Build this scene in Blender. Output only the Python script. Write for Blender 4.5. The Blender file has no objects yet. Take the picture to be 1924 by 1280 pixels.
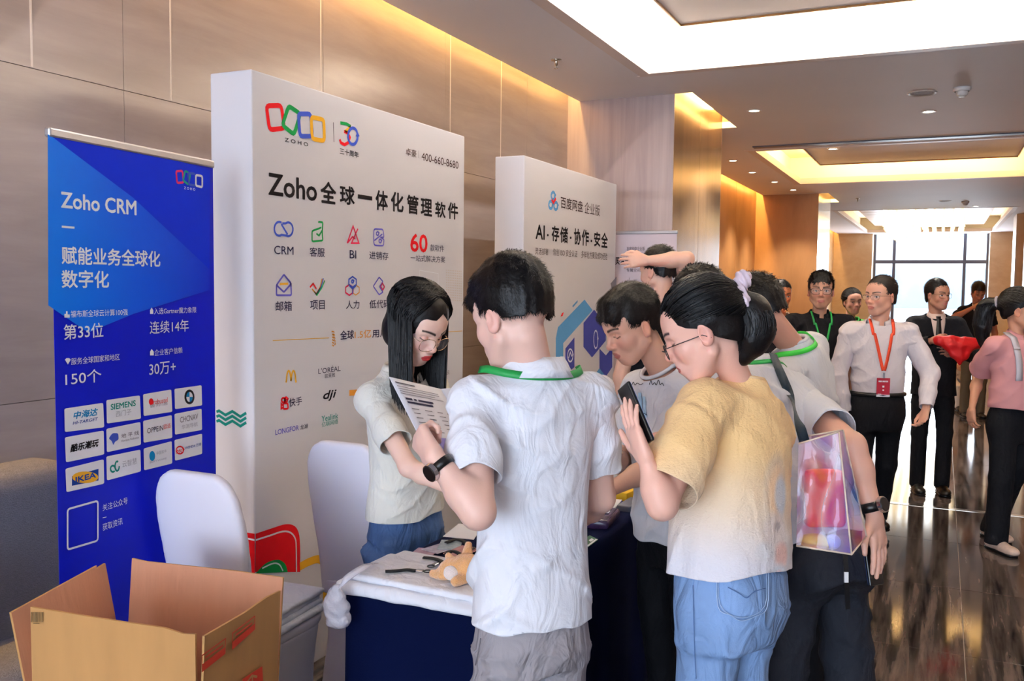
import bpy, bmesh, math, random
import numpy as np
from mathutils import Vector, Matrix, noise as mnoise
random.seed(7); RNG = np.random.default_rng(7)
sc = bpy.context.scene
COL = sc.collection
PI = math.pi

# ------------------------------------------------------------------ camera
FPX = 1720.0; EYE = 1.65
_th, _p, _rho = math.radians(25.1), math.radians(3.6), 0.0103
CAM = np.array([0.0, 0.0, EYE])
FWD = np.array([-math.sin(_th)*math.cos(_p), math.cos(_th)*math.cos(_p), -math.sin(_p)])
_r0 = np.array([math.cos(_th), math.sin(_th), 0.0]); _u0 = np.cross(_r0, FWD)
RGT = _r0*math.cos(_rho)+_u0*math.sin(_rho); UPV = _u0*math.cos(_rho)-_r0*math.sin(_rho)
cd = bpy.data.cameras.new('camera'); cam = bpy.data.objects.new('camera', cd); COL.objects.link(cam)
cam.matrix_world = Matrix(((RGT[0], UPV[0], -FWD[0], CAM[0]), (RGT[1], UPV[1], -FWD[1], CAM[1]),
                           (RGT[2], UPV[2], -FWD[2], CAM[2]), (0, 0, 0, 1)))
cd.sensor_width = 36.0; cd.lens = 36.0*FPX/1924.0; cd.clip_start = 0.05; cd.clip_end = 300
sc.camera = cam

def ray(x, y): return FWD+RGT*((x-962)/FPX)+UPV*((640-y)/FPX)
def PD(x, y, D): return CAM+ray(x, y)*D            # point on a pixel's ray at depth D
def onz(x, y, z): d = ray(x, y); return CAM+d*((z-EYE)/d[2])
def onx(x, y, X): d = ray(x, y); return CAM+d*(X/d[0])
def ony(x, y, Y): d = ray(x, y); return CAM+d*(Y/d[1])
def onplane(x, y, o, n): d = ray(x, y); return CAM+d*(np.dot(o-CAM, n)/np.dot(d, n))

# ------------------------------------------------------------------ view, world, daylight
sc.view_settings.view_transform = 'Standard'; sc.view_settings.look = 'None'
sc.view_settings.exposure = 0.3; sc.view_settings.gamma = 1.0
sc.view_settings.use_curve_mapping = False
w = bpy.data.worlds.new('World'); sc.world = w; w.use_nodes = True
w.node_tree.nodes['Background'].inputs[0].default_value = (0.80, 0.90, 1.0, 1)
w.node_tree.nodes['Background'].inputs[1].default_value = 4.5

def area(name, loc, direction, sx, sy, power, col, spread=180):
    l = bpy.data.lights.new(name, 'AREA'); l.shape = 'RECTANGLE'; l.size = sx; l.size_y = sy
    l.energy = power; l.color = col; l.spread = math.radians(spread)
    o = bpy.data.objects.new(name, l); COL.objects.link(o); o.location = loc
    o.rotation_euler = Vector(direction).to_track_quat('-Z', 'Y').to_euler()
    return o
WARM = (1.0, 0.72, 0.42); AMBER = (1.0, 0.58, 0.18); SOFT = (1.0, 0.86, 0.70); DAY = (0.78, 0.88, 1.0)
# daylight entering through the window walls at the two ends of the hall
area('window_end_light', (-0.36, 29.77, 1.7), (0, -1, 0), 3.0, 3.0, 280, DAY)
area('window_back_offscreen', (-0.4, -6.9, 1.75), (0, 1, 0), 4.4, 2.9, 400, (0.62, 0.78, 1.0))

# ------------------------------------------------------------------ materials
MATS = {}
def mat(name, col=(0.8, 0.8, 0.8), rough=0.5, metal=0.0, spec=0.5, emit=None, estr=0.0, bump=None,
        var=None, sss=0.0, trans=0.0, ior=1.45, coat=0.0, sheen=0.0, vcol=None, alpha=1.0, crease=0.0):
    """bump=(scale, strength, stretch xyz) noise relief; var=(scale, amount, stretch xyz) colour mottling"""
    if name in MATS: return MATS[name]
    if name.startswith('print_'): spec = 0.1; rough = max(rough, 0.6)
    m = bpy.data.materials.new(name); m.use_nodes = True; MATS[name] = m
    nt = m.node_tree; b = nt.nodes['Principled BSDF']
    c4 = (*col, 1)
    b.inputs['Base Color'].default_value = c4
    b.inputs['Roughness'].default_value = rough; b.inputs['Metallic'].default_value = metal
    b.inputs['Specular IOR Level'].default_value = spec; b.inputs['IOR'].default_value = ior
    b.inputs['Transmission Weight'].default_value = trans
    b.inputs['Coat Weight'].default_value = coat; b.inputs['Coat Roughness'].default_value = 0.08
    b.inputs['Sheen Weight'].default_value = sheen; b.inputs['Alpha'].default_value = alpha
    if sss:
        b.inputs['Subsurface Weight'].default_value = sss; b.inputs['Subsurface Radius'].default_value = (0.01, 0.004, 0.002)
        b.inputs['Subsurface Scale'].default_value = 1.0
    if emit: b.inputs['Emission Color'].default_value = (*emit, 1); b.inputs['Emission Strength'].default_value = estr
    src = None
    if vcol:
        a = nt.nodes.new('ShaderNodeAttribute'); a.attribute_name = vcol; src = a.outputs['Color']
        nt.links.new(src, b.inputs['Base Color'])
    def coords(stretch):
        tc = nt.nodes.new('ShaderNodeTexCoord'); mp = nt.nodes.new('ShaderNodeMapping')
        mp.inputs['Scale'].default_value = stretch; nt.links.new(tc.outputs['Object'], mp.inputs[0]); return mp.outputs[0]
    if var:
        n = nt.nodes.new('ShaderNodeTexNoise'); n.inputs['Scale'].default_value = var[0]; n.inputs['Detail'].default_value = 4
        nt.links.new(coords(var[2] if len(var) > 2 else (1, 1, 1)), n.inputs['Vector'])
        mx = nt.nodes.new('ShaderNodeMix'); mx.data_type = 'RGBA'; mx.blend_type = 'MULTIPLY'; mx.inputs[0].default_value = 1
        r = nt.nodes.new('ShaderNodeMapRange'); r.inputs[1].default_value = 0.3; r.inputs[2].default_value = 0.7
        r.inputs[3].default_value = 1-var[1]; r.inputs[4].default_value = 1+var[1]*0.4
        nt.links.new(n.outputs['Fac'], r.inputs[0])
        if src: nt.links.new(src, mx.inputs[6])
        else: mx.inputs[6].default_value = c4
        nt.links.new(r.outputs[0], mx.inputs[7]); nt.links.new(mx.outputs[2], b.inputs['Base Color'])
    if bump:
        n = nt.nodes.new('ShaderNodeTexNoise'); n.inputs['Scale'].default_value = bump[0]; n.inputs['Detail'].default_value = 3
        nt.links.new(coords(bump[2] if len(bump) > 2 else (1, 1, 1)), n.inputs['Vector'])
        bp = nt.nodes.new('ShaderNodeBump'); bp.inputs['Strength'].default_value = bump[1]; bp.inputs['Distance'].default_value = 0.01
        nt.links.new(n.outputs['Fac'], bp.inputs['Height']); nt.links.new(bp.outputs[0], b.inputs['Normal'])
        if crease:                                            # soft cloth creases a few centimetres long
            wv = nt.nodes.new('ShaderNodeTexNoise'); wv.inputs['Scale'].default_value = 9; wv.inputs['Detail'].default_value = 3; wv.inputs['Distortion'].default_value = 1.2
            nt.links.new(coords((1.6, 1.6, 0.7)), wv.inputs['Vector']); b2 = nt.nodes.new('ShaderNodeBump'); b2.inputs['Strength'].default_value = crease; b2.inputs['Distance'].default_value = 0.03
            nt.links.new(wv.outputs['Fac'], b2.inputs['Height']); nt.links.new(b2.outputs[0], bp.inputs['Normal'])
    return m
def s2l(*rgb):                                      # sRGB 0..255 -> linear
    out = []
    for c in rgb:
        c /= 255.0
        out.append(c/12.92 if c <= 0.04045 else ((c+0.055)/1.055)**2.4)
    return tuple(out)

# ------------------------------------------------------------------ mesh helpers
def link(o, parent=None):
    COL.objects.link(o)
    if parent is not None: o.parent = parent
    return o
def mesh_obj(name, verts, faces, m, parent=None, smooth=False, colors=None):
    me = bpy.data.meshes.new(name)
    verts = np.asarray(verts, dtype=np.float32)
    if isinstance(faces, np.ndarray):
        n = faces.shape[1]
        me.vertices.add(len(verts)); me.vertices.foreach_set('co', verts.ravel())
        me.loops.add(faces.size); me.loops.foreach_set('vertex_index', faces.ravel().astype(np.int32))
        me.polygons.add(len(faces)); me.polygons.foreach_set('loop_start', np.arange(0, faces.size, n, dtype=np.int32))
        me.update(calc_edges=True)
    else:
        me.from_pydata([tuple(map(float, v)) for v in verts], [], faces); me.update()
    if smooth: me.polygons.foreach_set('use_smooth', np.ones(len(me.polygons), dtype=bool))
    if colors is not None:
        at = me.color_attributes.new('Col', 'FLOAT_COLOR', 'POINT')
        c = np.ones((len(verts), 4), dtype=np.float32); c[:, :3] = colors; at.data.foreach_set('color', c.ravel())
    for q in (m if isinstance(m, (list, tuple)) else [m]): me.materials.append(q)
    return link(bpy.data.objects.new(name, me), parent)
def bm_obj(name, bm, m, parent=None, smooth=False):
    me = bpy.data.meshes.new(name); bmesh.ops.recalc_face_normals(bm, faces=bm.faces); bm.to_mesh(me); bm.free()
    if smooth: me.polygons.foreach_set('use_smooth', np.ones(len(me.polygons), dtype=bool))
    for q in (m if isinstance(m, (list, tuple)) else [m]): me.materials.append(q)
    return link(bpy.data.objects.new(name, me), parent)
def bm_box(bm, c, s, rot=None, bevel=0.0, seg=2):
    t = bmesh.new(); bmesh.ops.create_cube(t, size=1)
    bmesh.ops.scale(t, vec=s, verts=t.verts)
    if bevel: bmesh.ops.bevel(t, geom=list(t.edges), offset=bevel, segments=seg, affect='EDGES', profile=0.5)
    M = Matrix.Translation(Vector(c)) @ (rot.to_4x4() if rot is not None else Matrix())
    bmesh.ops.transform(t, matrix=M, verts=t.verts)
    me = bpy.data.meshes.new('t'); t.to_mesh(me); t.free(); bm.from_mesh(me); bpy.data.meshes.remove(me)
def box(name, c, s, m, parent=None, rot=None, bevel=0.0):
    bm = bmesh.new(); bm_box(bm, c, s, rot, bevel); return bm_obj(name, bm, m, parent)
def box2(name, lo, hi, m, parent=None, bevel=0.0):
    lo, hi = np.array(lo, float), np.array(hi, float)
    return box(name, (lo+hi)/2, hi-lo, m, parent, None, bevel)
def tube_geo(pts, radii, n=8, closed=False, cap=True, flat=None):
    """verts, faces of a tube along pts; flat=(normal, ratio) squashes it into a band"""
    P = np.asarray(pts, float); k = len(P)
    r = np.full(k, radii, float) if np.isscalar(radii) else np.asarray(radii, float)
    T = np.gradient(P, axis=0) if not closed else (np.roll(P, -1, 0)-np.roll(P, 1, 0))
    T /= np.maximum(np.linalg.norm(T, axis=1, keepdims=True), 1e-9)
    ref = np.array([0, 0, 1.0]) if abs(T[0, 2]) < 0.9 else np.array([1.0, 0, 0])
    N = np.cross(T[0], ref); N /= np.linalg.norm(N)
    V, F = [], []
    for i in range(k):
        N = N-T[i]*np.dot(N, T[i]); N /= max(np.linalg.norm(N), 1e-9); B = np.cross(T[i], N)
        for j in range(n):
            a = 2*PI*j/n; V.append(P[i]+r[i]*(math.cos(a)*N+math.sin(a)*B))
    rng = k if closed else k-1
    for i in range(rng):
        i2 = (i+1) % k
        for j in range(n):
            j2 = (j+1) % n; F.append((i*n+j, i*n+j2, i2*n+j2, i2*n+j))
    if cap and not closed:
        F.append(tuple(range(n-1, -1, -1))); F.append(tuple((k-1)*n+j for j in range(n)))
    return V, F
def tube(name, pts, r, m, parent=None, n=8, closed=False):
    V, F = tube_geo(pts, r, n, closed); return mesh_obj(name, V, F, m, parent, smooth=True)
def band_geo(pts, normals, width, thick=0.0015):
    """flat strap: ribbon through pts, lying across the surface with the given normals"""
    P = np.asarray(pts, float); Nn = np.asarray(normals, float); T = np.gradient(P, axis=0)
    T /= np.linalg.norm(T, axis=1, keepdims=True); S = np.cross(T, Nn); S /= np.maximum(np.linalg.norm(S, axis=1, keepdims=True), 1e-9)
    V, F = [], []
    for i in range(len(P)):
        for a, b in ((-1, -1), (1, -1), (1, 1), (-1, 1)): V.append(P[i]+S[i]*a*width/2+Nn[i]*b*thick/2)
    for i in range(len(P)-1):
        for j in range(4): F.append((i*4+j, i*4+(j+1) % 4, i*4+4+(j+1) % 4, i*4+4+j))
    F += [(3, 2, 1, 0), tuple(len(V)-4+j for j in range(4))]
    return V, F
def spline(pts, n=8):
    P = np.asarray(pts, float); Q = np.vstack([2*P[0]-P[1], P, 2*P[-1]-P[-2]]); out = []
    for i in range(1, len(Q)-2):
        p0, p1, p2, p3 = Q[i-1:i+3]
        for t in np.linspace(0, 1, n, endpoint=False):
            out.append(0.5*((2*p1)+(-p0+p2)*t+(2*p0-5*p1+4*p2-p3)*t*t+(-p0+3*p1-3*p2+p3)*t**3))
    out.append(P[-1]); return np.array(out)
def lathe(name, prof, m, parent=None, n=24, loc=(0, 0, 0)):
    V, F = [], []
    for r, z in prof:
        for j in range(n): a = 2*PI*j/n; V.append((loc[0]+r*math.cos(a), loc[1]+r*math.sin(a), loc[2]+z))
    for i in range(len(prof)-1):
        for j in range(n): F.append((i*n+j, i*n+(j+1) % n, i*n+n+(j+1) % n, i*n+n+j))
    return mesh_obj(name, V, F, m, parent, smooth=True)
def thing(name, label, cat, loc=(0, 0, 0), group=None):
    o = bpy.data.objects.new(name, None); COL.objects.link(o); o.location = loc; o.empty_display_size = 0.1
    o['label'] = label; o['category'] = cat
    if group: o['group'] = group
    bpy.context.view_layer.update()
    return o
def adopt(o, parent):                                 # parent a mesh built in world space, keeping its place
    o.parent = parent; o.matrix_parent_inverse = Matrix.Translation(-Vector(parent.location)); return o
def tag(o, label, cat, group=None):
    o['label'] = label; o['category'] = cat
    if group: o['group'] = group
    return o
def struct(o): o['kind'] = 'structure'; return o
def copy_tree(o, loc=None, rotz=None, label=None):
    c = o.copy(); COL.objects.link(c)
    for ch in o.children:
        k = ch.copy(); COL.objects.link(k); k.parent = c
        for g in ch.children:
            q = g.copy(); COL.objects.link(q); q.parent = k
    if loc is not None: c.location = loc
    if rotz is not None: c.rotation_euler = (0, 0, rotz)
    if label: c['label'] = label
    return c

# ------------------------------------------------------------------ flat print: text and strokes on a plane
class Surf:
    """a printable plane: origin o, right u, up v, normal n; everything is placed by photo pixels traced onto it"""
    def __init__(s, o, u, v, parent, off=0.0012):
        s.o, s.u, s.v = np.array(o, float), np.array(u, float), np.array(v, float); s.n = np.cross(s.u, s.v)
        s.parent, s.off, s.k = parent, off, 0
    def uv(s, x, y):
        q = onplane(x, y, s.o, s.n)-s.o; return np.array([q@s.u, q@s.v])
    def w(s, uv, lift=0.0): return s.o+s.u*uv[0]+s.v*uv[1]+s.n*(s.off+lift)
    def emit(s, name, V2, F, m, lift=0.0):
        V = [s.w(p, lift+(p[2] if len(p) > 2 else 0)) for p in V2]; o = mesh_obj(name, V, F, m); adopt(o, s.parent); return o
    def poly(s, name, pts, m, lift=0.0, px=True):
        V2 = [s.uv(*p) if px else p for p in pts]; return s.emit(name, V2, [tuple(range(len(V2)))], m, lift)
    def stroke(s, name, lines, width, m, lift=0.0, px=True):
        """lines: list of (points, closed); width in metres"""
        V2, F = [], []
        for pts, closed in lines:
            P = np.array([s.uv(*p) if px else p for p in pts]); k = len(P)
            for i in range(k):
                a = P[i-1] if (i > 0 or closed) else None; b = P[(i+1) % k] if (i < k-1 or closed) else None
                d1 = (P[i]-a) if a is not None else (b-P[i]); d2 = (b-P[i]) if b is not None else d1
                d1 = d1/max(np.linalg.norm(d1), 1e-9); d2 = d2/max(np.linalg.norm(d2), 1e-9)
                t = d1+d2; t = t/max(np.linalg.norm(t), 1e-6); nrm = np.array([-t[1], t[0]])
                sc_ = 1/max(0.45, abs(np.dot(nrm, np.array([-d1[1], d1[0]]))))
                V2.append(P[i]+nrm*width/2*sc_); V2.append(P[i]-nrm*width/2*sc_)
            base = len(V2)-2*k
            for i in range(k if closed else k-1):
                j = (i+1) % k; F.append((base+2*i, base+2*i+1, base+2*j+1, base+2*j))
        return s.emit(name, V2, F, m, lift)
    def text(s, body, xl, yb, yt, xr, m, bold=0.0, name='lettering', lift=0.0, slant=0.0):
        """fit the text between pixel columns xl..xr; yb, yt are its bottom and top at the left end; bold in parts of its height"""
        a, b = s.uv(xl, yb), s.uv(xl, yt); h = b[1]-a[1]
        c = s.uv(xr, yt)[0]
        V, F = text_geo(body, slant); lo, hi = V.min(0), V.max(0)
        d = bold*h; V2, F2 = [], []
        for k, (dx, dy) in enumerate(((0, 0),) if not bold else ((0, 0), (-1, 0), (1, 0), (0, -1), (0, 1), (-.7, -.7), (.7, .7), (.7, -.7), (-.7, .7))):
            base = len(V2)
            q = (V-lo)/(hi-lo)*np.array([c-a[0]-2*d, h-2*d])+np.array([a[0]+d+dx*d, a[1]+d+dy*d])
            V2 += [np.array([p[0], p[1], k*4e-6]) for p in q]; F2 += [tuple(base+i for i in f) for f in F]
        return s.emit(name, V2, F2, m, lift)
_tc = {}
def text_geo(body, slant=0.0):
    key = (body, slant)
    if key in _tc: return _tc[key]
    c = bpy.data.curves.new('t', 'FONT'); c.body = body; c.resolution_u = 3; c.shear = slant
    o = bpy.data.objects.new('t', c); COL.objects.link(o)
    bpy.context.view_layer.update()
    e = o.evaluated_get(bpy.context.evaluated_depsgraph_get()); me = e.to_mesh()
    V = np.array([v.co[:2] for v in me.vertices]); F = [tuple(p.vertices) for p in me.polygons]
    e.to_mesh_clear(); bpy.data.objects.remove(o); bpy.data.curves.remove(c)
    _tc[key] = (V, F); return V, F
def rrect(x0, y0, x1, y1, r, n=5):
    out = []
    for cx, cy, a0 in ((x1-r, y1-r, 0), (x0+r, y1-r, 90), (x0+r, y0+r, 180), (x1-r, y0+r, 270)):
        for i in range(n): a = math.radians(a0+90*i/(n-1)); out.append((cx+r*math.cos(a), cy+r*math.sin(a)))
    return out
# ================================================================== SETTING
CEIL = 3.22; WL = -3.0; WR = 2.25; Y0 = -7.0; Y1 = 29.8; PX = -2.06; PXR = 1.27
def stone_mat(name, c1, c2, rough, scale, stretch, spec=0.5, rnd=0.0, metal=0.0, bump=0.0):
    m = bpy.data.materials.new(name); m.use_nodes = True; nt = m.node_tree; b = nt.nodes['Principled BSDF']
    g = nt.nodes.new('ShaderNodeNewGeometry'); mp = nt.nodes.new('ShaderNodeMapping'); mp.inputs['Scale'].default_value = stretch
    nt.links.new(g.outputs['Position'], mp.inputs[0])
    n = nt.nodes.new('ShaderNodeTexNoise'); n.inputs['Scale'].default_value = scale; n.inputs['Detail'].default_value = 7
    n.inputs['Roughness'].default_value = 0.62; n.inputs['Distortion'].default_value = 0.35
    nt.links.new(mp.outputs[0], n.inputs['Vector'])
    r = nt.nodes.new('ShaderNodeValToRGB'); r.color_ramp.elements[0].position = 0.36; r.color_ramp.elements[1].position = 0.66
    r.color_ramp.elements[0].color = (*c1, 1); r.color_ramp.elements[1].color = (*c2, 1)
    nt.links.new(n.outputs['Fac'], r.inputs[0]); out = r.outputs[0]
    if rnd:
        oi = nt.nodes.new('ShaderNodeObjectInfo'); mr = nt.nodes.new('ShaderNodeMapRange')
        mr.inputs[3].default_value = 1-rnd; mr.inputs[4].default_value = 1+rnd
        nt.links.new(oi.outputs['Random'], mr.inputs[0])
        mx = nt.nodes.new('ShaderNodeMix'); mx.data_type = 'RGBA'; mx.blend_type = 'MULTIPLY'; mx.inputs[0].default_value = 1
        nt.links.new(out, mx.inputs[6]); nt.links.new(mr.outputs[0], mx.inputs[7]); out = mx.outputs[2]
    nt.links.new(out, b.inputs['Base Color'])
    b.inputs['Roughness'].default_value = rough; b.inputs['Specular IOR Level'].default_value = spec; b.inputs['Metallic'].default_value = metal
    if bump:
        bp = nt.nodes.new('ShaderNodeBump'); bp.inputs['Strength'].default_value = bump; bp.inputs['Distance'].default_value = 0.004
        nt.links.new(n.outputs['Fac'], bp.inputs['Height']); nt.links.new(bp.outputs[0], b.inputs['Normal'])
    MATS[name] = m; return m
M_TILE = stone_mat('floor_stone', s2l(20, 16, 16), s2l(104, 91, 85), 0.085, 1.7, (13, 0.9, 1), spec=0.4, rnd=0.15)
M_WALL = stone_mat('wall_stone', s2l(166, 152, 148), s2l(184, 171, 166), 0.20, 2.2, (1, 0.35, 2.6), rnd=0.03)
M_BRONZE = stone_mat('bronze_panel', s2l(120, 96, 72), s2l(150, 124, 96), 0.22, 2.0, (6, 6, 0.35), metal=0.55, rnd=0.04)
M_GOLDW = stone_mat('warm_tinted_gold_wall', s2l(150, 108, 66), s2l(178, 132, 84), 0.34, 1.2, (1, 1, 0.4), metal=0.2, rnd=0.05)  # gold panels; the warm light of the slots is tinted into the brown
M_BEIGE = stone_mat('beige_stone', s2l(196, 162, 122), s2l(214, 184, 146), 0.25, 1.2, (1, 1, 1.4))
M_CEIL = mat('ceiling_paint', s2l(236, 233, 237), 0.6, var=(0.6, 0.05))
M_TRIM = mat('ceiling_trim', s2l(226, 212, 205), 0.45, var=(2, 0.03))
M_COVE = mat('cove_paint', s2l(245, 236, 215), 0.6, var=(2, 0.02))
M_JOINT = mat('joint_filler', s2l(30, 26, 24), 0.5, var=(6, 0.1))
M_STEELSTRIP = mat('polished_strip', s2l(200, 190, 175), 0.15, metal=0.9, var=(8, 0.05))
M_DARK = mat('dark_frame', s2l(70, 70, 84), 0.4, var=(6, 0.06))
M_WHITEP = mat('white_plastic', s2l(225, 222, 220), 0.35, var=(9, 0.03))

# floor: slab with one stone tile per object
fl = struct(box2('floor', (WL-0.1, Y0, -0.12), (WR+0.1, Y1+0.3, -0.003), mat('pale_grout', s2l(150, 140, 134), .6, var=(20, .1))))
TW = (WR-WL)/5
tme = None
for i in range(5):
    for j in range(int(Y1-Y0)+1):
        y = Y0+0.5-1.0+j*1.0
        if y < Y0-0.6 or y+1 > Y1+0.9: continue
        if tme is None:
            t = box('tile', (0, 0, -0.004), (TW-0.004, 0.996, 0.008), M_TILE, None, None, 0.0008); tme = t.data
        else: t = link(bpy.data.objects.new('tile', tme))
        t.parent = fl; t.location = (WL+TW*(i+0.5), y+0.5, 0)
tr = struct(box2('trim_1', (WL, 7.47, -0.002), (WR, 7.53, 0.0025), M_STEELSTRIP))

# left wall: stone panels with joints
wl = struct(box2('wall_left', (WL-0.15, Y0, 0), (WL-0.008, Y1, 3.75), mat('wall_joint', s2l(104, 92, 86), .7, var=(9, .1))))
ys = [Y0, -5.2, -3.9, -2.6, -1.3, 0.05, 1.4, 2.71, 4.02, 5.33, 6.64, 7.6]
zs = [0.0, 1.2, 2.405, 3.62]
for a, b in zip(ys[:-1], ys[1:]):
    for c, d in zip(zs[:-1], zs[1:]):
        box2('wall_panel', (WL-0.015, a+0.0012, c+0.0012), (WL, b-0.0012, d-0.0012), M_WALL, wl, 0.0006)
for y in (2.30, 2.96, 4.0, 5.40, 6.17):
    box2('pale_strip', (WL-0.004, y-0.004, 2.41), (WL+0.0012, y+0.004, 3.6), mat('pale_strip_finish', s2l(232, 222, 216), .5, var=(9, .04)), wl)  # thin pale upright strips on the upper wall panels
yg = [9.3, 11.1, 12.9, 14.7, 16.4]
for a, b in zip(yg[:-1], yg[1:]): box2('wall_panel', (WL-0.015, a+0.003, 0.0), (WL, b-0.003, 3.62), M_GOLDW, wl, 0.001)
for a, b in ((18.2, 22), (22, 25.8), (25.8, 29.4)): box2('wall_panel', (WL-0.015, a+0.003, 0.0), (WL, b-0.003, 3.62), M_BEIGE, wl, 0.001)
# piers standing out of the walls: core with bronze sheets on the faces
def pier(name, x0, x1, y0, y1, m_front, m_side):
    core = struct(box2(name, (x0, y0+0.008, 0), (x1, y1-0.008, CEIL+0.3), M_JOINT))
    box2('front_sheet', (x0, y0, 0), (x1+0.006, y0+0.012, CEIL+0.2), m_front, core, 0.001)
    box2('back_sheet', (x0, y1-0.012, 0), (x1+0.006, y1, CEIL+0.2), m_front, core, 0.001)
    s = x1 if x1 < 0 else x0
    ym = (y0+y1)/2
    for a, b in ((y0+0.012, ym-0.002), (ym+0.002, y1-0.012)):
        box2('side_sheet', (s-0.012, a, 0), (s+0.006, b, CEIL+0.2), m_side, core, 0.001)
    return core
M_SILVERST = stone_mat('brushed_taupe_sheet', s2l(172, 156, 156), s2l(192, 177, 175), 0.3, 2.0, (6, 6, 0.3), metal=0.35)
pier('wall_left_pier', WL-0.1, PX, 7.5, 9.3, M_SILVERST, M_BRONZE)
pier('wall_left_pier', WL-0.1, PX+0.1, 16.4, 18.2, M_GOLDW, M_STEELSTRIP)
pier('wall_left_pier', WL-0.1, PX+0.14, 29.2, 29.78, M_BEIGE, M_BEIGE)
pier('wall_right_pier', PXR, WR+0.1, 7.5, 9.3, M_SILVERST, M_BRONZE)
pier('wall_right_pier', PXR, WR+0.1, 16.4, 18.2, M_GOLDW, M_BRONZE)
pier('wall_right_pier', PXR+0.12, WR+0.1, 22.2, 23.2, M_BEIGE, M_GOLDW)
pier('wall_right_pier', PXR-0.08, WR+0.1, 29.2, 29.78, M_BEIGE, M_BEIGE)
wr = struct(box2('wall_right', (WR+0.012, Y0, 0), (WR+0.15, Y1, 3.75), M_JOINT))
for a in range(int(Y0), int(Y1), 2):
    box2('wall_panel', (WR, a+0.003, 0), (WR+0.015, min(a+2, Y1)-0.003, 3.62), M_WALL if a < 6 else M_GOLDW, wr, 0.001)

# ceiling: lower ceiling with coffers, slots along both walls, slab above
C_X0, C_X1 = -2.04, 1.20
COFF = [(-5.2, -1.4), (2.9, 6.7), (11.0, 14.75), (20.3, 28.7)]
bm = bmesh.new()
def cb(x0, x1, y0, y1, z0=CEIL, z1=CEIL+0.06): bm_box(bm, ((x0+x1)/2, (y0+y1)/2, (z0+z1)/2), (x1-x0, y1-y0, z1-z0))
cb(-2.89, C_X0, Y0, 7.5)
cb(-2.89, C_X0, 9.3, 16.4); cb(-2.89, C_X0, 18.2, Y1)
cb(C_X1, 2.12, Y0, Y1)
edges = [Y0]+[v for c in COFF for v in c]+[Y1]
for k in range(0, len(edges), 2):
    a, b = edges[k], edges[k+1]
    if a == 6.7:
        cb(C_X0, C_X1, 6.7, 7.5); cb(-1.91, C_X1, 7.5, 9.3); cb(C_X0, C_X1, 9.3, 11.0)
    elif abs(a-14.75) < 1e-6:
        cb(C_X0, C_X1, 14.75, 16.4); cb(-1.80, C_X1, 16.4, 18.2); cb(C_X0, C_X1, 18.2, 20.3)
    else: cb(C_X0, C_X1, a, b)
ceil = struct(bm_obj('ceiling', bm, M_CEIL))
struct(box2('ceiling_slab', (WL-0.15, Y0, 3.64), (WR+0.15, Y1+0.1, 3.76), M_COVE, ceil))
def coffer(y0, y1, power, col, panel_z=3.46, planks=False):
    # stepped edge trim around the opening
    for nm, lo, hi in (('trim', (C_X0-0.07, y1-0.006, CEIL-0.006), (C_X1+0.07, y1+0.07, CEIL+0.085)), ('trim', (C_X0-0.07, y0-0.07, CEIL-0.006), (C_X1+0.07, y0+0.006, CEIL+0.085)),
                       ('trim', (C_X0-0.07, y0+0.006, CEIL-0.006), (C_X0+0.006, y1-0.006, CEIL+0.085)), ('trim', (C_X1-0.006, y0+0.006, CEIL-0.006), (C_X1+0.07, y1-0.006, CEIL+0.085))):
        box2('coffer_trim', lo, hi, M_TRIM, ceil, 0.002)
    for x0, x1, a, b in ((C_X0-0.11, C_X1+0.11, y1+0.071, y1+0.085), (C_X0-0.11, C_X1+0.11, y0-0.085, y0-0.071)):
        box2('edge_bead', (x0, a, CEIL-0.004), (x1, b, CEIL+0.001), M_TRIM, ceil)
    for x in (C_X0-0.085, C_X1+0.071):
        box2('edge_bead', (x, y0-0.085, CEIL-0.004), (x+0.014, y1+0.085, CEIL+0.001), M_TRIM, ceil)
    # upstand walls of the recess
    for lo, hi in (((C_X0-0.2, y1+0.16, 3.27), (C_X1+0.2, y1+0.18, 3.64)), ((C_X0-0.2, y0-0.18, 3.27), (C_X1+0.2, y0-0.16, 3.64)),
                   ((C_X0-0.2, y0-0.16, 3.27), (C_X0-0.18, y1+0.16, 3.64)), ((C_X1+0.18, y0-0.16, 3.27), (C_X1+0.2, y1+0.16, 3.64))):
        box2('upstand', lo, hi, M_COVE, ceil)
    if planks: return
    g = 0.33
    pn = box2('drop_panel', (C_X0+g, y0+g, panel_z), (C_X1-g, y1-g, panel_z+0.05), M_CEIL, ceil)
    fr = bmesh.new()
    for lo, hi in (((C_X0+g-.012, y0+g-.012), (C_X1-g+.012, y0+g)), ((C_X0+g-.012, y1-g), (C_X1-g+.012, y1-g+.012)),
                   ((C_X0+g-.012, y0+g), (C_X0+g, y1-g)), ((C_X1-g, y0+g), (C_X1-g+.012, y1-g))):
        bm_box(fr, ((lo[0]+hi[0])/2, (lo[1]+hi[1])/2, panel_z+0.0285), (hi[0]-lo[0], hi[1]-lo[1], 0.087))
    bm_obj('panel_edge', fr, mat('bronze_edge', s2l(150, 110, 70), 0.3, metal=0.6, var=(4, 0.05)), pn)
    # light strips lying on top of the panel's rim
    lx, ly = (C_X1-C_X0)-2*g, (y1-y0)-2*g; xm, ym = (C_X0+C_X1)/2, (y0+y1)/2; z = panel_z+0.085
    per = power/(2*(lx+ly))
    for nm, loc, d, L in (('a', (xm, y1-g, z), (0, 1, .15), lx), ('b', (xm, y0+g, z), (0, -1, .15), lx),
                          ('c', (C_X0+g, ym, z), (-1, 0, .15), ly), ('d', (C_X1-g, ym, z), (1, 0, .15), ly)):
        area('cove_strip_light' if y0 > 5 or (y0 > 0 and nm in 'ac') else 'coffer_strip_offscreen', loc, d, L, 0.05, per*L, col)
    return pn

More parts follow.
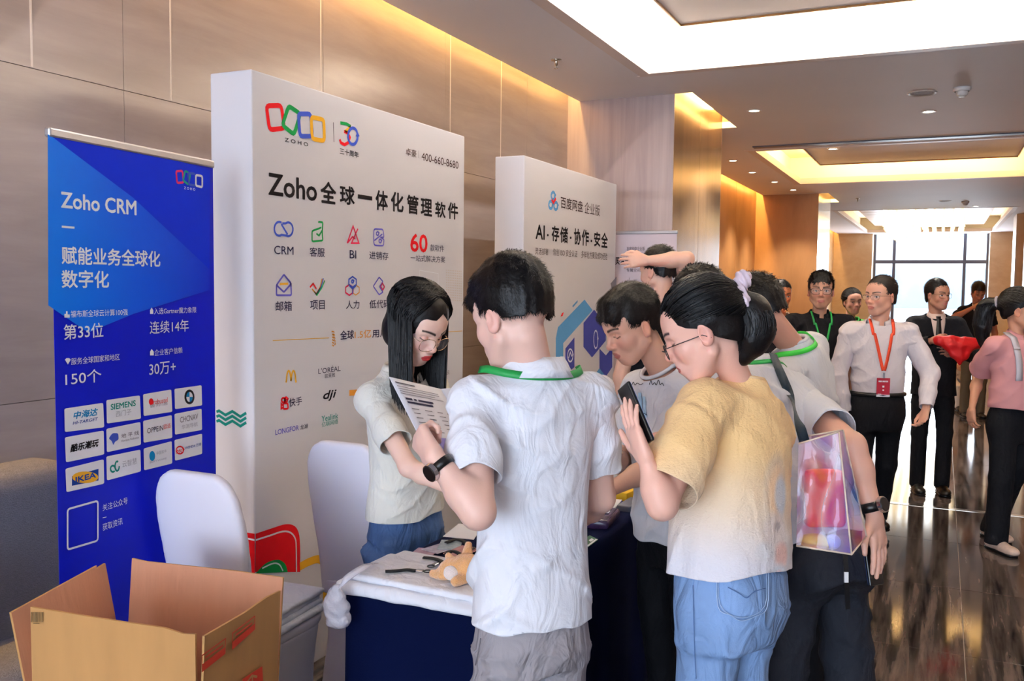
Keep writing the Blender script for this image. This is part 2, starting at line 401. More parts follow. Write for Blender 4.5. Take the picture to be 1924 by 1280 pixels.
coffer(*COFF[0], 600, (1.0, 0.97, 0.97)); coffer(*COFF[1], 420, (1.0, 0.95, 0.92)); coffer(*COFF[2], 150, (1.0, 0.66, 0.28)); coffer(*COFF[3], 0, WARM, planks=True)
# slatted ceiling of the far coffer: one board per object
for k in range(11):
    a = COFF[3][0]+0.02+k*0.76
    box2('ceiling_board', (C_X0+0.22, a, 3.40), (C_X1-0.22, a+0.735, 3.43), mat('board_veneer', s2l(214, 180, 146), .45, var=(3, .08, (1, 6, 1))), ceil, 0.003)
area('cove_strip_light', (C_X0-0.06, 24.5, 3.36), (0.6, 0, 1), 8.0, 0.05, 14, WARM)
area('cove_strip_light', (C_X1+0.06, 24.5, 3.36), (-0.6, 0, 1), 8.0, 0.05, 14, WARM)
# light slots washing down the walls
for nm, x, y0, y1, pw in (('wall_slot_light', -2.945, 4.25, 7.4, 42), ('wall_slot_left_offscreen', -2.945, Y0+0.2, 4.25, 148), ('wall_slot_light', -2.945, 9.5, 16.3, 230), ('wall_slot_light', -2.945, 18.4, 29.0, 110),
                          ('wall_slot_right_offscreen', 2.18, 9.5, 16.2, 120), ('wall_slot_right_offscreen', 2.18, 18.4, 29.0, 110)):
    area(nm, (x, (y0+y1)/2, 3.5), (0, 0, -1), 0.04, y1-y0, pw, AMBER)
for x, y0, y1 in ((PX+0.075, 7.6, 9.2), (PX+0.18, 16.5, 18.1)):
    area('pier_slot_light', (x, (y0+y1)/2, 3.4), (0, 0, -1), 0.03, y1-y0, 36, AMBER)
# linear air slot across the ceiling before the second coffer
struct(box2('trim_2', (-2.0, 10.62, CEIL-0.012), (C_X1+0.8, 10.74, CEIL+0.002), M_DARK))

# end walls with window walls
def window_wall(name, y, x0, x1, mull, trans, side_low):
    wn = struct(box2(name, (x0, y-0.05, 0), (x1, y+0.05, 0.06), M_DARK))
    for x in [x0+0.03]+mull+[x1-0.03]: box2('mullion', (x-0.04, y-0.06, 0.0), (x+0.04, y+0.06, 3.3), M_DARK, wn)
    for z in trans: box2('transom', (x0, y-0.055, z-0.05), (x1, y+0.055, z+0.05), M_DARK, wn)
    xs = [x0+0.03]+mull+[x1-0.03]; zz = [0.06]+trans+[3.3]
    g = mat('window_glass', (0.9, 0.95, 1.0), 0.03, alpha=0.10)
    for a, b in zip(xs[:-1], xs[1:]):
        for c, d in zip(zz[:-1], zz[1:]): box2('pane', (a+.03, y-.006, c+.03), (b-.03, y+.006, d-.03), g, wn)
    return wn
window_wall('window_1', 29.85, -1.92, 1.19, [-1.34, 0.56], [2.40], True)
we = struct(box2('wall_end', (WL-0.15, 29.8, 0), (-1.9, 30.0, 3.7), M_BEIGE)); box2('wall_piece', (1.15, 29.8, 0), (WR+0.15, 30.0, 3.7), M_BEIGE, we)
window_wall('window_2', Y0+0.02, -2.6, 1.8, [-1.5, -0.4, 0.7], [2.6], False)
wb = struct(box2('wall_back', (WL-0.15, Y0-0.1, 0), (-2.55, Y0+0.1, 3.7), M_BEIGE)); box2('wall_piece', (1.75, Y0-0.1, 0), (WR+0.15, Y0+0.1, 3.7), M_BEIGE, wb)

# pale office block across the street, seen through the far window
ob = thing('office_building', 'pale office block with window bands across the street outside the end window', 'building', (0, 52, 0))
M_FAC = mat('pale_facade', s2l(205, 212, 220), 0.7, var=(0.3, 0.08)); M_FGL = mat('pale_facade_glass', s2l(150, 172, 196), 0.3, var=(0.2, 0.12))
adopt(box2('wall', (-30, 52, -12), (30, 58, 26), M_FAC), ob)
for k in range(9):
    adopt(box2('window_band', (-30, 51.9, -10.2+k*3.6), (30, 52.02, -8.2+k*3.6), M_FGL), ob)
struct(box2('ground', (-60, 30.3, -0.4), (60, 60, -0.2), mat('street', s2l(170, 172, 176), 0.8, var=(0.4, 0.1))))

# fittings on the ceiling
def downlight(x, y, label, z=CEIL, cone=95, power=230):
    t = thing('downlight', label, 'downlight', (x, y, z), 'recessed ceiling downlights')
    r = lathe('rim', [(0.045, 0.004), (0.045, -0.004), (0.060, -0.006), (0.066, 0.0), (0.066, 0.004)], M_WHITEP, t)
    lathe('lens', [(0.0, -0.001), (0.045, -0.001)], mat('lamp_lens', (1, .9, .7), 0.4, emit=(1, .86, .62), estr=14), t, 16)
    l = bpy.data.lights.new('downlight_beam', 'SPOT'); l.energy = power; l.color = (1.0, 0.90, 0.80); l.spot_size = math.radians(cone); l.spot_blend = 0.7; l.shadow_soft_size = 0.05
    o = bpy.data.objects.new('downlight_beam', l); COL.objects.link(o); o.location = (x, y, z-0.03)
for x, y, lb in ((-1.589, 8.48, 'lit round downlight beside the first bronze pier'), (-0.166, 9.1, 'lit round downlight near the smoke detector'), (-1.19, 11.9-0.75, 'lit round downlight at the rim of the second coffer'),
             (-2.45, 11.75, 'lit round downlight along the gold wall, fourth from the second pier'), (-2.45, 13.05, 'lit round downlight along the gold wall, third from the second pier'), (-2.36, 14.37, 'lit round downlight along the gold wall, second from the second pier'), (-2.27, 15.66, 'lit round downlight along the gold wall, next to the second pier'),
             (0.526, 19.9, 'lit round downlight in front of the board ceiling')):
    downlight(x, y, lb)
sd = thing('smoke_detector', 'white smoke detector dome on the ceiling', 'detector', (0.086, 8.12, CEIL))
lathe('base', [(0, 0), (0.065, 0), (0.065, -0.02), (0.055, -0.03)], M_WHITEP, sd); lathe('dome', [(0.045, -0.03), (0.042, -0.055), (0.025, -0.07), (0, -0.072)], M_WHITEP, sd)
sp = thing('ceiling_speaker', 'round flush speaker grille in the ceiling', 'speaker', (-0.203, 8.22, CEIL))
lathe('ring', [(0.085, 0.002), (0.105, -0.008), (0.115, 0.0)], M_WHITEP, sp, 32); lathe('grille', [(0, -0.003), (0.085, -0.002)], mat('grille_grey', s2l(150, 140, 140), 0.6, var=(80, 0.3)), sp, 32)
sp2 = copy_tree(sp, (-0.016, 18.56, CEIL), label='small round vent in the ceiling before the board ceiling')
sp2['category'] = 'vent'; sp2.name = 'ceiling_vent'
sd2 = copy_tree(sd, (0.328, 18.8, CEIL), label='small dark detector near the board ceiling')
for x, y, lb in ((-2.513, 6.05, 'chrome sprinkler head by the wall slot'), (-1.42, 17.5, 'chrome sprinkler head beside the second pier')):
    s_ = thing('sprinkler', lb, 'sprinkler', (x, y, CEIL))
    lathe('escutcheon', [(0, 0), (0.038, 0), (0.036, -0.008), (0.012, -0.012)], M_STEELSTRIP, s_); lathe('head', [(0.012, -0.01), (0.010, -0.04), (0.004, -0.045), (0.004, -0.058), (0.018, -0.06), (0.018, -0.063), (0, -0.063)], M_STEELSTRIP, s_, 12)

# chandelier of hanging glass rods
ch = thing('chandelier', 'long chandelier of glowing crystal rods below the board ceiling', 'chandelier', (-0.40, 23.8, 2.93))
M_CRY = mat('glowing_crystal', (1, .9, .65), 0.1, emit=(1.0, 0.74, 0.34), estr=2.2)
box2('canopy', (-0.8, -3.2, 0.33), (0.8, 3.2, 0.37), M_STEELSTRIP, ch, 0.004)
rod = None
for i in range(9):
    for j in range(16):
        if rod is None:
            o = lathe('crystal_rod', [(0, 0.30), (0.022, 0.29), (0.028, 0.22), (0.022, 0.03), (0.03, -0.02), (0, -0.04)], M_CRY, ch, 6); rod = o.data
        else: o = link(bpy.data.objects.new('crystal_rod', rod), ch)
        o.location = (-0.75+i*0.1875, -3.1+j*0.413, -0.05*abs(math.sin(i*1.1+j*0.7)))
for x in (-0.7, 0.7):
    for y in (-3, 3):
        o = tube('cord', [(x, y, 0.36), (x, y, 0.44)], 0.006, M_STEELSTRIP, ch, 6)
# ================================================================== DISPLAY WALLS AND BANNERS
XF = -2.40; HB = 2.45
M_FAB = mat('white_display_fabric', s2l(222, 220, 226), 0.75, bump=(3, 0.08, (1, 1, 0.25)), var=(2, 0.02))
INK = mat('print_black', s2l(24, 20, 24), 0.7, var=(30, 0.05)); NAVY = mat('print_navy', s2l(38, 34, 66), 0.7, var=(30, 0.05)); RED = mat('print_red', s2l(216, 24, 34), 0.7, var=(30, 0.04))
GRN = mat('print_green', s2l(20, 140, 70), 0.7, var=(30, 0.04)); BLU = mat('print_blue', s2l(60, 84, 190), 0.7, var=(30, 0.04)); YEL = mat('print_yellow', s2l(236, 178, 50), 0.7, var=(30, 0.04))
TEAL = mat('print_teal', s2l(30, 140, 128), 0.7, var=(30, 0.04)); PUR = mat('print_violet', s2l(98, 92, 190), 0.7, var=(30, 0.04)); ORA = mat('print_orange', s2l(222, 150, 60), 0.7, var=(30, 0.04))
GREY = mat('print_grey', s2l(110, 105, 115), 0.7, var=(30, 0.04)); WHT = mat('print_white', s2l(238, 240, 248), 0.7, var=(30, 0.02)); MAG = mat('print_magenta', s2l(205, 40, 80), 0.7, var=(30, 0.04))
def display(label, y0, y1, x0=XF-0.205):
    t = thing('display_wall', label, 'display', ((x0+XF)/2, (y0+y1)/2, 0), 'white box displays along the wall')
    bm = bmesh.new(); bm_box(bm, ((x0+XF)/2, (y0+y1)/2, HB/2), (XF-x0, y1-y0, HB), None, 0.006, 2)
    adopt(bm_obj('body', bm, M_FAB), t)
    return t, Surf((XF, y0, 0), (0, 1, 0), (0, 0, 1), t), Surf((x0, y0, 0), (1, 0, 0), (0, 0, 1), t)
d1, S, SL = display('tall white box display with rainbow logo and big heading, behind the two white chairs', 2.77, 4.485)
def circ(cx, cy, rx, ry, a0=0, a1=360, n=20): return [(cx+rx*math.cos(math.radians(a)), cy-ry*math.sin(math.radians(a))) for a in np.linspace(a0, a1, n)]
def soft(pts, r=0.25, n=4):                            # round the corners of a pixel polygon
    P = np.array(pts, float); out = []
    for i in range(len(P)):
        a, b, c = P[i-1], P[i], P[(i+1) % len(P)]
        p, q = b+(a-b)*r, b+(c-b)*r
        for t in np.linspace(0, 1, n): out.append(tuple((1-t)**2*p+2*t*(1-t)*b+t*t*q))
    return out
def logo(s, q, wd, cols, lift=0.0):
    for pts, m, k in zip(q, cols, range(4)): s.stroke('logo_ring', [(soft(pts, 0.2), True)], wd, m, lift+0.0002*k)
logo(S, [[(500, 199), (528, 198), (534, 241), (506, 244)], [(542, 199), (564, 214), (552, 253), (530, 235)], [(560, 214), (583, 214), (587, 256), (563, 256)], [(584, 220), (608, 225), (609, 265), (586, 261)]], 0.019, [RED, GRN, BLU, YEL])
S.text('Z O H O', 534.9, 266, 258.5, 578.5, INK, 0.02)
S.stroke('divider', [([(626, 230), (627, 267)], False)], 0.004, GREY)
# the two-digit anniversary mark: a 3 and a 0 overlapping
S.stroke('digit', [([(639, 231), (651, 233), (659, 238)], False)], 0.014, GRN)
S.stroke('digit', [([(659, 238), (652, 244), (648, 248)], False)], 0.014, YEL)
S.stroke('digit', [([(646, 247), (653, 250), (657, 258), (654, 268), (647, 272), (640, 268), (638, 262)], False)], 0.014, RED)
S.stroke('digit', [(circ(662.5, 256, 9, 15.5), True)], 0.014, BLU, 0.0003)
S.text('三十周年', 638, 289.5, 277.5, 673.5, INK, 0.012)
S.text('卓豪', 762, 291.6, 277.4, 782, mat('print_brown', s2l(70, 45, 45), .7, var=(30, .04)), 0.005); S.stroke('divider', [([(786, 283), (786, 297)], False)], 0.002, GREY)
S.text('400-660-8680', 791.7, 301, 286, 861, mat('print_brown', s2l(70, 45, 45)), 0.0)
S.text('Zoho', 503.7, 366.5, 324, 595, INK, 0.03)
for c, *q in (('全', 602, 381, 339, 631), ('球', 638, 383, 347, 666), ('一', 672, 373, 365, 699), ('体', 705, 394, 356, 728.5), ('化', 734, 397, 359, 758), ('管', 764, 401, 365, 786), ('理', 790, 404.5, 371.5, 811.6), ('软', 817, 408, 377.5, 837), ('件', 841, 411, 379, 860.6)):
    S.text(c, *q, INK, 0.03)
# product icons and their names
a = [(circ(524, 430, 9, 13, 60, 300, 14)+[(538, 443)], False), ([(528, 421), (540, 441)], False), (circ(541, 431, 9, 13, -120, 120, 14)+[(530, 420)], False)]
S.stroke('icon', a, 0.009, BLU); S.text('CRM', 514.7, 477.5, 461.5, 551, NAVY, 0.008)
S.stroke('icon', [(soft([(598, 417), (606, 418), (605, 438), (606, 452), (586, 454), (586, 434), (603, 428)], .15), False), ([(594, 439), (599, 443), (605, 433)], False)], 0.008, GRN); S.text('客服', 581.5, 482, 464.5, 609.7, NAVY, 0.008)
S.stroke('icon', [([(652, 457), (663, 425), (674, 457), (660, 457), (667, 441), (672, 430)], False), ([(653, 456), (662, 445), (667, 449)], False)], 0.008, MAG); S.text('BI', 656.6, 485.5, 470, 669, NAVY, 0.006)
S.stroke('icon', [(soft([(702, 430), (719, 431), (721, 446), (714, 446), (721, 450), (720, 462), (702, 461)], .2), True), ([(703, 452), (718, 440)], False), (circ(709, 439, 2.5, 3.5, n=8), True), (circ(714, 453, 2.5, 3.5, n=8), True)], 0.007, PUR); S.text('进销存', 693.5, 487, 472, 729.4, NAVY, 0.006)
S.stroke('icon', [(soft([(519, 536), (533, 516), (546, 532), (547, 555), (519, 555)], .12), True), (soft([(519, 536), (533, 549), (547, 533)], .1), False)], 0.008, PUR); S.stroke('icon_detail', [([(525, 534), (541, 533)], False)], 0.009, YEL); S.text('邮箱', 517.7, 585.4, 566, 548, NAVY, 0.01)
S.stroke('icon', [([(582, 540), (588, 533), (594, 543)], False)], 0.008, RED); S.stroke('icon', [([(586, 543), (594, 553), (601, 540), (605, 524)], False)], 0.007, ORA); S.stroke('icon', [([(594, 553), (603, 539), (607, 523)], False)], 0.007, BLU); S.stroke('icon', [([(590, 548), (595, 555), (604, 541), (610, 527)], False)], 0.006, GRN); S.text('项目', 582.4, 582.4, 564.6, 609.7, NAVY, 0.01)
hx = lambda cx, cy, r: [(cx+r*.8*math.cos(math.radians(90+60*i)), cy-r*math.sin(math.radians(90+60*i))) for i in range(6)]
S.stroke('icon', [(hx(656, 545, 10), True)], 0.007, MAG); S.stroke('icon', [(hx(668, 545, 9.5), True)], 0.005, ORA); S.stroke('icon', [(hx(662, 530, 10), True), ([(656, 537), (662, 543), (668, 537)], False), ([(662, 543), (662, 553)], False), (circ(662, 529, 2, 3, n=8), True)], 0.007, BLU, .0003); S.text('人力', 649.8, 581, 565, 675, NAVY, 0.008)
S.stroke('icon', [(soft([(712, 521), (719, 529), (713, 539), (719, 549), (712, 554), (701, 538)], .1), True)], 0.007, PUR); S.stroke('icon_detail', [(soft([(718, 532), (722, 539), (719, 545), (715, 539)], .1), True)], 0.008, MAG); S.text('低代码', 693.7, 579.8, 564, 732, NAVY, 0.008)
S.text('60', 770.6, 473, 438, 803, mat('print_red', s2l(216, 24, 34)), 0.03); S.text('款软件', 807.8, 472, 459, 834, NAVY, 0.0); S.text('一站式解决方案', 771, 491, 478, 836, NAVY, 0.0)
# empty pale field with dotted pattern beside the heading
dots = []
for i in range(9):
    for j in range(13):
        x, y = 838+i*3.4, 507+j*4.6+i*0.3; dots.append(([(x, y), (x+1.4, y+.1), (x+1.4, y+1.6), (x, y+1.5)], True))
V2, F = [], []
for pts, _ in dots: b_ = len(V2); V2 += [S.uv(*p) for p in pts]; F.append((b_, b_+1, b_+2, b_+3))
S.emit('dot_pattern', V2, F, mat('print_pale_gold', s2l(215, 200, 190), .7, var=(30, .03)))
S.stroke('frame', [([(788, 508), (823, 514), (823, 560), (788, 556)], True)], 0.003, WHT)
S.stroke('rule', [([(512, 640), (618, 635)], False)], 0.003, YEL); S.stroke('rule', [([(786, 627), (868, 622)], False)], 0.003, YEL)
for k in range(5): S.stroke('laurel', [(circ(624+k*.4, 626+k*5, 4, 3, 20-k*18, 110-k*18, 6), False), (circ(627, 627+k*5, 3, 3, 190, 270, 5), False)], 0.006, ORA)
S.text('全球', 638.8, 639, 621.5, 664.6, NAVY, 0.02); S.text('1.5亿', 666, 637, 621, 697, ORA, 0.006); S.text('用户信赖', 699, 635, 619.5, 755, NAVY, 0.02)
S.stroke('logo_arches', [([(537, 719)]+circ(542, 715, 4, 18, 175, 5, 10)+[(546, 716)], False), ([(546, 716)]+circ(551, 715, 4, 18, 175, 5, 10)+[(556, 719)], False)], 0.009, YEL)
S.text("L'ORÉAL", 597.8, 703, 690.5, 639.4, NAVY, 0.0); S.text('欧莱雅', 610, 711, 702.8, 629, NAVY, 0.0)
S.stroke('camera_mark', [(circ(532, 752, 3.6, 4.2, n=10), True), (circ(537, 751, 2.8, 4.4, n=10), True), (soft([(532, 758), (540, 758), (541, 768), (532, 769)], .25), True), ([(531, 762), (528, 759), (528, 768), (531, 766)], False)], 0.008, RED); S.text('快手', 543, 765, 749, 567, NAVY, 0.01)
S.text('dji', 606.7, 756, 735, 632, INK, 0.03, slant=0.25)
S.text('LONGFOR', 517, 818, 808, 561, mat('print_violet', s2l(98, 92, 190)), 0.012); S.text('龙湖', 563.7, 808, 799, 577.6, NAVY, 0.01)
S.text('Yealink', 603.8, 793, 782, 635, TEAL, 0.004); S.text('亿联网络', 604, 803, 794, 635, TEAL, 0.0)
S.poly('logo_block', [(656, 733), (672, 732), (672, 743), (656, 744)], ORA)
S.poly('fruit_mark', circ(834, 673, 4.5, 7, n=14)[:-1], INK); S.poly('fruit_leaf', [(834, 665), (838, 660), (836, 665)], INK)
S.text('腾讯云', 830, 706, 698, 844, mat('print_brown', s2l(70, 45, 45)), 0.0)
# big rounded graphic shapes wrapping the lower corner
S.poly('graphic_block', [(479, 1075), (480, 1003)]+spline([(480, 1003), (510, 993), (535, 985.5), (552, 988), (561, 1002), (563.5, 1030), (563.5, 1075)], 5).tolist(), mat('print_red', s2l(216, 24, 34)))
S.stroke('graphic_line', [(spline([(480, 1015), (505, 1007), (530, 999), (545, 1001), (554, 1012), (556, 1030), (556.5, 1075)], 5).tolist(), False)], 0.007, WHT, 0.0004)
S.poly('graphic_leaf', spline([(479, 1078), (500, 1058), (522, 1052), (535, 1060), (540, 1075)], 5).tolist(), GRN, 0.0006); S.stroke('graphic_line', [(spline([(492, 1068), (512, 1059), (524, 1061), (531, 1073)], 5).tolist(), False)], 0.006, WHT, 0.0009)
S.stroke('graphic_arch', [(spline([(563, 1065), (580, 1056), (598, 1051), (608, 1060), (611, 1085), (611, 1130)], 5).tolist(), False)], 0.035, mat('print_yellow', s2l(236, 178, 50)), 0.0003)
SL.poly('graphic_block', [(433, 1085), (432, 996), (479, 1003), (479, 1085)], mat('print_red', s2l(216, 24, 34))); SL.stroke('graphic_line', [([(432, 1005), (479, 1015)], False)], 0.007, WHT, 0.0004)
for k in range(3):
    z = [(407, 774+k*9), (412, 772+k*9), (424, 780+k*9), (437, 773+k*9), (452, 783+k*9), (463, 776+k*9)]
    SL.stroke('zigzag', [(z, False)], 0.011, TEAL)

# second display: storage service
d2, S2, SL2 = display('white box display with interlocking hexagon graphics beyond the large display', 5.28, 7.08)
BRN = mat('print_dark_brown', s2l(52, 30, 34), .7, var=(30, .04))
LBL = mat('print_light_blue', s2l(88, 150, 205), .7, var=(30, .04)); IND = mat('print_indigo', s2l(62, 66, 150), .7, var=(30, .04))
for cx, cy, m in ((1039, 368, LBL), (1034.5, 385, LBL), (1044, 387, LBL)): S2.stroke('logo_ring', [(circ(cx, cy, 3.6, 7, n=16), True)], 0.02, m)
S2.stroke('logo_heart', [([(1036, 375), (1039.5, 381), (1044, 373)], False)], 0.02, RED, .0004)
S2.text('百度网盘', 1053, 391, 368.6, 1095, BRN, 0.01); S2.text('企业版', 1098, 401, 379, 1127, BRN, 0.0)
S2.text('AI', 1006, 449, 421, 1023.5, INK, 0.03)
for c, *q in (('存', 1036, 453, 423, 1050.6), ('储', 1052, 456, 425, 1067), ('协', 1078, 459.5, 428.5, 1091.5), ('作', 1092.6, 461.5, 430, 1106.6), ('安', 1115.7, 463, 434.5, 1128), ('全', 1129, 465, 436, 1142)): S2.text(c, *q, INK, 0.03)
for x, y in ((1029, 442), (1072, 447), (1111, 453)): S2.poly('dot', circ(x, y, 1.6, 2.4, n=9)[:-1], INK)
S2.text('灵活部署', 1005, 478, 465, 1030, BRN, 0.0); S2.text('信创 ISO 安全认证', 1038.6, 480, 466.6, 1084.6, BRN, 0.0); S2.text('多样化方案及成功经验', 1092, 485, 471, 1141, BRN, 0.0)
S2.poly('graphic_chevron', [(1044, 636), (1044, 700), (1058, 690), (1058, 645), (1113, 583), (1098, 563), (1048, 615)], LBL)
S2.poly('graphic_hexagon', [(1062, 655), (1079, 634), (1079, 690), (1062, 704)], IND, .0003); S2.poly('graphic_hexagon', [(1096, 607), (1116, 582), (1138, 610), (1138, 640), (1112, 672), (1096, 652)], IND, .0003)
S2.poly('graphic_hexagon', [(1126, 655), (1138, 668), (1150, 653), (1150, 690), (1138, 708), (1126, 692)], IND, .0003); S2.poly('graphic_chevron', [(1126, 692), (1138, 708), (1126, 730), (1110, 714)], LBL, .0002)
S2.poly('graphic_chevron', [(1147, 533), (1158, 520), (1158, 548), (1150, 548)], GREY)
S2.stroke('icon', [(circ(1119, 638, 4, 17, n=14), True)], 0.012, WHT, .0008); S2.stroke('icon', [(circ(1071, 668, 5, 12, n=14), True), ([(1068, 673), (1071, 662), (1074, 670)], False)], 0.012, WHT, .0008)
S2.poly('graphic_dot', [(1053, 595), (1056, 588), (1059, 587), (1057, 594)], RED); S2.poly('graphic_dash', [(1075, 575), (1085, 564), (1085, 568), (1076, 578)], LBL)
S2.poly('graphic_dash', [(1086, 716), (1094, 703), (1094, 712), (1088, 720)], IND)

# roll-up banners
def rollup(label, A, B, top, mcolor, group):
    A, B = np.array(A, float), np.array(B, float); u = (B-A)/np.linalg.norm(B-A); n = np.array([u[1], -u[0], 0.0]); c = (A+B)/2; L = np.linalg.norm(B-A)
    t = thing('rollup_banner', label, 'banner', tuple(c), group)
    R = Matrix((u, -n, (0, 0, 1))).transposed()
    ms = mat('brushed_aluminium', s2l(190, 190, 196), 0.35, metal=0.8, var=(8, .05))
    adopt(box('base', c+np.array([0, 0, 0.045]), (L+0.03, 0.07, 0.08), ms, None, R, 0.012), t)
    for k in (-0.3, 0.3): adopt(box('foot', c+u*L*k+np.array([0, 0, 0.01]), (0.05, 0.088, 0.018), ms, None, R, 0.004), t)
    adopt(tube('pole', [c-n*0.035+np.array([0, 0, 0.05]), c-n*0.02+np.array([0, 0, top])], 0.012, ms), t)
    adopt(box('top_rail', c+np.array([0, 0, top+0.004]), (L+0.012, 0.022, 0.028), ms, None, R, 0.006), t)
    o = A-u*0.0+n*0.006; s = Surf(o, u, (0, 0, 1), t, 0.0)
    p = s.emit('printed_sheet', [(0, 0.08), (L, 0.08), (L, top-0.008), (0, top-0.008)], [(0, 1, 2, 3)], mcolor)
    sol = p.modifiers.new('thickness', 'SOLIDIFY'); sol.thickness = 0.001; sol.offset = -1
    s.off = 0.0012; return t, s, L
bm_ = bpy.data.materials.new('banner_blue'); bm_.use_nodes = True; nt = bm_.node_tree; b_ = nt.nodes['Principled BSDF']; b_.inputs['Roughness'].default_value = 0.4; b_.inputs['Specular IOR Level'].default_value = 0.15
g_ = nt.nodes.new('ShaderNodeNewGeometry'); sx = nt.nodes.new('ShaderNodeSeparateXYZ'); mr_ = nt.nodes.new('ShaderNodeMapRange'); mr_.inputs[1].default_value = 0.6; mr_.inputs[2].default_value = 2.0
nt.links.new(g_.outputs['Position'], sx.inputs[0]); nt.links.new(sx.outputs['Z'], mr_.inputs[0]); cr_ = nt.nodes.new('ShaderNodeValToRGB')
cr_.color_ramp.elements[0].color = (*s2l(0, 18, 192), 1); cr_.color_ramp.elements[1].color = (*s2l(0, 18, 192), 1); e_ = cr_.color_ramp.elements.new(0.45); e_.color = (*s2l(0, 18, 192), 1)
nt.links.new(mr_.outputs[0], cr_.inputs[0]); nt.links.new(cr_.outputs[0], b_.inputs['Base Color'])
b1, SB, LB = rollup('blue roll-up banner with white lettering and sponsor tiles, beside the large display', (-2.325, 1.83, 0), (-2.405, 2.56, 0), 2.062, bm_, 'roll-up banners')
LIGHTB = bm_.copy(); LIGHTB.name = 'print_azure'; n_ = LIGHTB.node_tree; r_ = [q for q in n_.nodes if q.type == 'VALTORGB'][0]; m_ = [q for q in n_.nodes if q.type == 'MAP_RANGE'][0]; x_ = [q for q in n_.nodes if q.type == 'SEPXYZ'][0]
n_.links.new(x_.outputs['Y'], m_.inputs[0]); m_.inputs[1].default_value = 1.83; m_.inputs[2].default_value = 2.56; r_.color_ramp.elements[0].color = (*s2l(0, 118, 240), 1); r_.color_ramp.elements[1].color = (*s2l(0, 84, 230), 1); r_.color_ramp.elements[2].color = (*s2l(0, 34, 200), 1); 
MIDB = mat('print_royal', s2l(0, 40, 208), .4, spec=.15, var=(1.5, .05))
SB.poly('graphic_triangle', [(89, 252), (90, 574), (165, 625), (250, 590), (393, 545), (393, 506), (250, 372), (96, 256)], LIGHTB, .0002)
SB.poly('graphic_band', [(96, 256), (250, 372), (393, 506), (394, 320), (330, 301)], MIDB, .0003)
logo(SB, [[(330, 322), (342, 321), (344, 343), (332, 344)], [(347, 321), (357, 327), (353, 347), (343, 339)], [(352, 325), (366, 327), (368, 349), (354, 347)], [(367, 329), (379, 331), (379, 352), (367, 349)]], 0.008, [mat('print_pink', s2l(220, 50, 110), .6, var=(30, .03)), TEAL, BLU, WHT], .0006)
SB.text('Z O H O', 345, 355.5, 350.5, 366, WHT, .02, lift=.0008)
T = lambda s, q, b=0.0: SB.text(s, *q, WHT, b, lift=.0008)
T('Zoho CRM', (113.6, 390.6, 359.5, 255), .03); SB.poly('dash', [(115, 424), (139, 426), (139, 430), (115, 428)], WHT, .0008)
T('赋能业务全球化', (115, 496.7, 462, 300), .02); T('数字化', (115, 541.6, 507, 203.6), .02)
T('福布斯全球云计算100强', (132, 597, 583.7, 239)); T('第33位', (119, 639, 610, 193), .01); T('入选Gartner魔力象限', (288.7, 591, 579, 368)); T('连续14年', (280.5, 628, 604, 353.6), .005)
T('服务全球国家和地区', (133, 686, 673, 224)); T('150个', (122, 726, 700, 189.4), .005); T('企业客户信赖', (289.5, 669, 657, 342)); T('30万+', (279.7, 707, 683, 329), .005)
for pts in ([(120, 597), (120, 590), (123, 590), (123, 585), (126, 585), (126, 591), (130, 591), (130, 597)], [(281, 590), (281, 583), (284, 578), (287, 583), (287, 590)], [(121, 676), (124, 673), (129, 673), (132, 676), (126.5, 685)], [(281, 668), (281, 661), (284, 656), (288, 661), (288, 668)]): SB.poly('icon', pts, WHT, .0008)
tiles = [[(120, 768, 193, 757, 195, 803, 121, 812), (199, 752, 262, 743, 264, 787, 200, 796), (268, 741, 321, 732, 323, 774, 269, 782), (327, 731, 378, 724, 379, 762, 328, 769)],
         [(121, 822, 194, 809, 195, 854, 123, 869), (199, 806, 263, 793, 264, 836, 200, 850), (268, 791, 322, 780, 323, 823, 269, 832), (327, 778, 378, 768, 379, 808, 328, 817)],
         [(122, 881, 194, 863, 195, 909, 124, 925), (199, 858, 263, 845, 264, 886, 200, 903), (269, 843, 322, 829, 323, 871, 270, 884), (327, 827, 379, 815, 379, 853, 328, 866)]]
for row in tiles:
    for q in row: SB.poly('sponsor_tile', soft([(q[0], q[1]), (q[2], q[3]), (q[4], q[5]), (q[6], q[7])], .06), WHT, .0005)
X = lambda s, q, m, b=0.0, sl=0.0: SB.text(s, *q, m, b, lift=.0011, slant=sl)
CYB = mat('print_cyan', s2l(10, 130, 190), .6, var=(30, .03)); OBL = mat('print_cobalt', s2l(20, 60, 150), .6, var=(30, .03)); GLT = mat('print_light_grey', s2l(170, 172, 185), .6, var=(30, .03))
X('中海达', (136.9, 788.7, 773.7, 183), CYB, .03, .2); X('HI-TARGET', (135.7, 798.5, 792.5, 183), OBL, .02, .2); X('SIEMENS', (207, 771, 759.5, 254), TEAL, .03); X('西门子', (216.7, 784, 773, 245.6), GLT)
SB.poly('round_mark', circ(283, 755, 4.5, 6.5, n=14)[:-1], RED, .0011); X('robustel', (287, 760.6, 751, 314), RED); X('鲁邦通', (280, 767, 760.5, 314), GLT)
SB.poly('roundel', circ(355, 746, 9.5, 14, n=20)[:-1], INK, .0010); SB.poly('roundel_quarter', [(355, 746)]+circ(355, 746, 6, 9.5, 90, 180, 7), CYB, .0014); SB.poly('roundel_quarter', [(355, 746)]+circ(355, 746, 6, 9.5, 270, 360, 7), CYB, .0014); SB.poly('roundel_quarter', [(355, 746)]+circ(355, 746, 6, 9.5, 0, 90, 7), WHT, .0014); SB.poly('roundel_quarter', [(355, 746)]+circ(355, 746, 6, 9.5, 180, 270, 7), WHT, .0014)
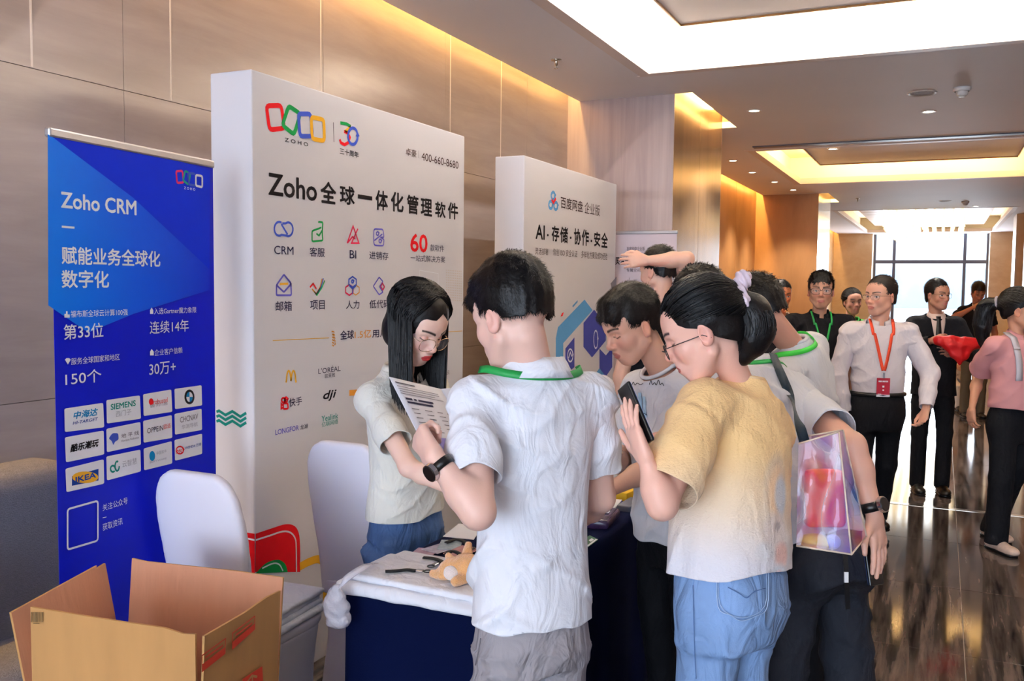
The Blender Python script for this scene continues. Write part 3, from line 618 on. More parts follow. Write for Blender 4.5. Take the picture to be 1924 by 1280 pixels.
X('酷乐潮玩', (131, 850.6, 835.6, 184.5), INK, .04, .2); SB.poly('brain_mark', soft([(203, 824), (210, 814), (221, 814), (222, 826), (215, 830), (212, 837), (209, 829)], .3), BLU, .0011); X('地 平 线', (227, 824, 815.7, 260), NAVY); X('Horizon Robotics', (227, 831, 827, 260), GREY)
X('OPPEIN', (275.6, 815, 805, 305.6), NAVY); X('欧派', (306.7, 807, 797.5, 319.5), RED); X('CHCNAV', (337.5, 794.7, 784, 371), GREY); X('华测导航', (340.5, 807.5, 799, 370.5), GLT)
SB.poly('badge_field', [(134, 895), (184, 881), (184, 903), (134, 913)], OBL, .0010); SB.poly('badge_oval', circ(159, 897, 24.5, 11, n=22)[:-1], YEL, .0013); SB.text('IKEA', 140.6, 907.5, 896.5, 179, OBL, .05, lift=.0016)
SB.stroke('cloud_mark', [(circ(211, 881, 4.5, 6, 0, 320, 12), False), (circ(219, 876, 4, 9, 60, 360, 12), False)], .006, TEAL, .0011); X('云智慧', (228.7, 878.7, 866.7, 256), GLT)
SB.poly('round_mark', circ(285, 857, 5.5, 9.5, n=14)[:-1], CYB, .0011); X('中国软件', (293, 855.5, 848.7, 312), GLT); X('SOFTWARE', (280.5, 871, 867.5, 312), GLT)
SB.stroke('oval_mark', [(circ(337, 846, 7, 7, n=14), True)], .005, RED, .0011); X('MG', (330, 853, 845.7, 345), RED, .02, .3); X('WENDA 万得', (347, 845, 839, 377), OBL, .01)
SB.stroke('rounded_frame', [(soft([(126, 957), (183, 941), (183, 1016), (126, 1033)], .08), True)], .006, WHT, .0008)
T('关注公众号', (192, 961, 948, 239)); SB.poly('dash', [(192, 972.5), (199, 971), (199, 972.2), (192, 973.7)], WHT, .0008); T('获取资讯', (192, 998, 984.5, 229.5)); 

b3, S3, L3 = rollup('pale lilac roll-up banner against the pier, behind the second display', (-2.50, 7.28, 0), (-1.95, 7.28, 0), 2.07, mat('print_lilac_sheet', s2l(206, 194, 206), .5, var=(1.5, .04)), 'roll-up banners')
S3.text('百度网盘企业版', 1177.5, 471, 463.7, 1211.5, BRN, 0.0); S3.text('灵活部署 · 开放共享', 1156, 497.5, 483, 1237, INK, .02); S3.text('专属空间随时办公', 1177, 511, 504.5, 1230, BRN, 0.0)
# ================================================================== IMPLICIT-SURFACE TOOLKIT (bodies, clothes, soft things)
def nz(v): v = np.asarray(v, float); return v/max(np.linalg.norm(v), 1e-9)
def frame(fwd, up):                                    # rows: right, forward, up
    f = nz(fwd); u = np.asarray(up, float); u = nz(u-f*np.dot(u, f)); return np.array([np.cross(f, u), f, u])
_wd = np.random.default_rng(3).normal(size=(24, 3)); _wd /= np.linalg.norm(_wd, axis=1, keepdims=True); _wd = _wd.astype(np.float32); _wp = np.random.default_rng(4).uniform(0, 6.28, 24).astype(np.float32)
def wnoise(p, freq, k0=0, n=5):
    o = 0
    for i in range(n): o = o+np.sin((p@_wd[(k0+i) % 24])*freq*(0.75+0.18*i)+_wp[(k0+i) % 24])
    return o/n
class Cap:                                             # tapered capsule, optionally flattened along an axis
    def __init__(s, a, b, ra, rb=None, k=0.02, op='u', flat=None):
        s.a, s.b = np.array(a, np.float32), np.array(b, np.float32); s.ra, s.rb = ra, (ra if rb is None else rb); s.k, s.op = k, op
        s.flat = None if flat is None else (nz(flat[0]).astype(np.float32), float(flat[1])); s.ra, s.rb = float(s.ra), float(s.rb)
    def __call__(s, p):
        ab = s.b-s.a; q = p-s.a; L = max(ab@ab, 1e-12); t = np.clip((q@ab)/L, 0, 1)
        d = q-t[..., None]*ab
        if s.flat is not None:
            c = d@s.flat[0]; d = d+c[..., None]*(s.flat[1]-1)*s.flat[0]
        return np.sqrt((d*d).sum(-1))-(s.ra+(s.rb-s.ra)*t)
class Ell:                                             # ellipsoid with local axes as rows of R
    def __init__(s, c, r, R=None, k=0.02, op='u'):
        s.c, s.r, s.R, s.k, s.op = np.array(c, np.float32), np.array(r, np.float32), np.asarray(np.eye(3) if R is None else R, np.float32), k, op
    def __call__(s, p):
        q = (p-s.c)@s.R.T; k0 = np.sqrt(((q/s.r)**2).sum(-1)); k1 = np.sqrt(((q/s.r**2)**2).sum(-1))
        return k0*(k0-1)/np.maximum(k1, 1e-6)
class Loft:                                            # stack of ellipses: rows (w, cx, cy, rx, ry_front, ry_back) in frame R at o
    def __init__(s, o, R, rows, k=0.02, op='u', pw=2.0):
        s.o, s.R, s.k, s.op, s.pw = np.array(o, np.float32), np.asarray(R, np.float32), k, op, pw
        rows = np.array(rows, float); w = rows[:, 0]; W = np.linspace(w[0], w[-1], 60)
        s.W = W; s.T = np.stack([s._cub(w, rows[:, i], W) for i in range(1, 6)])
    @staticmethod
    def _cub(x, y, X):
        m = np.gradient(y, x); i = np.clip(np.searchsorted(x, X)-1, 0, len(x)-2); h = x[i+1]-x[i]; t = (X-x[i])/h
        return (2*t**3-3*t**2+1)*y[i]+(t**3-2*t**2+t)*h*m[i]+(-2*t**3+3*t**2)*y[i+1]+(t**3-t**2)*h*m[i+1]
    def __call__(s, p):
        q = (p-s.o)@s.R.T; w = q[..., 2]; cx, cy, rx, rf, rb = (np.interp(w, s.W, s.T[i]).astype(np.float32) for i in range(5))
        x = q[..., 0]-cx; y = q[..., 1]-cy; ry = np.where(y > 0, rf, rb)
        k0 = (np.abs(x/rx)**s.pw+np.abs(y/ry)**s.pw)**(1/s.pw); d = (k0-1)*np.minimum(rx, ry)
        # nearer to a true distance away from the short axis
        g = np.sqrt((x/rx**2)**2+(y/ry**2)**2)/np.maximum(k0, 1e-6); d = (k0-1)/np.maximum(g, 1e-6)
        dz = np.maximum(s.W[0]-w, w-s.W[-1])
        return np.where(dz > 0, np.sqrt(np.maximum(d, 0)**2+dz**2), np.maximum(d, dz))
class Box:
    def __init__(s, c, h, R=None, r=0.0, k=0.01, op='u'):
        s.c, s.h, s.R, s.r, s.k, s.op = np.array(c, np.float32), np.array(h, np.float32)-np.float32(r), np.asarray(np.eye(3) if R is None else R, np.float32), float(r), k, op
    def __call__(s, p):
        q = np.abs((p-s.c)@s.R.T)-s.h; return np.sqrt((np.maximum(q, 0)**2).sum(-1))+np.minimum(q.max(-1), 0)-s.r
def smin(a, b, k):
    if k <= 0: return np.minimum(a, b)
    h = np.maximum(k-np.abs(a-b), 0)/k; return np.minimum(a, b)-h*h*k*0.25
def combine(D, d, pr):
    if pr.op == 'u': return smin(D, d, pr.k)
    if pr.op == 's': return -smin(-D, d, pr.k)
    return -smin(-D, -d, pr.k)
def field(prims, p):
    D = np.full(p.shape[:-1], 1e3)
    for pr in prims: D = combine(D, pr(p), pr)
    return D
def axis_coords(lo, hi, h, refine):
    out = [lo]; 
    while out[-1] < hi:
        x = out[-1]; st = h
        for a, b, hh in refine:
            if a <= x <= b: st = min(st, hh)
            elif x < a < x+st: st = max(hh, a-x)
        out.append(x+st)
    n = (len(out)-1) % 8
    if n:
        for _ in range(8-n): out.append(out[-1]+h)
    return np.array(out)
def isomesh(prims, lo, hi, h, refine=(), disp=None, amp=0.0):
    """surface of a blended implicit body by sparse surface nets; returns verts, quads"""
    X, Y, Z = (axis_coords(lo[i], hi[i], h, [(c[i]-r, c[i]+r, hh) for c, r, hh in refine]) for i in range(3))
    nb = [(len(A)-1)//8 for A in (X, Y, Z)]
    I, J, K = np.meshgrid(*[np.arange(n) for n in nb], indexing='ij'); I, J, K = I.ravel(), J.ravel(), K.ravel()
    c0 = np.stack([X[I*8], Y[J*8], Z[K*8]], -1); c1 = np.stack([X[I*8+8], Y[J*8+8], Z[K*8+8]], -1)
    ctr = (c0+c1)/2; half = np.linalg.norm(c1-c0, axis=1)/2
    dc = [pr(ctr) for pr in prims]; D = np.full(len(ctr), 1e3)
    for pr, d in zip(prims, dc): D = combine(D, d, pr)
    act = np.abs(D) < half*1.35+amp+0.012
    I, J, K, ctr, half, D = I[act], J[act], K[act], ctr[act], half[act], D[act]; dc = [d[act] for d in dc]
    n = len(I); ar = np.arange(9)
    gx = X[I[:, None]*8+ar]; gy = Y[J[:, None]*8+ar]; gz = Z[K[:, None]*8+ar]
    P = np.empty((n, 9, 9, 9, 3), np.float32); P[..., 0] = gx[:, :, None, None]; P[..., 1] = gy[:, None, :, None]; P[..., 2] = gz[:, None, None, :]
    V = np.full((n, 9, 9, 9), 1e3, np.float32)
    for pr, d in zip(prims, dc):
        m = d < 2.1*half+1.5*pr.k+0.012+amp if pr.op == 'u' else (np.abs(d) < 2.1*half+1.5*pr.k+0.012+amp) | ((d < 0) if pr.op == 's' else (d > 0))
        if m.all(): V = combine(V, pr(P), pr).astype(np.float32)
        elif m.any(): V[m] = combine(V[m], pr(P[m]), pr)
    if disp is not None: V = V+disp(P).astype(np.float32)
    V = np.where(V == 0, 1e-7, V)
    ny, nz_ = len(Y)+1, len(Z)+1
    ins = V < 0
    cnt = np.zeros((n, 8, 8, 8), np.int8)
    for a in (0, 1):
        for b in (0, 1):
            for c in (0, 1): cnt += ins[:, a:8+a, b:8+b, c:8+c]
    cell = np.argwhere((cnt > 0) & (cnt < 8))
    if len(cell) == 0: return np.zeros((0, 3)), np.zeros((0, 4), int)
    bi, ci, cj, ck = cell.T
    acc = np.zeros((len(cell), 3)); num = np.zeros(len(cell))
    crn = [(a, b, c) for a in (0, 1) for b in (0, 1) for c in (0, 1)]
    for p in crn:
        for ax in range(3):
            if p[ax]: continue
            q = list(p); q[ax] = 1
            v0 = V[bi, ci+p[0], cj+p[1], ck+p[2]]; v1 = V[bi, ci+q[0], cj+q[1], ck+q[2]]
            cr = (v0 < 0) != (v1 < 0); t = np.where(cr, v0/np.where(cr, v0-v1, 1), 0)
            p0 = P[bi, ci+p[0], cj+p[1], ck+p[2]]; p1 = P[bi, ci+q[0], cj+q[1], ck+q[2]]
            acc += np.where(cr[:, None], p0+(p1-p0)*t[:, None], 0); num += cr
    verts = acc/num[:, None]
    cid = ((I[bi]*8+ci).astype(np.int64)*ny+(J[bi]*8+cj))*nz_+(K[bi]*8+ck)
    order = np.argsort(cid); cid = cid[order]; verts = verts[order]
    quads = []
    for ax in range(3):
        s0 = [slice(0, 8)]*3; s1 = list(s0); s1[ax] = slice(1, 9)
        a = ins[(slice(None),)+tuple(s0)]; b = ins[(slice(None),)+tuple(s1)]
        e = np.argwhere(a != b)
        if len(e) == 0: continue
        be = e[:, 0]; g = [I[be]*8+e[:, 1], J[be]*8+e[:, 2], K[be]*8+e[:, 3]]
        u, v = (ax+1) % 3, (ax+2) % 3; ids = []
        ok = np.ones(len(e), bool)
        for du, dv in ((0, 0), (-1, 0), (-1, -1), (0, -1)):
            gg = list(g); gg[u] = gg[u]+du; gg[v] = gg[v]+dv
            key = (gg[0].astype(np.int64)*ny+gg[1])*nz_+gg[2]; ix = np.clip(np.searchsorted(cid, key), 0, len(cid)-1)
            ok &= (cid[ix] == key); ids.append(ix)
        q = np.stack(ids, 1); fl_ = ~a[tuple(e.T)]
        q[fl_] = q[fl_][:, ::-1]; quads.append(q[ok])
    return verts, np.concatenate(quads)
def relax(V, F, it=1, lam=0.5):
    n = len(V); e = np.concatenate([F[:, [0, 1]], F[:, [1, 2]], F[:, [2, 3]], F[:, [3, 0]]]) if F.shape[1] == 4 else np.concatenate([F[:, [0, 1]], F[:, [1, 2]], F[:, [2, 0]]])
    for _ in range(it):
        A = np.zeros((n, 3)); c = np.zeros(n)
        for i in range(3): A[:, i] = np.bincount(e[:, 0], V[e[:, 1], i], n)+np.bincount(e[:, 1], V[e[:, 0], i], n)
        c = np.bincount(e[:, 0], minlength=n)+np.bincount(e[:, 1], minlength=n)
        V = V+lam*(A/np.maximum(c, 1)[:, None]-V)
    return V
def clip(V, F, g):
    """keep the part of the mesh where g < 0, cut cleanly along g = 0 (F quads or tris)"""
    T = np.concatenate([F[:, [0, 1, 2]], F[:, [0, 2, 3]]]) if F.shape[1] == 4 else F
    s = g[T] < 0; c = s.sum(1); keep = T[c == 3]; V = list(V); new = {}; out = [keep]; ext = []
    def cut(i, j):
        k = (min(i, j), max(i, j))
        if k not in new:
            t = g[i]/(g[i]-g[j]); t = min(max(t, 0), 1); new[k] = len(V); V.append(np.asarray(V[i])*(1-t)+np.asarray(V[j])*t)
        return new[k]
    for t, m in zip(T[(c == 1) | (c == 2)], s[(c == 1) | (c == 2)]):
        t = list(map(int, t))
        if m.sum() == 1:
            r = int(np.argmax(m)); a, b, d = t[r], t[(r+1) % 3], t[(r+2) % 3]; ext.append((a, cut(a, b), cut(a, d)))
        else:
            r = int(np.argmin(m)); a, b, d = t[r], t[(r+1) % 3], t[(r+2) % 3]; p, q = cut(a, b), cut(a, d); ext += [(p, b, d), (p, d, q)]
    if ext: out.append(np.array(ext))
    T = np.concatenate(out); V = np.array(V); used = np.unique(T); mp = np.full(len(V), -1); mp[used] = np.arange(len(used))
    return V[used], mp[T]
def prim_bounds(prims, pad):
    lo, hi = [], []
    for p in prims:
        if p.op != 'u': continue
        if isinstance(p, Cap): r = max(p.ra, p.rb); lo += [np.minimum(p.a, p.b)-r]; hi += [np.maximum(p.a, p.b)+r]
        elif isinstance(p, Ell): r = p.r.max(); lo += [p.c-r]; hi += [p.c+r]
        elif isinstance(p, Box): r = np.linalg.norm(p.h+p.r); lo += [p.c-r]; hi += [p.c+r]
        else:
            for w, cx, cy, rx, rf, rb in zip(p.W, *p.T):
                c = p.o+np.array([cx, cy, w])@p.R; r = max(rx, rf, rb); lo += [c-r]; hi += [c+r]
    return np.min(lo, 0)-pad, np.max(hi, 0)+pad
def cluster(V, F, mask, h):
    """thin out the hidden part of a mesh by merging vertices on a coarse lattice"""
    T = np.concatenate([F[:, [0, 1, 2]], F[:, [0, 2, 3]]]); n = len(V); idx = np.arange(n)
    key = np.floor(V[mask]/h).astype(np.int64); _, inv = np.unique((key[:, 0]*4001+key[:, 1])*4001+key[:, 2], return_inverse=True); m = inv.max()+1
    C = np.stack([np.bincount(inv, V[mask][:, i], m)/np.bincount(inv, minlength=m) for i in range(3)], 1)
    rest = ~mask; mp = np.empty(n, np.int64); mp[rest] = np.arange(rest.sum()); mp[mask] = rest.sum()+inv
    T = mp[T]; T = T[(T[:, 0] != T[:, 1]) & (T[:, 1] != T[:, 2]) & (T[:, 0] != T[:, 2])]
    _, u = np.unique(np.sort(T, 1), axis=0, return_index=True); return np.concatenate([V[rest], C]), T[np.sort(u)]
def soft_obj(name, prims, h, m, parent=None, refine=(), disp=None, amp=0.0, cut=None, thick=0.0, smooth_it=1, paint=None, post=None, merge=None):
    lo, hi = prim_bounds(prims, 0.02+amp)
    V, F = isomesh(prims, lo, hi, h, refine, disp, amp)
    if smooth_it: V = relax(V, F, smooth_it, 0.5)
    if post is not None: V = post(V)
    if merge is not None: V, F = cluster(V, F, merge(V), 0.026)
    if cut is not None: V, F = clip(V, F, cut(V))
    col = paint(V) if paint else None
    o = mesh_obj(name, V, F, m, None, True, col)
    if thick:
        md = o.modifiers.new('cloth_thickness', 'SOLIDIFY'); md.thickness = thick; md.offset = -1
    if parent is not None: adopt(o, parent)
    return o

# ================================================================== PEOPLE
def S_(rgb): return np.array(s2l(*rgb))
M_SKIN = mat('skin', (0.8, 0.6, 0.5), 0.45, vcol='Col', sss=0.08, bump=(220, 0.05))
M_HAIR = mat('black_hair', s2l(15, 12, 13), 0.45, spec=0.35, bump=(70, 0.2), var=(25, 0.3))
M_BLACKP = mat('black_plastic', s2l(16, 16, 18), 0.3, var=(20, 0.1))
M_WIRE = mat('gold_wire', s2l(190, 160, 130), 0.25, metal=0.9, var=(20, 0.05)); M_GLASS = mat('lens_glass', (0.95, 0.95, 1.0), 0.02, alpha=0.12)
M_CHROME = mat('chrome', s2l(200, 200, 205), 0.15, metal=1.0, var=(20, 0.05))
class Fig:
    """a person: joints in world space, helpers that grow body, hair and clothes as children of one Empty"""
    def __init__(s, label, pos, height, face, lean=0.0, side=0.0, twist=0.0, build=1.0, cat='person', group=None, pel=None, nk=None, hipw=0.047):
        if pel is not None:
            pos = pel[:2]
            if height is None: height = np.linalg.norm(nk-pel)/0.318
        s.h, s.b = height, build; f = math.radians(face); s.face = np.array([math.cos(f), math.sin(f), 0.0])
        s.root = thing('person', label, cat, (pos[0], pos[1], 0.0), group); s.base = np.array([pos[0], pos[1], 0.0])
        z = np.array([0, 0, 1.0]); r = np.cross(s.face, z); s.r0 = r; k = height/1.72
        s.k = k
        up = nz(z+s.face*math.tan(math.radians(lean))+r*math.tan(math.radians(side))); s.up = up
        s.pel = s.base+z*0.525*height
        if pel is not None: s.pel = np.array(pel, float); up = nz(nk-pel); s.up = up
        s.R = frame(nz(s.face-up*np.dot(s.face, up)), up)              # torso frame
        tw = math.radians(twist); fr = s.face*math.cos(tw)+r*math.sin(tw); s.RS = frame(nz(fr-up*np.dot(fr, up)), up)
        s.ch = s.pel+up*0.20*height; s.nk = s.pel+up*0.318*height
        sw = 0.097*height*build; s.sw = sw
        s.sh = {q: s.nk-up*0.046*height+s.RS[0]*(sw if q == 'R' else -sw) for q in 'LR'}
        s.hip = {q: s.pel-z*0.015*height+r*(hipw*height if q == 'R' else -hipw*height) for q in 'LR'}
        s.kn = {q: s.base+z*0.285*height+r*(0.055*height if q == 'R' else -0.055*height)+s.face*0.015 for q in 'LR'}
        s.an = {q: s.base+z*0.05*height+r*(0.055*height if q == 'R' else -0.055*height)-s.face*0.01 for q in 'LR'}
        s.foot = {q: s.face for q in 'LR'}
        s.head_c = s.nk+up*0.088*height+s.face*0.02; s.HR = frame(s.face, z); s.hs = 0.98*k
        s.el, s.wr, s.hd = {}, {}, {}
        for q in 'LR': s.arm(q, s.sh[q]-z*0.30*height+s.RS[0]*(0.05 if q == 'R' else -0.05)+s.face*0.03)
    def head(s, yaw=0.0, pitch=0.0, roll=0.0, fwd=0.02, dx=0.0, dz=0.0, scale=None, at=None):
        """yaw + turns to the person's left, pitch + looks down"""
        y, p = math.radians(yaw), math.radians(pitch); r = np.cross(s.face, [0, 0, 1.0])
        f = s.face*math.cos(y)-r*math.sin(y); f = f*math.cos(p)-np.array([0, 0, 1.0])*math.sin(p)
        u = np.array([0, 0, 1.0])+nz(f*[1, 1, 0])*math.sin(p)*1.0+np.cross(f, [0, 0, 1.0])*math.sin(math.radians(roll))
        s.HR = frame(f, u); s.head_c = s.nk+np.array([0, 0, 1.0])*(0.088*s.h+dz)+s.face*fwd+r*dx
        if scale: s.hs = scale
        if at is not None: s.head_c = np.array(at, float)
        return s
    def arm(s, q, wrist, hint=None, hand_dir=None, palm=None, curl=0.35, spread=0.12, thumb=0.5, lens=None, elbow=None):
        """two-bone arm to the wrist; hint pulls the elbow; hand frame from finger direction and palm normal"""
        a = s.sh[q]; w = np.asarray(wrist, float); L1, L2 = lens or (0.172*s.h, 0.150*s.h)
        d = w-a; L = np.linalg.norm(d)
        if L > (L1+L2)*0.995: w = a+d/L*(L1+L2)*0.995; d = w-a; L = np.linalg.norm(d)
        x = (L1*L1-L2*L2+L*L)/(2*L); y = math.sqrt(max(L1*L1-x*x, 0))
        hv = np.asarray(hint, float) if hint is not None else (-s.face*0.6-s.up*0.5+s.RS[0]*(0.5 if q == 'R' else -0.5))
        n = hv-d/L*np.dot(hv, d/L); e = a+d/L*x+nz(n)*y
        if elbow is not None: e = np.array(elbow, float)
        s.el[q], s.wr[q] = e, w
        hd = nz(hand_dir) if hand_dir is not None else nz(w-e)
        pn = np.asarray(palm, float) if palm is not None else -(s.RS[0] if q == 'R' else -s.RS[0])
        pn = nz(pn-hd*np.dot(pn, hd)); s.hd[q] = (hd, pn, curl, spread, thumb)
        return s
    def hand_prims(s, q):
        hd, pn, curl, spread, th = s.hd[q]; k = s.k*0.94; w = s.wr[q]
        sd = np.cross(pn, hd)*(1 if q == 'R' else -1)      # towards the thumb
        sd = nz(sd); out = []
        cl = curl if isinstance(curl, (list, tuple)) else [curl]*4
        for i, (off, l, r) in enumerate(((0.030, 0.078, 0.0090), (0.010, 0.086, 0.0092), (-0.010, 0.080, 0.0088), (-0.029, 0.064, 0.0078))):
            kn = w+hd*(0.088-0.005*abs(i-1))*k+sd*off*k
            out.append(Cap(w+hd*0.012*k+sd*off*0.55*k, kn, 0.0145*k, 0.0118*k, 0.012))
            c = cl[i]; ang = 0.0; p = kn; sp = (1.2-i)*spread
            for j, (fr, bend) in enumerate(((0.45, 0.9), (0.31, 1.15), (0.24, 0.8))):
                ang += c*bend; dr = hd*math.cos(ang)+pn*math.sin(ang)+sd*sp*math.cos(ang)*0.7; dr = nz(dr)
                e = p+dr*l*fr*k*1.05; out.append(Cap(p, e, r*k*(1-0.07*j), r*k*(0.92-0.09*j), 0.004)); p = e
        b = w+hd*0.022*k+sd*0.022*k; out.append(Cap(w+hd*0.01*k, w+hd*0.06*k, 0.019*k, 0.020*k, 0.014, flat=(pn, 1.35)))
        m = b+hd*0.030*k+sd*(0.024*(1-th)+0.012)*k+pn*0.020*th*k; out.append(Cap(b, m, 0.0155*k, 0.0125*k, 0.012))
        t1 = m+nz(hd*0.9+sd*(0.6-0.9*th)+pn*0.55*th)*0.034*k; out.append(Cap(m, t1, 0.0108*k, 0.0098*k, 0.005))
        out.append(Cap(t1, t1+nz(hd*1.0+sd*(0.2-0.9*th)+pn*0.5*th)*0.026*k, 0.0095*k, 0.0078*k, 0.004)); return out
    def head_prims(s, female=False, jaw=1.0, nose=1.0, open_eyes=True, ears=True):
        R, c, k = s.HR, s.head_c, s.hs
        P = lambda x, y, z: c+(np.array([x, y, z])*k)@R
        E = lambda x, y, z, r, kk=0.02, op='u', RR=None: Ell(P(x, y, z), np.array(r)*k, R if RR is None else RR, kk, op)
        cw = 0.93 if female else 1.0
        o = [E(0, -0.014, 0.036, (0.0755, 0.094, 0.082), 0.03), E(0, 0.028, -0.028, (0.059*cw, 0.060, 0.078), 0.035),
             E(0, 0.052, -0.090, (0.026*cw*jaw, 0.026, 0.020), 0.03), E(0, 0.045, 0.045, (0.062, 0.045, 0.05), 0.03)]
        for q in (-1, 1):
            o += [Cap(P(q*0.054*cw*jaw, -0.002, -0.050), P(q*0.018, 0.056, -0.093), 0.017*k, 0.013*k, 0.03), E(q*0.036, 0.056, -0.024, (0.024, 0.022, 0.022), 0.025),
                  Cap(P(q*0.012, 0.084, 0.021), P(q*0.048, 0.066, 0.021), 0.0085*k, 0.008*k, 0.016)]
            o += [E(q*0.032, 0.090, 0.003, (0.017, 0.014, 0.0105), 0.014, 's'), E(q*0.032, 0.0695, 0.002, (0.0140, 0.0140, 0.0125), 0.003)]
            if ears:
                er = frame(nz(R[1]*0.94-R[0]*q*-0.35), R[2])
                o += [E(q*0.077, -0.008, -0.004, (0.0085, 0.0185, 0.031), 0.006, 'u', er), E(q*0.086, -0.003, -0.002, (0.007, 0.010, 0.019), 0.005, 's', er), E(q*0.078, -0.002, -0.024, (0.006, 0.010, 0.010), 0.006)]
        o += [Cap(P(0, 0.080, 0.018), P(0, 0.103*nose, -0.026), 0.0075*k, 0.0105*k, 0.014), E(0, 0.101*nose, -0.030, (0.011, 0.011, 0.0095), 0.008)]
        for q in (-1, 1): o.append(E(q*0.0125, 0.092, -0.033, (0.0085, 0.010, 0.0075), 0.006))
        o += [E(0, 0.080, -0.060, (0.024, 0.016, 0.020), 0.02), E(0, 0.0885, -0.0585, (0.021, 0.0085, 0.0052), 0.005), E(0, 0.0870, -0.0685, (0.0175, 0.0085, 0.0058), 0.005), E(0, 0.098, -0.0637, (0.024, 0.008, 0.0014), 0.004, 's')]
        return o
    def body_prims(s, female=False, **kw):
        o = s.head_prims(female, **kw); k = s.k; nr = 0.0455*k*(0.92 if female else 1.06)
        o.append(Cap(s.head_c+(np.array([0, -0.030, -0.050])*s.hs)@s.HR, s.nk-s.up*0.03-s.face*0.006, nr, nr*1.02, 0.016))
        o.append(Ell(s.nk-s.up*0.105*k-s.face*0.005, np.array([0.128*s.b, 0.066, 0.066])*k, s.RS, 0.03))
        o.append(Ell(s.ch, np.array([0.125*s.b, 0.085, 0.15])*k, s.RS, 0.05))
        for q in 'LR':
            t = 0.88 if female else 1.0
            o += [Cap(s.nk-s.up*0.055*k, s.sh[q], 0.036*k, 0.044*k, 0.02), Cap(s.sh[q], s.el[q], 0.050*k*t*s.b, 0.038*k*t*s.b, 0.03),
                  Cap(s.el[q], s.el[q]*0.65+s.wr[q]*0.35, 0.0375*k*t*s.b, 0.0385*k*t*s.b, 0.02), Cap(s.el[q]*0.65+s.wr[q]*0.35, s.wr[q]+(s.wr[q]-s.el[q])*0.03, 0.0385*k*t*s.b, 0.0235*k*t, 0.02, flat=(s.hd[q][1], 1.12))]
            o += s.hand_prims(q)
        return o
    def body(s, skin=(222, 176, 156), h=0.006, hh=0.0028, female=False, lips=(190, 118, 110), brow=1.0, eyes='open', hands=0.0035, **kw):
        pr = s.body_prims(female, **kw); ref = []
        if hh: ref.append((s.head_c, 0.125*s.hs, hh))
        if hands:
            for q in 'LR': ref.append((s.wr[q]+s.hd[q][0]*0.08*s.k, 0.10*s.k, hands))
        base, lipc, dark = S_(skin), S_(lips), S_((34, 24, 24)); rosy = S_((min(255, skin[0]+4), skin[1]-34, skin[2]-30))
        def paint(V):
            q = ((V-s.head_c)@s.HR.T)/s.hs; x, y, z = q.T; ax = np.abs(x)
            C = np.tile(base, (len(V), 1))
            def mix(c, w): 
                w = np.clip(w, 0, 1)[:, None]; C[:] = C*(1-w)+c*w
            near = (np.linalg.norm(q, axis=1) < 0.16)
            mix(rosy, 0.45*np.exp(-(((ax-0.040)/0.020)**2+((z+0.026)/0.018)**2))*(y > 0.03)*near)
            mix(rosy, 0.5*np.exp(-((x/0.016)**2+((z+0.030)/0.012)**2))*(y > 0.085)*near); mix(rosy, 0.35*(ax > 0.072)*(np.abs(z) < 0.045)*near)
            lw = 0.023*np.sqrt(np.clip(1-((z+0.0637)/0.0125)**2, 0, 1)); mix(lipc, 1.0*(ax < lw)*(y > 0.062)*(z > -0.0750)*(z < -0.0535)*near)
            if brow:
                bz = 0.0245+0.006*np.sin(np.clip((ax-0.012)/0.044, 0, 1)*PI*0.72)-0.03*np.clip(ax-0.046, 0, 1)
                mix(dark, brow*np.clip(1.5-np.abs(z-bz)/(0.0042*(1.15-ax*9)), 0, 1)*(ax > 0.011)*(ax < 0.055)*(y > 0.035)*near)
            ex, ez = (ax-0.032)/0.0155, (z-0.002)
            lid = 0.0062*np.clip(1-ex**2, 0, 1)
            if eyes == 'open':
                ino = (np.abs(ex) < 1)*(ez < lid)*(ez > -lid*0.75)*(y > 0.055)*near
                mix(S_((228, 220, 216)), 1.0*ino); ir = np.sqrt((ax-0.032)**2+(ez-0.0005)**2); mix(dark, 1.0*ino*(ir < 0.0066))
                mix(dark, 0.9*(np.abs(ez-lid) < 0.0014)*(np.abs(ex) < 1.08)*(y > 0.05)*near)
            else:                                             # lowered lids: dark lash line along the lower edge
                mix(dark, 0.95*(np.abs(ez+0.0045*np.clip(1-ex**2, 0, 1)+0.0005) < 0.0019)*(np.abs(ex) < 1.1)*(y > 0.05)*near)
                mix(rosy, 0.3*np.exp(-(ex**2+((ez-0.004)/0.006)**2))*(y > 0.05)*near)
            return C
        tor = [Ell(s.nk-s.up*0.090*s.k-s.face*0.005, np.array([0.130*s.b, 0.070, 0.070])*s.k, s.RS, 0.05), Ell(s.ch, np.array([0.125*s.b, 0.085, 0.15])*s.k, s.RS, 0.05)]
        hid = lambda V: (field(tor, V) < 0.006) & (((V-s.nk)@s.up) < -0.075)
        s.skin = soft_obj('body', pr, h, M_SKIN, s.root, ref, smooth_it=1, paint=paint, merge=hid)
        return s
    # ---------------------------------------------------------------- clothes
    def fold(s, amp, freq, direc, seed=0, zones=()):
        d = nz(direc); d2 = nz(np.cross(d, s.face)+d*0.5)
        def f(p):
            n1 = wnoise(p, 8.0, seed, 4); n2 = wnoise(p, 19.0, seed+7, 4)
            v = 1-np.abs(np.sin((p@d)*freq*0.5+3.4*n1+1.5*n2)); v = v**1.6                    # narrow ridges, broad troughs
            v2 = 1-np.abs(np.sin((p@d2)*freq*0.42+2.6*n2+2.0*n1+1.3)); v2 = v2*v2
            a = 0.40
            for c, r, g in zones: a = a+g*np.exp(-((p-c)**2).sum(-1)/(r*r))
            a = np.minimum(a, 1.5)*(0.75+0.7*n1)
            return np.minimum(-amp*a*(v*1.1+v2*0.7-0.55)-amp*0.5*n2, 0.003)
        return f
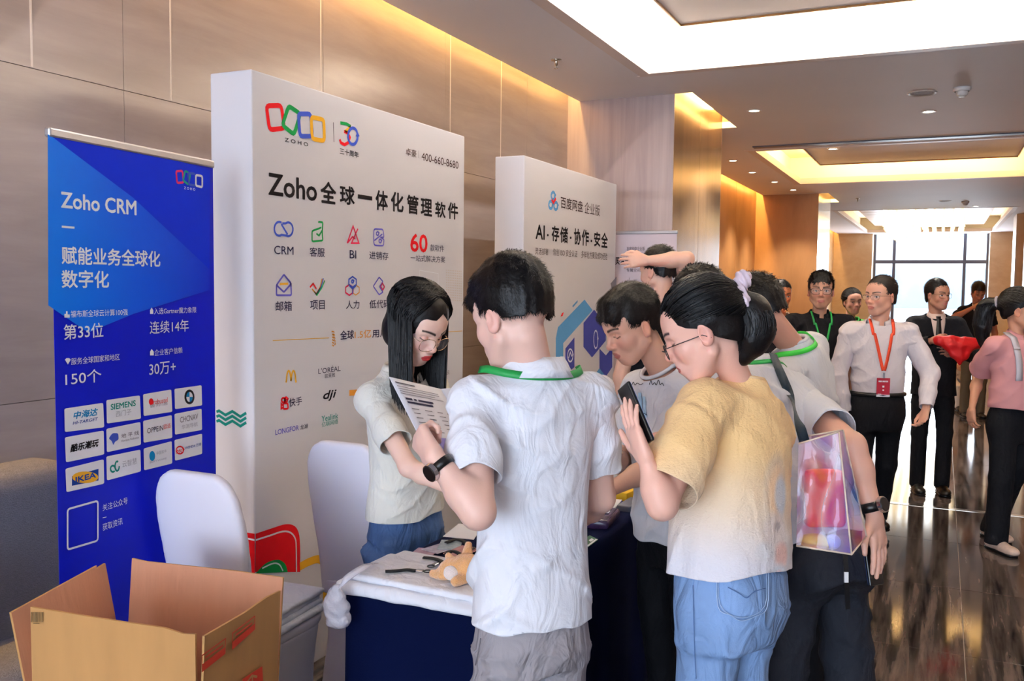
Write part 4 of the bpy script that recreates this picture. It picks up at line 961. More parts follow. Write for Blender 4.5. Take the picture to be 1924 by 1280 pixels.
    def torso_rows(s, hem, rx, rf, rb, top=0.290):
        """ellipse radii listed from hem to shoulder as parts of stature"""
        n = len(rx); ws = np.linspace(hem, top, n)*s.h; return [(w, 0, 0, a*s.h, b*s.h, c*s.h) for w, a, b, c in zip(ws, rx, rf, rb)]
    def shirt(s, m, hem=-0.02, rx=(.100, .098, .097, .102, .108, .090), rf=(.070, .068, .068, .072, .068, .045), rb=(.066, .058, .056, .062, .062, .050), sleeve=0.62, sr=(0.057, 0.056), h=0.006,
              folds=None, amp=0.006, collar=None, neck=0.066, collar_k=1.0, neck_drop=0.008, long=False, hemf=None, name='shirt', paint=None, thick=0.003, neck_r=None, shift=(0, 0)):
        kk = s.k; pr = []
        rows = s.torso_rows(hem, rx, rf, rb); rows = [(w, shift[0]*(1-i/len(rows)), shift[1]*(1-i/len(rows)), a, b, c) for i, (w, _, _, a, b, c) in enumerate(rows)]
        rows = [(rows[0][0]-0.07, *rows[0][1:])]+rows
        pr.append(Loft(s.pel, s.R, rows, 0.03, 'u', 2.25))
        pr.append(Ell(s.nk-s.up*0.090*kk, np.array([0.142*s.b, 0.078, 0.068])*kk, s.RS, 0.05))
        pr.append(Cap(s.nk-s.up*0.055*kk, s.nk+s.up*0.012*kk-s.face*0.004, 0.078*kk, 0.064*kk, 0.04))
        sl = {}
        for q in 'LR':
            a, e, w = s.sh[q], s.el[q], s.wr[q]; r0_ = sr[0]*kk*s.b; r1_ = sr[1]*kk*s.b
            pr += [Cap(s.nk-s.up*0.040*kk, a, 0.046*kk, 0.053*kk, 0.05), Cap(a, a+(e-a)*0.22, r0_*0.97, r0_*0.93, 0.04)]
            a2 = a+(e-a)*0.04
            if long:
                p2 = [Cap(a2, e, r0_*1.01, r1_, 0.03), Cap(e, e+(w-e)*0.55, r1_, r1_*0.92, 0.02), Cap(e+(w-e)*0.55, e+(w-e)*1.08, r1_*0.92, r1_*0.70, 0.02)]; hp = e+(w-e)*0.95; hv = nz(w-e)
            else:
                hp = a+(e-a)*sleeve; hv = nz(e-a); p2 = [Cap(a2, a+(e-a)*0.5, r0_*1.01, r0_*0.5+r1_*0.5, 0.03), Cap(a+(e-a)*0.5, hp+hv*0.05, r0_*0.5+r1_*0.5, r1_, 0.02)]
            sl[q] = (hp, hv, p2)
        torso = pr[0]; hz = hem*s.h; nc = s.nk+s.face*neck_drop; nr = (neck_r or neck)*kk
        def cut(V):
            q = (V-s.pel)@s.R.T; hh_ = hz+(hemf(q) if hemf else 0.004*np.sin(q[:, 0]*40+q[:, 1]*25)); g = hh_-q[:, 2]
            qn = (V-nc)@s.RS.T; up_ = qn[:, 2]+0.55*qn[:, 1]*(qn[:, 1] > 0)      # neck hole, lower in front
            r2 = np.sqrt(qn[:, 0]**2+(qn[:, 1]*0.92)**2); g = np.where(r2 < nr*1.9, np.maximum(g, np.maximum(np.minimum(nr-r2, up_+0.05), up_-0.008)), g)
            return g
        zones = [(s.el[q], 0.13*kk, 0.8) for q in 'LR']+[(s.pel+s.up*0.06*kk, 0.17*kk, 0.8)]+[(s.sh[q]-s.up*0.10*kk, 0.11*kk, 0.9) for q in 'LR']
        sd_ = int(abs(s.base[0]*10+s.base[1]*7)) % 9; dsp = folds or s.fold(amp, 58.0, s.up*0.85+s.R[0]*0.6, sd_, zones)
        s.sh_obj = soft_obj(name, pr, h, m, s.root, (), dsp, amp*1.6, cut, thick*kk, 1, paint)
        for q, (hp, hv, p2) in sl.items():
            d_ = s.fold(amp*0.9, 70.0, hv+s.up*0.5, sd_+2, [(s.el[q], 0.12*kk, 0.8), (s.sh[q]-s.up*0.05, 0.08*kk, 0.3)])
            o = soft_obj('sleeve', p2, h, m, s.root, (), d_, amp*1.6, lambda V: (V-hp)@hv+0.004*np.sin(V@np.array([60., 50, 40])), thick*kk, 1, paint)
            o.parent = s.sh_obj; o.matrix_parent_inverse = Matrix()
        pr = pr+[c_ for v in sl.values() for c_ in v[2]]; s.hem_w = hz
        if collar == 'polo': s.collar(m, nr*collar_k)
        elif collar == 'rib': s.rib(m, nr)
        s.nr = nr; s.shirt_prims = pr
        return s
    def rib(s, m, nr, name='neckband'):
        pts = []
        for a in np.linspace(0, 2*PI, 40, endpoint=False):
            x, y = nr*1.02*math.cos(a), nr*1.06*math.sin(a); zz = 0.022*s.k-0.55*max(y, 0)*1.0-0.012
            pts.append(s.nk+s.face*0.012+np.array([x, y, zz])@s.RS)
        adopt(tube(name, pts, 0.0075*s.k, m, None, 8, True), s.root)
    def collar(s, m, nr, drop=0.022, height=0.034, gap=0.25, name='collar'):
        """turned-down collar: a stand band and a falling leaf, open at the front"""
        V, F = [], []; A = np.linspace(PI/2+gap, PI/2+2*PI-gap, 44); prof = [(0.88, -0.012), (0.86, height*0.7), (0.92, height), (1.05, height*0.55), (1.22, -drop*0.55), (1.27, -drop*0.62), (1.10, height*0.3), (0.95, height*0.6)]
        for a in A:
            front = 0.5+0.5*math.cos(a-PI/2); ext = 1+0.35*max(0, front-0.55)
            for r, z in prof:
                x, y = nr*r*1.03*math.cos(a), nr*r*1.06*math.sin(a)
                zz = z*(ext if z < 0 else 1)-max(y, 0)*0.55-0.006; V.append(s.nk-s.face*0.002+np.array([x, y, zz])@s.RS)
        n = len(prof)
        for i in range(len(A)-1):
            for j in range(n): F.append((i*n+j, i*n+(j+1) % n, i*n+n+(j+1) % n, i*n+n+j))
        F += [tuple(range(n)), tuple(len(V)-1-j for j in range(n))]
        adopt(mesh_obj(name, V, F, m, None, True), s.root)
    def trousers(s, m, waist=None, rx=.092, rf=.058, rb=.066, tr=(0.086, 0.062, 0.058), h=0.008, amp=0.006, folds=None, hem=0.05, name='trousers', crotch=0.0, paint=None, seat=1.0):
        tuck = waist is not None
        if waist is None: waist = s.hem_w/s.h+0.022
        kk = s.k; pr = [Loft(s.pel, s.R, [(-0.10*s.h, 0, 0, rx*0.9*s.h, rf*0.8*s.h, rb*0.8*s.h), (-0.03*s.h, 0, 0, rx*1.03*s.h, rf*s.h, rb*1.05*seat*s.h), (0.02*s.h, 0, 0, rx*s.h, rf*s.h, rb*s.h), ((waist+0.02)*s.h, 0, 0, rx*0.88*s.h, rf*0.80*s.h, rb*0.70*s.h)], 0.03, 'u', 2.2)]
        for q in 'LR':
            hp = s.hip[q]-np.array([0, 0, 0.02*s.h]); foot = s.an[q]-np.array([0, 0, 0.02])
            pr += [Cap(hp, s.kn[q], tr[0]*kk, tr[1]*kk, 0.03), Cap(s.kn[q], foot, tr[1]*kk, tr[2]*kk, 0.02),
                   Ell(hp-s.face*0.024*kk+s.R[2]*-0.005, np.array([0.070, 0.066, 0.095])*kk*seat, s.R, 0.07)]
        def cut(V):
            q = (V-s.pel)@s.R.T; g = q[:, 2]-waist*s.h
            for a in 'LR':
                d = np.linalg.norm((V-s.an[a])[:, :2], axis=1) < 0.14*kk; g = np.where(d & (V[:, 2] < 0.3), np.maximum(g, (s.an[a][2]-0.035+hem*0.0)-V[:, 2]), g)
            return g
        zones = [(s.kn[q], 0.12*kk, 0.7) for q in 'LR']+[(s.pel-np.array([0, 0, 0.1*kk])-s.face*0.03, 0.12*kk, 0.9)]
        dsp = folds or s.fold(amp, 52.0, np.array([0, 0, 0.8])+s.r0*0.7, 5, zones)
        def inside(V):
            if tuck: return V
            q = (V-s.pel)@s.R.T; m_ = (q[:, 2] > s.hem_w-0.13); wt = np.clip((q[m_, 2]-s.hem_w+0.12)/0.11, 0, 1)
            if not m_.any(): return V
            V = V.copy(); W_ = V[m_]; L_ = s.shirt_prims[0]
            for _ in range(4):
                d = L_(W_); e_ = 1e-3; gx = np.stack([(L_(W_+np.array(a)*e_)-d)/e_ for a in ((1, 0, 0), (0, 1, 0), (0, 0, 1))], -1)
                gx = gx-(gx@s.up)[:, None]*s.up; gx /= np.maximum(np.linalg.norm(gx, axis=1, keepdims=True), 1e-6)
                W_ = W_-gx*(np.maximum(d+0.013*wt, 0)*wt)[:, None]
            V[m_] = W_; return V
        s.tr_obj = soft_obj(name, pr, h, m, s.root, (), dsp, amp*1.6, cut, 0.003, 1, paint, inside); s.tr_prims = pr
        return s
    def shoes(s, m, sole=None, h=0.008, name='shoe'):
        for q in 'LR':
            f = nz(s.foot[q]*[1, 1, 0]); R = frame(f, (0, 0, 1)); a = s.an[q].copy(); g = a[2]-0.05*s.h; k = s.k
            b = np.array([a[0], a[1], g]); P = lambda x, y, z: b+(np.array([x, y, z])*k)@R
            pr = [Cap(P(0, -0.045, 0.040), P(0, 0.06, 0.040), 0.036*k, 0.038*k, 0.03), Ell(P(0, 0.125, 0.032), np.array([0.046, 0.075, 0.032])*k, R, 0.03), Cap(P(0, -0.03, 0.05), P(0, -0.035, 0.10), 0.036*k, 0.036*k, 0.03),
                  Box(P(0, 0.05, -0.10), np.array([0.2, 0.4, 0.112])*k, R, 0, 0.004, 's')]
            o = soft_obj(name, pr, h, m, s.root)
            so = [Cap(P(0, -0.045, 0.012), P(0, 0.13, 0.012), 0.040*k, 0.048*k, 0.01), Box(P(0, 0.05, 0.125), np.array([0.3, 0.5, 0.109])*k, R, 0, 0.003, 's'), Box(P(0, 0.05, -0.108), np.array([0.3, 0.5, 0.1085])*k, R, 0, 0.003, 's')]
            s2 = soft_obj('sole', so, h*0.7, sole or M_BLACKP, s.root)
        return s
    # ---------------------------------------------------------------- hair
    def scalp_prims(s, grow=0.010, top=0.008):
        R, c, k = s.HR, s.head_c, s.hs; P = lambda x, y, z: c+(np.array([x, y, z])*k)@R
        return [Ell(P(0, -0.016, 0.040+top*0.5), np.array([0.0755+grow, 0.094+grow, 0.082+grow+top])*k, R, 0.02)]
    def hair_short(s, front=0.052, side=0.02, nape=-0.055, grow=0.008, top=0.012, n=2600, length=0.018, m=None, fringe=0.0, seed=1, h=0.0045, part=None, spike=0.5, temple=0.03, sway=(0, 0), thin=0.0011):
        """cropped hair: a cap over the scalp with a hairline, roughened by locks"""
        R, c, k = s.HR, s.head_c, s.hs; m = m or M_HAIR; pr = s.scalp_prims(grow, top)
        P = lambda x, y, z: c+(np.array([x, y, z])*k)@R
        pr.append(Ell(P(0, -0.052, -0.022), np.array([0.064, 0.052, 0.056])*k, R, 0.02))
        if fringe: pr += [Cap(P(-0.045, 0.072, front+0.012), P(0.045, 0.072, front+0.012), fringe*k, fringe*k, 0.02), Cap(P(-0.03, 0.05, 0.10), P(0.03, 0.05, 0.10), 0.024*k, 0.024*k, 0.03)]
        def line(q):                                     # hairline: >0 is bare skin
            x, y, z = q.T; ax = np.abs(x)
            y1 = np.interp(y, [-0.12, -0.075, -0.03, 0.005, temple, 0.062, 0.078, 0.2], [nape, nape, nape*0.55, side-0.012, side, front-0.012, front, front])
            y1 = np.where((ax > 0.062) & (y > -0.03) & (y < 0.016), np.maximum(y1, 0.018), y1)     # round the ear
            return y1-z+0.004*np.sin(x*260)+0.003*np.sin(x*91+y*140)
        cut = lambda V: line(((V-c)@R.T)/k)
        dsp = lambda p: 0.0010*np.sin(((p-c)@R[0])*240/k+3*wnoise(p, 40, 2))+0.0010*wnoise(p, 190, 5)
        o = soft_obj('hair', pr, h*k, m, s.root, (), dsp, 0.005, cut, 0.004)
        # locks
        rg = np.random.default_rng(seed); V = np.array([v.co[:] for v in o.data.vertices]); V = V+0
        Nn = np.zeros_like(V); o.data.vertices.foreach_get('normal', (nf := np.zeros(len(V)*3))); Nn = nf.reshape(-1, 3)
        q = ((V-c)@R.T)/k; w = np.where(q[:, 2] > 0.03, 1.0, 0.45); w = w/w.sum()
        idx = rg.choice(len(V), size=min(n, len(V)), p=w, replace=len(V) < n); VV, FF = [], []
        for i in idx:
            p, nn = V[i], Nn[i]; z_ = q[i, 2]
            fl = (R[1]*(0.6 if q[i, 1] > -0.02 else -0.3)-R[2]*(0.9 if z_ < 0.06 else 0.25)+R[0]*(sway[0]+np.sign(q[i, 0])*0.2)+rg.normal(0, 0.16, 3))
            up_ = spike*(1.0 if z_ > 0.07 else 0.25)
            d = nz(fl-nn*np.dot(fl, nn)+nn*up_); L = length*k*rg.uniform(0.6, 1.3)*(1.0 if z_ > 0.02 else 0.45)
            sd = np.cross(d, nn)*thin*1.6*k; p0 = p-nn*0.0025; p1 = p+d*L*0.55+nn*0.001; p2 = p+d*L-nn*0.002
            b = len(VV); VV += [p0-sd, p0+sd, p1-sd*.8+nn*thin, p1+sd*.8+nn*thin, p2]; FF += [(b, b+1, b+3), (b, b+3, b+2), (b+2, b+3, b+4)]
        lk = mesh_obj('locks', VV, np.array(FF), m, None, True); adopt(lk, s.root); lk.parent = o; lk.matrix_parent_inverse = Matrix(); lk['kind'] = 'stuff'
        o.matrix_parent_inverse = Matrix.Translation(-Vector(s.root.location))
        return s
    def strands(s, paths, m=None, r=0.0016, name='strands', parent=None, n=3):
        """many thin hair strands in one mesh, each following its own path"""
        by = {}
        for P_ in paths: by.setdefault(len(P_), []).append(P_)
        VV, FF, base = [], [], 0
        for k_, grp in by.items():
            A = np.array(grp, float); nn_ = len(A); T = np.gradient(A, axis=1); T /= np.maximum(np.linalg.norm(T, axis=2, keepdims=True), 1e-9)
            ref = np.where(np.abs(T[..., 2:3]) < 0.8, np.array([0, 0, 1.0]), np.array([1.0, 0, 0])); N = np.cross(T, ref); N /= np.maximum(np.linalg.norm(N, axis=2, keepdims=True), 1e-9); B = np.cross(T, N)
            rr = np.full(k_, r); rr[-1] = r*0.25; an = 2*PI*np.arange(n)/n
            V_ = A[:, :, None]+rr[None, :, None, None]*(np.cos(an)[None, None, :, None]*N[:, :, None]+np.sin(an)[None, None, :, None]*B[:, :, None])
            VV.append(V_.reshape(-1, 3)); i_, j_ = np.meshgrid(np.arange(k_-1), np.arange(n), indexing='ij'); a0 = i_*n+j_; b0 = i_*n+(j_+1) % n
            f = np.stack([a0, b0, b0+n, a0+n], -1).reshape(-1, 4); FF.append((f[None]+(np.arange(nn_)*k_*n)[:, None, None]).reshape(-1, 4)+base); base += nn_*k_*n
        VV = np.concatenate(VV); FF = np.concatenate(FF)
        o = mesh_obj(name, VV, FF, m or M_HAIR, None, True); adopt(o, s.root); o['kind'] = 'stuff'
        return o
    # ---------------------------------------------------------------- things worn
    def glasses(s, m=None, w=0.030, hgt=0.021, z=0.001, y=0.098, rim=0.0011, oval=2.6, lens=True):
        R, c, k = s.HR, s.head_c, s.hs; P = lambda x, yy, zz: c+(np.array([x, yy, zz])*k)@R; m = m or M_WIRE
        g = None
        for q in (-1, 1):
            pts = []
            for a in np.linspace(0, 2*PI, 28, endpoint=False):
                ca, sa = math.cos(a), math.sin(a); x = w*math.copysign(abs(ca)**(2/oval), ca); zz = hgt*math.copysign(abs(sa)**(2/oval), sa)
                pts.append(P(q*0.034+x, y-abs(q*0.034+x)*0.18, z+zz))
            o = adopt(tube('glasses_rim', pts, rim*k, m, None, 6, True), s.root)
            if lens: adopt(mesh_obj('glasses_lens', pts, [tuple(range(len(pts)))], M_GLASS, None), s.root)
            adopt(tube('glasses_arm', [P(q*0.064, y-0.013, z+hgt*.5), P(q*0.074, 0.06, z+hgt*.5), P(q*0.081, 0.0, z+0.008), P(q*0.080, -0.018, z-0.006)], rim*k, m, None, 6), s.root)
        adopt(tube('glasses_bridge', [P(-0.007, y, z+0.002), P(0, y+0.006, z+0.006), P(0.007, y, z+0.002)], rim*k, m, None, 6), s.root)
        return s
    def on_body(s, prims, p, d, lift=0.003):
        """slide a point from outside along -d on to the blended surface"""
        q = np.array(p, float); d = nz(d)
        for _ in range(40):
            v = float(field(prims, q[None])[0])-lift
            if abs(v) < 0.0004: break
            q = q-d*v
        return q
    def lanyard(s, m, badge=None, width=0.016, length=0.30, spread=0.9, bm=None, front=True):
        """ribbon round the neck meeting at a clip on the chest"""
        pr = s.shirt_prims; fw, r, u = s.RS[1], s.RS[0], s.RS[2]; k = s.k
        end = s.on_body(pr, s.nk-u*length*k+fw*0.30, fw, 0.006)
        for sg in (-1, 1):
            pts, ns = [], []
            for t in np.linspace(0, 1, 14):
                x = sg*(0.062*k*s.b*spread*(1-t)**0.9+0.004); zz = 0.012*k-t*(length*k+0.0)
                p = s.on_body(pr, s.nk+r*x+u*zz+fw*(0.02+0.28*min(1, t*3.5+0.05)), nz(fw*min(1, t*3.0+0.15)+u*max(0, 0.8-t*3)), 0.005); pts.append(p); ns.append(nz(fw*min(1, t*3+.15)+u*max(0, .8-t*3)))
            V, F = band_geo(spline(pts, 2), np.repeat(ns, 2, 0)[:len(spline(pts, 2))], width*k); adopt(mesh_obj('lanyard', V, F, m, None, True), s.root)
        if badge:
            bw, bh = badge; c = end-u*(bh/2+0.035)*k+fw*0.012; c = s.on_body(pr, c+fw*0.2, fw, 0.010)
            R = Matrix((r, fw, u)).transposed(); adopt(box('badge_clip', end-u*0.018*k+fw*0.006, (0.012*k, 0.006, 0.036*k), M_CHROME, None, R, 0.001), s.root)
            bo = adopt(box('badge', c, (bw*k, 0.003, bh*k), bm, None, R, 0.001), s.root); s.badge_c = (c, R); return bo
        return s
    def nape_band(s, m, width=0.018, z0=0.0, tilt=0.40, lift=0.005, a0=0.90, a1=2.10):
        """lanyard seen from behind: ribbon lying on the shoulders just below the collar"""
        pts, ns = [], []
        for a in np.linspace(PI*a0, PI*a1, 26):
            dr = np.array([math.cos(a), math.sin(a), tilt]); fr_ = max(0, math.sin(a)); n_ = nz(dr@s.RS); c_ = s.nk+np.array([0, 0, z0-0.050-0.05*fr_])@s.RS
            q_ = s.on_body(s.shirt_prims, c_+n_*0.16, n_, lift); pts.append(q_); ns.append(n_)
        V, F = band_geo(spline(pts, 2), np.repeat(ns, 2, 0)[:len(spline(pts, 2))], width*s.k, 0.002); adopt(mesh_obj('lanyard', V, F, m, None, True), s.root); return s
    def hit(s, prims, px, py, lift=0.003):
        """where a pixel's ray meets a blended surface"""
        d = nz(ray(px, py)); t = 0.8
        for _ in range(90):
            v = float(field(prims, (CAM+d*t)[None].astype(np.float32))[0])
            if v < 0.0012: break
            t += max(v*0.8, 0.0008)
            if t > 8: return None
        return CAM+d*(t-lift)
    def decal(s, prims, name, polys, m, lift=0.004):
        """flat print: small polygons traced by pixel on to the cloth"""
        V, F = [], []
        for P_ in polys: b = len(V); Q_ = [s.hit(prims, x, y, lift) for x, y in P_]; Q_ = [q for q in Q_ if q is not None]; V += Q_; F += [tuple(range(b, b+len(Q_)))] if len(Q_) > 2 else []
        return adopt(mesh_obj(name, V, F, m, None, True), s.root)
    def stitch(s, prims, name, lines, m, r=0.0011, lift=0.003, n=4):
        for L_ in lines:
            Q_ = [s.hit(prims, x, y, lift) for x, y in spline(np.array(L_, float), n)[:, :2]]; Q_ = [q for q in Q_ if q is not None]
            if len(Q_) > 2: adopt(tube(name, Q_, r, m, None, 5), s.root)
    def watch(s, q, m_strap, m_case, face_dir, r=0.031, wide=0.020, t=0.90, case=0.020):
        c = s.el[q]+(s.wr[q]-s.el[q])*t; ax = nz(s.wr[q]-s.el[q]); fd = np.asarray(face_dir, float); fd = nz(fd-ax*np.dot(fd, ax)); sd = np.cross(ax, fd); pn = s.hd[q][1]
        pts, ns = [], []; fl = frame(ax, fd)
        for a in np.linspace(0, 2*PI, 29):
            n_ = fd*math.cos(a)+sd*math.sin(a); rr = r*s.k*(1-0.10*abs(np.dot(n_, pn))); pts.append(c+n_*rr); ns.append(n_)
        V, F = band_geo(pts, ns, wide*s.k, 0.003); adopt(mesh_obj('watch_strap', V, F, m_strap, None, True), s.root)
        R = Matrix((ax, sd, fd)).transposed(); bm = bmesh.new(); bmesh.ops.create_cone(bm, cap_ends=True, segments=24, radius1=case*s.k, radius2=case*s.k*0.94, depth=0.010*s.k)
        bmesh.ops.transform(bm, matrix=Matrix.Translation(Vector(c+fd*(r*0.93+0.004)*s.k)) @ R.to_4x4(), verts=bm.verts); wc = adopt(bm_obj('watch_case', bm, m_case), s.root)
        bm = bmesh.new(); bmesh.ops.create_cone(bm, cap_ends=True, segments=24, radius1=case*0.86*s.k, radius2=case*0.8*s.k, depth=0.002)
        bmesh.ops.transform(bm, matrix=Matrix.Translation(Vector(c+fd*(r*0.93+0.0098)*s.k)) @ R.to_4x4(), verts=bm.verts); adopt(bm_obj('watch_dial', bm, M_BLACKP), s.root)
        return s

def scalp_pt(s, d, grow):
    """point on the scalp ellipsoid (grown) in direction d of the head frame"""
    r = np.array([0.0755+grow, 0.094+grow, 0.084+grow]); d = np.asarray(d, float); t = 1/np.sqrt(((d/r)**2).sum()); q = d*t+np.array([0, -0.016, 0.042])
    return s.head_c+(q*s.hs)@s.HR
def hair_back(s, tie=(0.0, -0.95, 0.1), n=900, front=0.055, m=None, seed=3, grow=0.010, tail=None, r=0.0016, nape=-0.05):
    """hair combed back to a tie; tail = list of points (world) of the hanging tail"""
    R, c, k = s.HR, s.head_c, s.hs; m = m or M_HAIR; pr = s.scalp_prims(grow, 0.004); P = lambda x, y, z: c+(np.array([x, y, z])*k)@R
    pr.append(Ell(P(0, -0.050, -0.016), np.array([0.066, 0.055, 0.052])*k, R, 0.02))
    def line(V):
        x, y, z = (((V-c)@R.T)/k).T; ax = np.abs(x)
        y1 = np.interp(y, [-0.12, -0.075, -0.03, 0.0, 0.03, 0.062, 0.078, 0.2], [nape, nape, nape*0.4, 0.012, 0.026, front-0.012, front, front]); return y1-z
    o = soft_obj('hair', pr, 0.0045*k, m, s.root, (), lambda p: 0.0012*wnoise(p, 120, 5), 0.003, line, 0.004)
    rg = np.random.default_rng(seed); t = nz(tie); paths = []
    for i in range(n):
        az = rg.uniform(-PI, PI); el = 0.55*math.cos(az)**2*(1 if math.cos(az) > 0 else -0.9)*0.9-0.15*abs(math.sin(az))+rg.uniform(0, 0.7)
        d0 = nz([math.sin(az), math.cos(az), el]); w = math.acos(np.clip(d0@t, -1, 1))
        if w < 0.25: continue
        g = grow+0.003+rg.uniform(0, 0.004); paths.append([scalp_pt(s, (math.sin((1-u)*w)*d0+math.sin(u*w)*t)/math.sin(w), g+0.004*math.sin(u*PI)) for u in np.linspace(0, 0.97, 8)])
    if tail is not None:
        tp = spline(tail[0], 5); rad = np.interp(np.linspace(0, 1, len(tp)), np.linspace(0, 1, len(tail[1])), tail[1])
        pr2 = [Cap(tp[i], tp[i+1], rad[i], rad[i+1], 0.01) for i in range(len(tp)-1)]
        soft_obj('ponytail', pr2, 0.006, m, s.root, (), lambda p: 0.003*wnoise(p, 110, 9), 0.004)
        for i in range(n//2):
            a, b = rg.uniform(0, 2*PI), rg.uniform(0.92, 1.12); T = np.gradient(tp, axis=0); A = np.cross(nz(T[0]), [0.3, 0.2, 1.0]); A = nz(A); B = np.cross(nz(T[len(T)//2]), A)
            e = rg.integers(len(tp)-3, len(tp)+1); paths.append([tp[j]+(A*math.cos(a)+B*math.sin(a))*rad[j]*b+rg.normal(0, 0.0012, 3) for j in range(0, e)])
    st = s.strands([p for p in paths if len(p) > 2], m, r); return s
def hair_long(s, length=0.26, n=1500, m=None, seed=5, front=0.058, grow=0.012, part=0.012, r=0.0020, cover=1.75, flare=0.0, back_only=False):
    """straight hair parted on top, falling past the shoulders"""
    R, c, k = s.HR, s.head_c, s.hs; m = m or M_HAIR; pr = s.scalp_prims(grow, 0.006); P = lambda x, y, z: c+(np.array([x, y, z])*k)@R
    dn = np.array([0, 0, -1.0]); rg = np.random.default_rng(seed)
    def line(V):
        x, y, z = (((V-c)@R.T)/k).T; y1 = np.interp(y, [-0.12, -0.02, 0.02, 0.045, 0.068, 0.085, 0.2], [-0.2, -0.2, -0.05, 0.005, front-0.018, front, front]); y1 = np.where(y > 0.03, np.maximum(y1-1.15*np.abs(x-part), -0.01), y1); return y1-z
    pr.append(Ell(P(0, -0.045, -0.03), np.array([0.078, 0.068, 0.085])*k, R, 0.02))
    soft_obj('hair', pr, 0.0045*k, m, s.root, (), lambda p: 0.0012*wnoise(p, 130, 5), 0.003, line, 0.004)
    paths = []; lock = []
    for i in range(n):
        az = rg.uniform(-cover, cover); sg = 1 if az > 0 else -1                # angle from the back of the head
        dr = nz([math.sin(az), -math.cos(az), 0.0]); p = []
        x0 = part+rg.normal(0, 0.004)
        y0 = rg.uniform(-0.05, 0.065) if abs(az) > 0.9 else rg.uniform(-0.07, 0.0)
        d0 = nz([x0*10*0.6, y0*10, 1.0])
        g = grow+rg.uniform(0.001, 0.010); w = math.acos(np.clip(d0@dr, -1, 1))
        for u in np.linspace(0, 1, 6): p.append(scalp_pt(s, (math.sin((1-u)*w)*d0+math.sin(u*w)*dr)/math.sin(w), g+0.004*math.sin(u*PI)))
        out = dr@R; out[2] = 0; out = nz(out); L = length*rg.uniform(0.86, 1.03)*k
        for u in np.linspace(0.2, 1, 5): p.append(p[5]+dn*L*u+out*(-0.010*u+flare*u*u)*k*1.0+rg.normal(0, 0.0009, 3))
        paths.append(p)
    o = s.strands(paths, m, r); return s
# ------------------------------------------------------------------ the people of the hall
def floor_xy(px, D): p = PD(px, 640, D); return p[0], p[1]
M_IVORY = mat('ivory_pique', s2l(226, 224, 214), 0.85, bump=(380, 0.12), sheen=0.1, var=(3, .03), crease=.42)
M_WHITE = mat('white_cotton', s2l(224, 225, 232), 0.85, bump=(350, 0.08), sheen=0.1, var=(3, .02), crease=.42)
M_BLACK = mat('black_cotton', s2l(22, 22, 27), 0.85, spec=.2, bump=(350, 0.08), var=(3, .08), crease=.42)
M_DENIM = mat('mid_blue_denim', s2l(66, 98, 148), 0.85, bump=(420, 0.15), var=(7, .38), crease=.7)
M_DENIML = mat('light_blue_denim', s2l(128, 160, 205), 0.85, bump=(420, 0.15), var=(6, .22), crease=.7)
M_KHAKI = mat('grey_khaki_twill', s2l(150, 145, 150), 0.8, bump=(420, 0.1), var=(4, .05), crease=.7)
M_BLKTR = mat('black_trouser_cloth', s2l(20, 21, 26), 0.75, spec=.2, bump=(300, 0.06), var=(3, .1), crease=.42)
M_DARKTR = mat('charcoal_trouser_cloth', s2l(38, 40, 48), 0.75, spec=.2, bump=(300, 0.06), var=(3, .1), crease=.42)
M_GREENR = mat('green_ribbon', s2l(20, 150, 70), 0.5, var=(20, .06)); M_REDR = mat('orange_red_ribbon', s2l(228, 72, 36), 0.5, var=(20, .05))
M_LEATHER = mat('black_leather', s2l(18, 17, 18), 0.35, bump=(120, .1))
M_OLIVE = mat('olive_cloth', s2l(86, 78, 66), .8, bump=(300, .06), var=(3, .08))

# --- man in white polo seen from behind, at the table corner
A = Fig('man in white polo and grey trousers with green lanyard, reading at the table corner', None, None, 140, build=0.96, hipw=0.041, pel=PD(1000, 1115, 2.16), nk=PD(1003, 692, 2.16))
A.head(yaw=22, pitch=16, scale=0.97, at=PD(963, 599, 2.13))
A.arm('L', PD(818, 862, 1.96), elbow=PD(898, 962, 1.93), hand_dir=PD(776, 803, 2.03)-PD(818, 862, 1.96), palm=nz(RGT*0.9+FWD*0.5), curl=[1.15, 1.2, 1.25, 1.25], thumb=0.9)
A.arm('R', PD(1080, 985, 2.50), elbow=PD(1128, 935, 2.30), curl=0.5)
A.body((226, 184, 168), h=0.008, hh=0.0034, hands=0.0034)
A.shirt(M_WHITE, hem=-0.030, rx=(.088, .084, .082, .085, .090, .080), rf=(.068, .064, .061, .062, .060, .042), rb=(.070, .062, .058, .060, .060, .048), sleeve=0.70, sr=(0.058, 0.060), collar='polo', collar_k=1.14, amp=0.021, h=0.006,
        hemf=lambda q: 0.012*np.sin(q[:, 0]*22+1.0)-0.018*np.exp(-((q[:, 0]-0.03)/0.06)**2)*(q[:, 1] < 0)+0.003*np.sin(q[:, 0]*70))
A.trousers(M_KHAKI, rx=.080, rf=.054, rb=.062, tr=(0.072, 0.066, 0.062), amp=0.026, h=0.007, seat=0.98)
A.shoes(M_LEATHER); A.nape_band(M_GREENR, 0.019, z0=-0.003, lift=0.008, tilt=.42, a0=.96, a1=2.07)
A.hair_short(front=0.05, side=0.038, nape=-0.012, grow=0.010, top=0.020, n=6000, length=0.022, fringe=0.020, seed=11, spike=0.06, temple=0.05, thin=0.0005)
A.stitch(A.tr_prims, 'pocket_seam', [[(903, 1200), (899, 1225), (893, 1250)], [(1075, 1196), (1076, 1215), (1074, 1240)]], mat('grey_stitching', s2l(112, 108, 114), .8, var=(60, .1)), .0014)
A.watch('L', M_LEATHER, M_CHROME, -RGT*0.75-FWD*0.6-UPV*0.2, r=0.031, t=0.86, case=0.021)

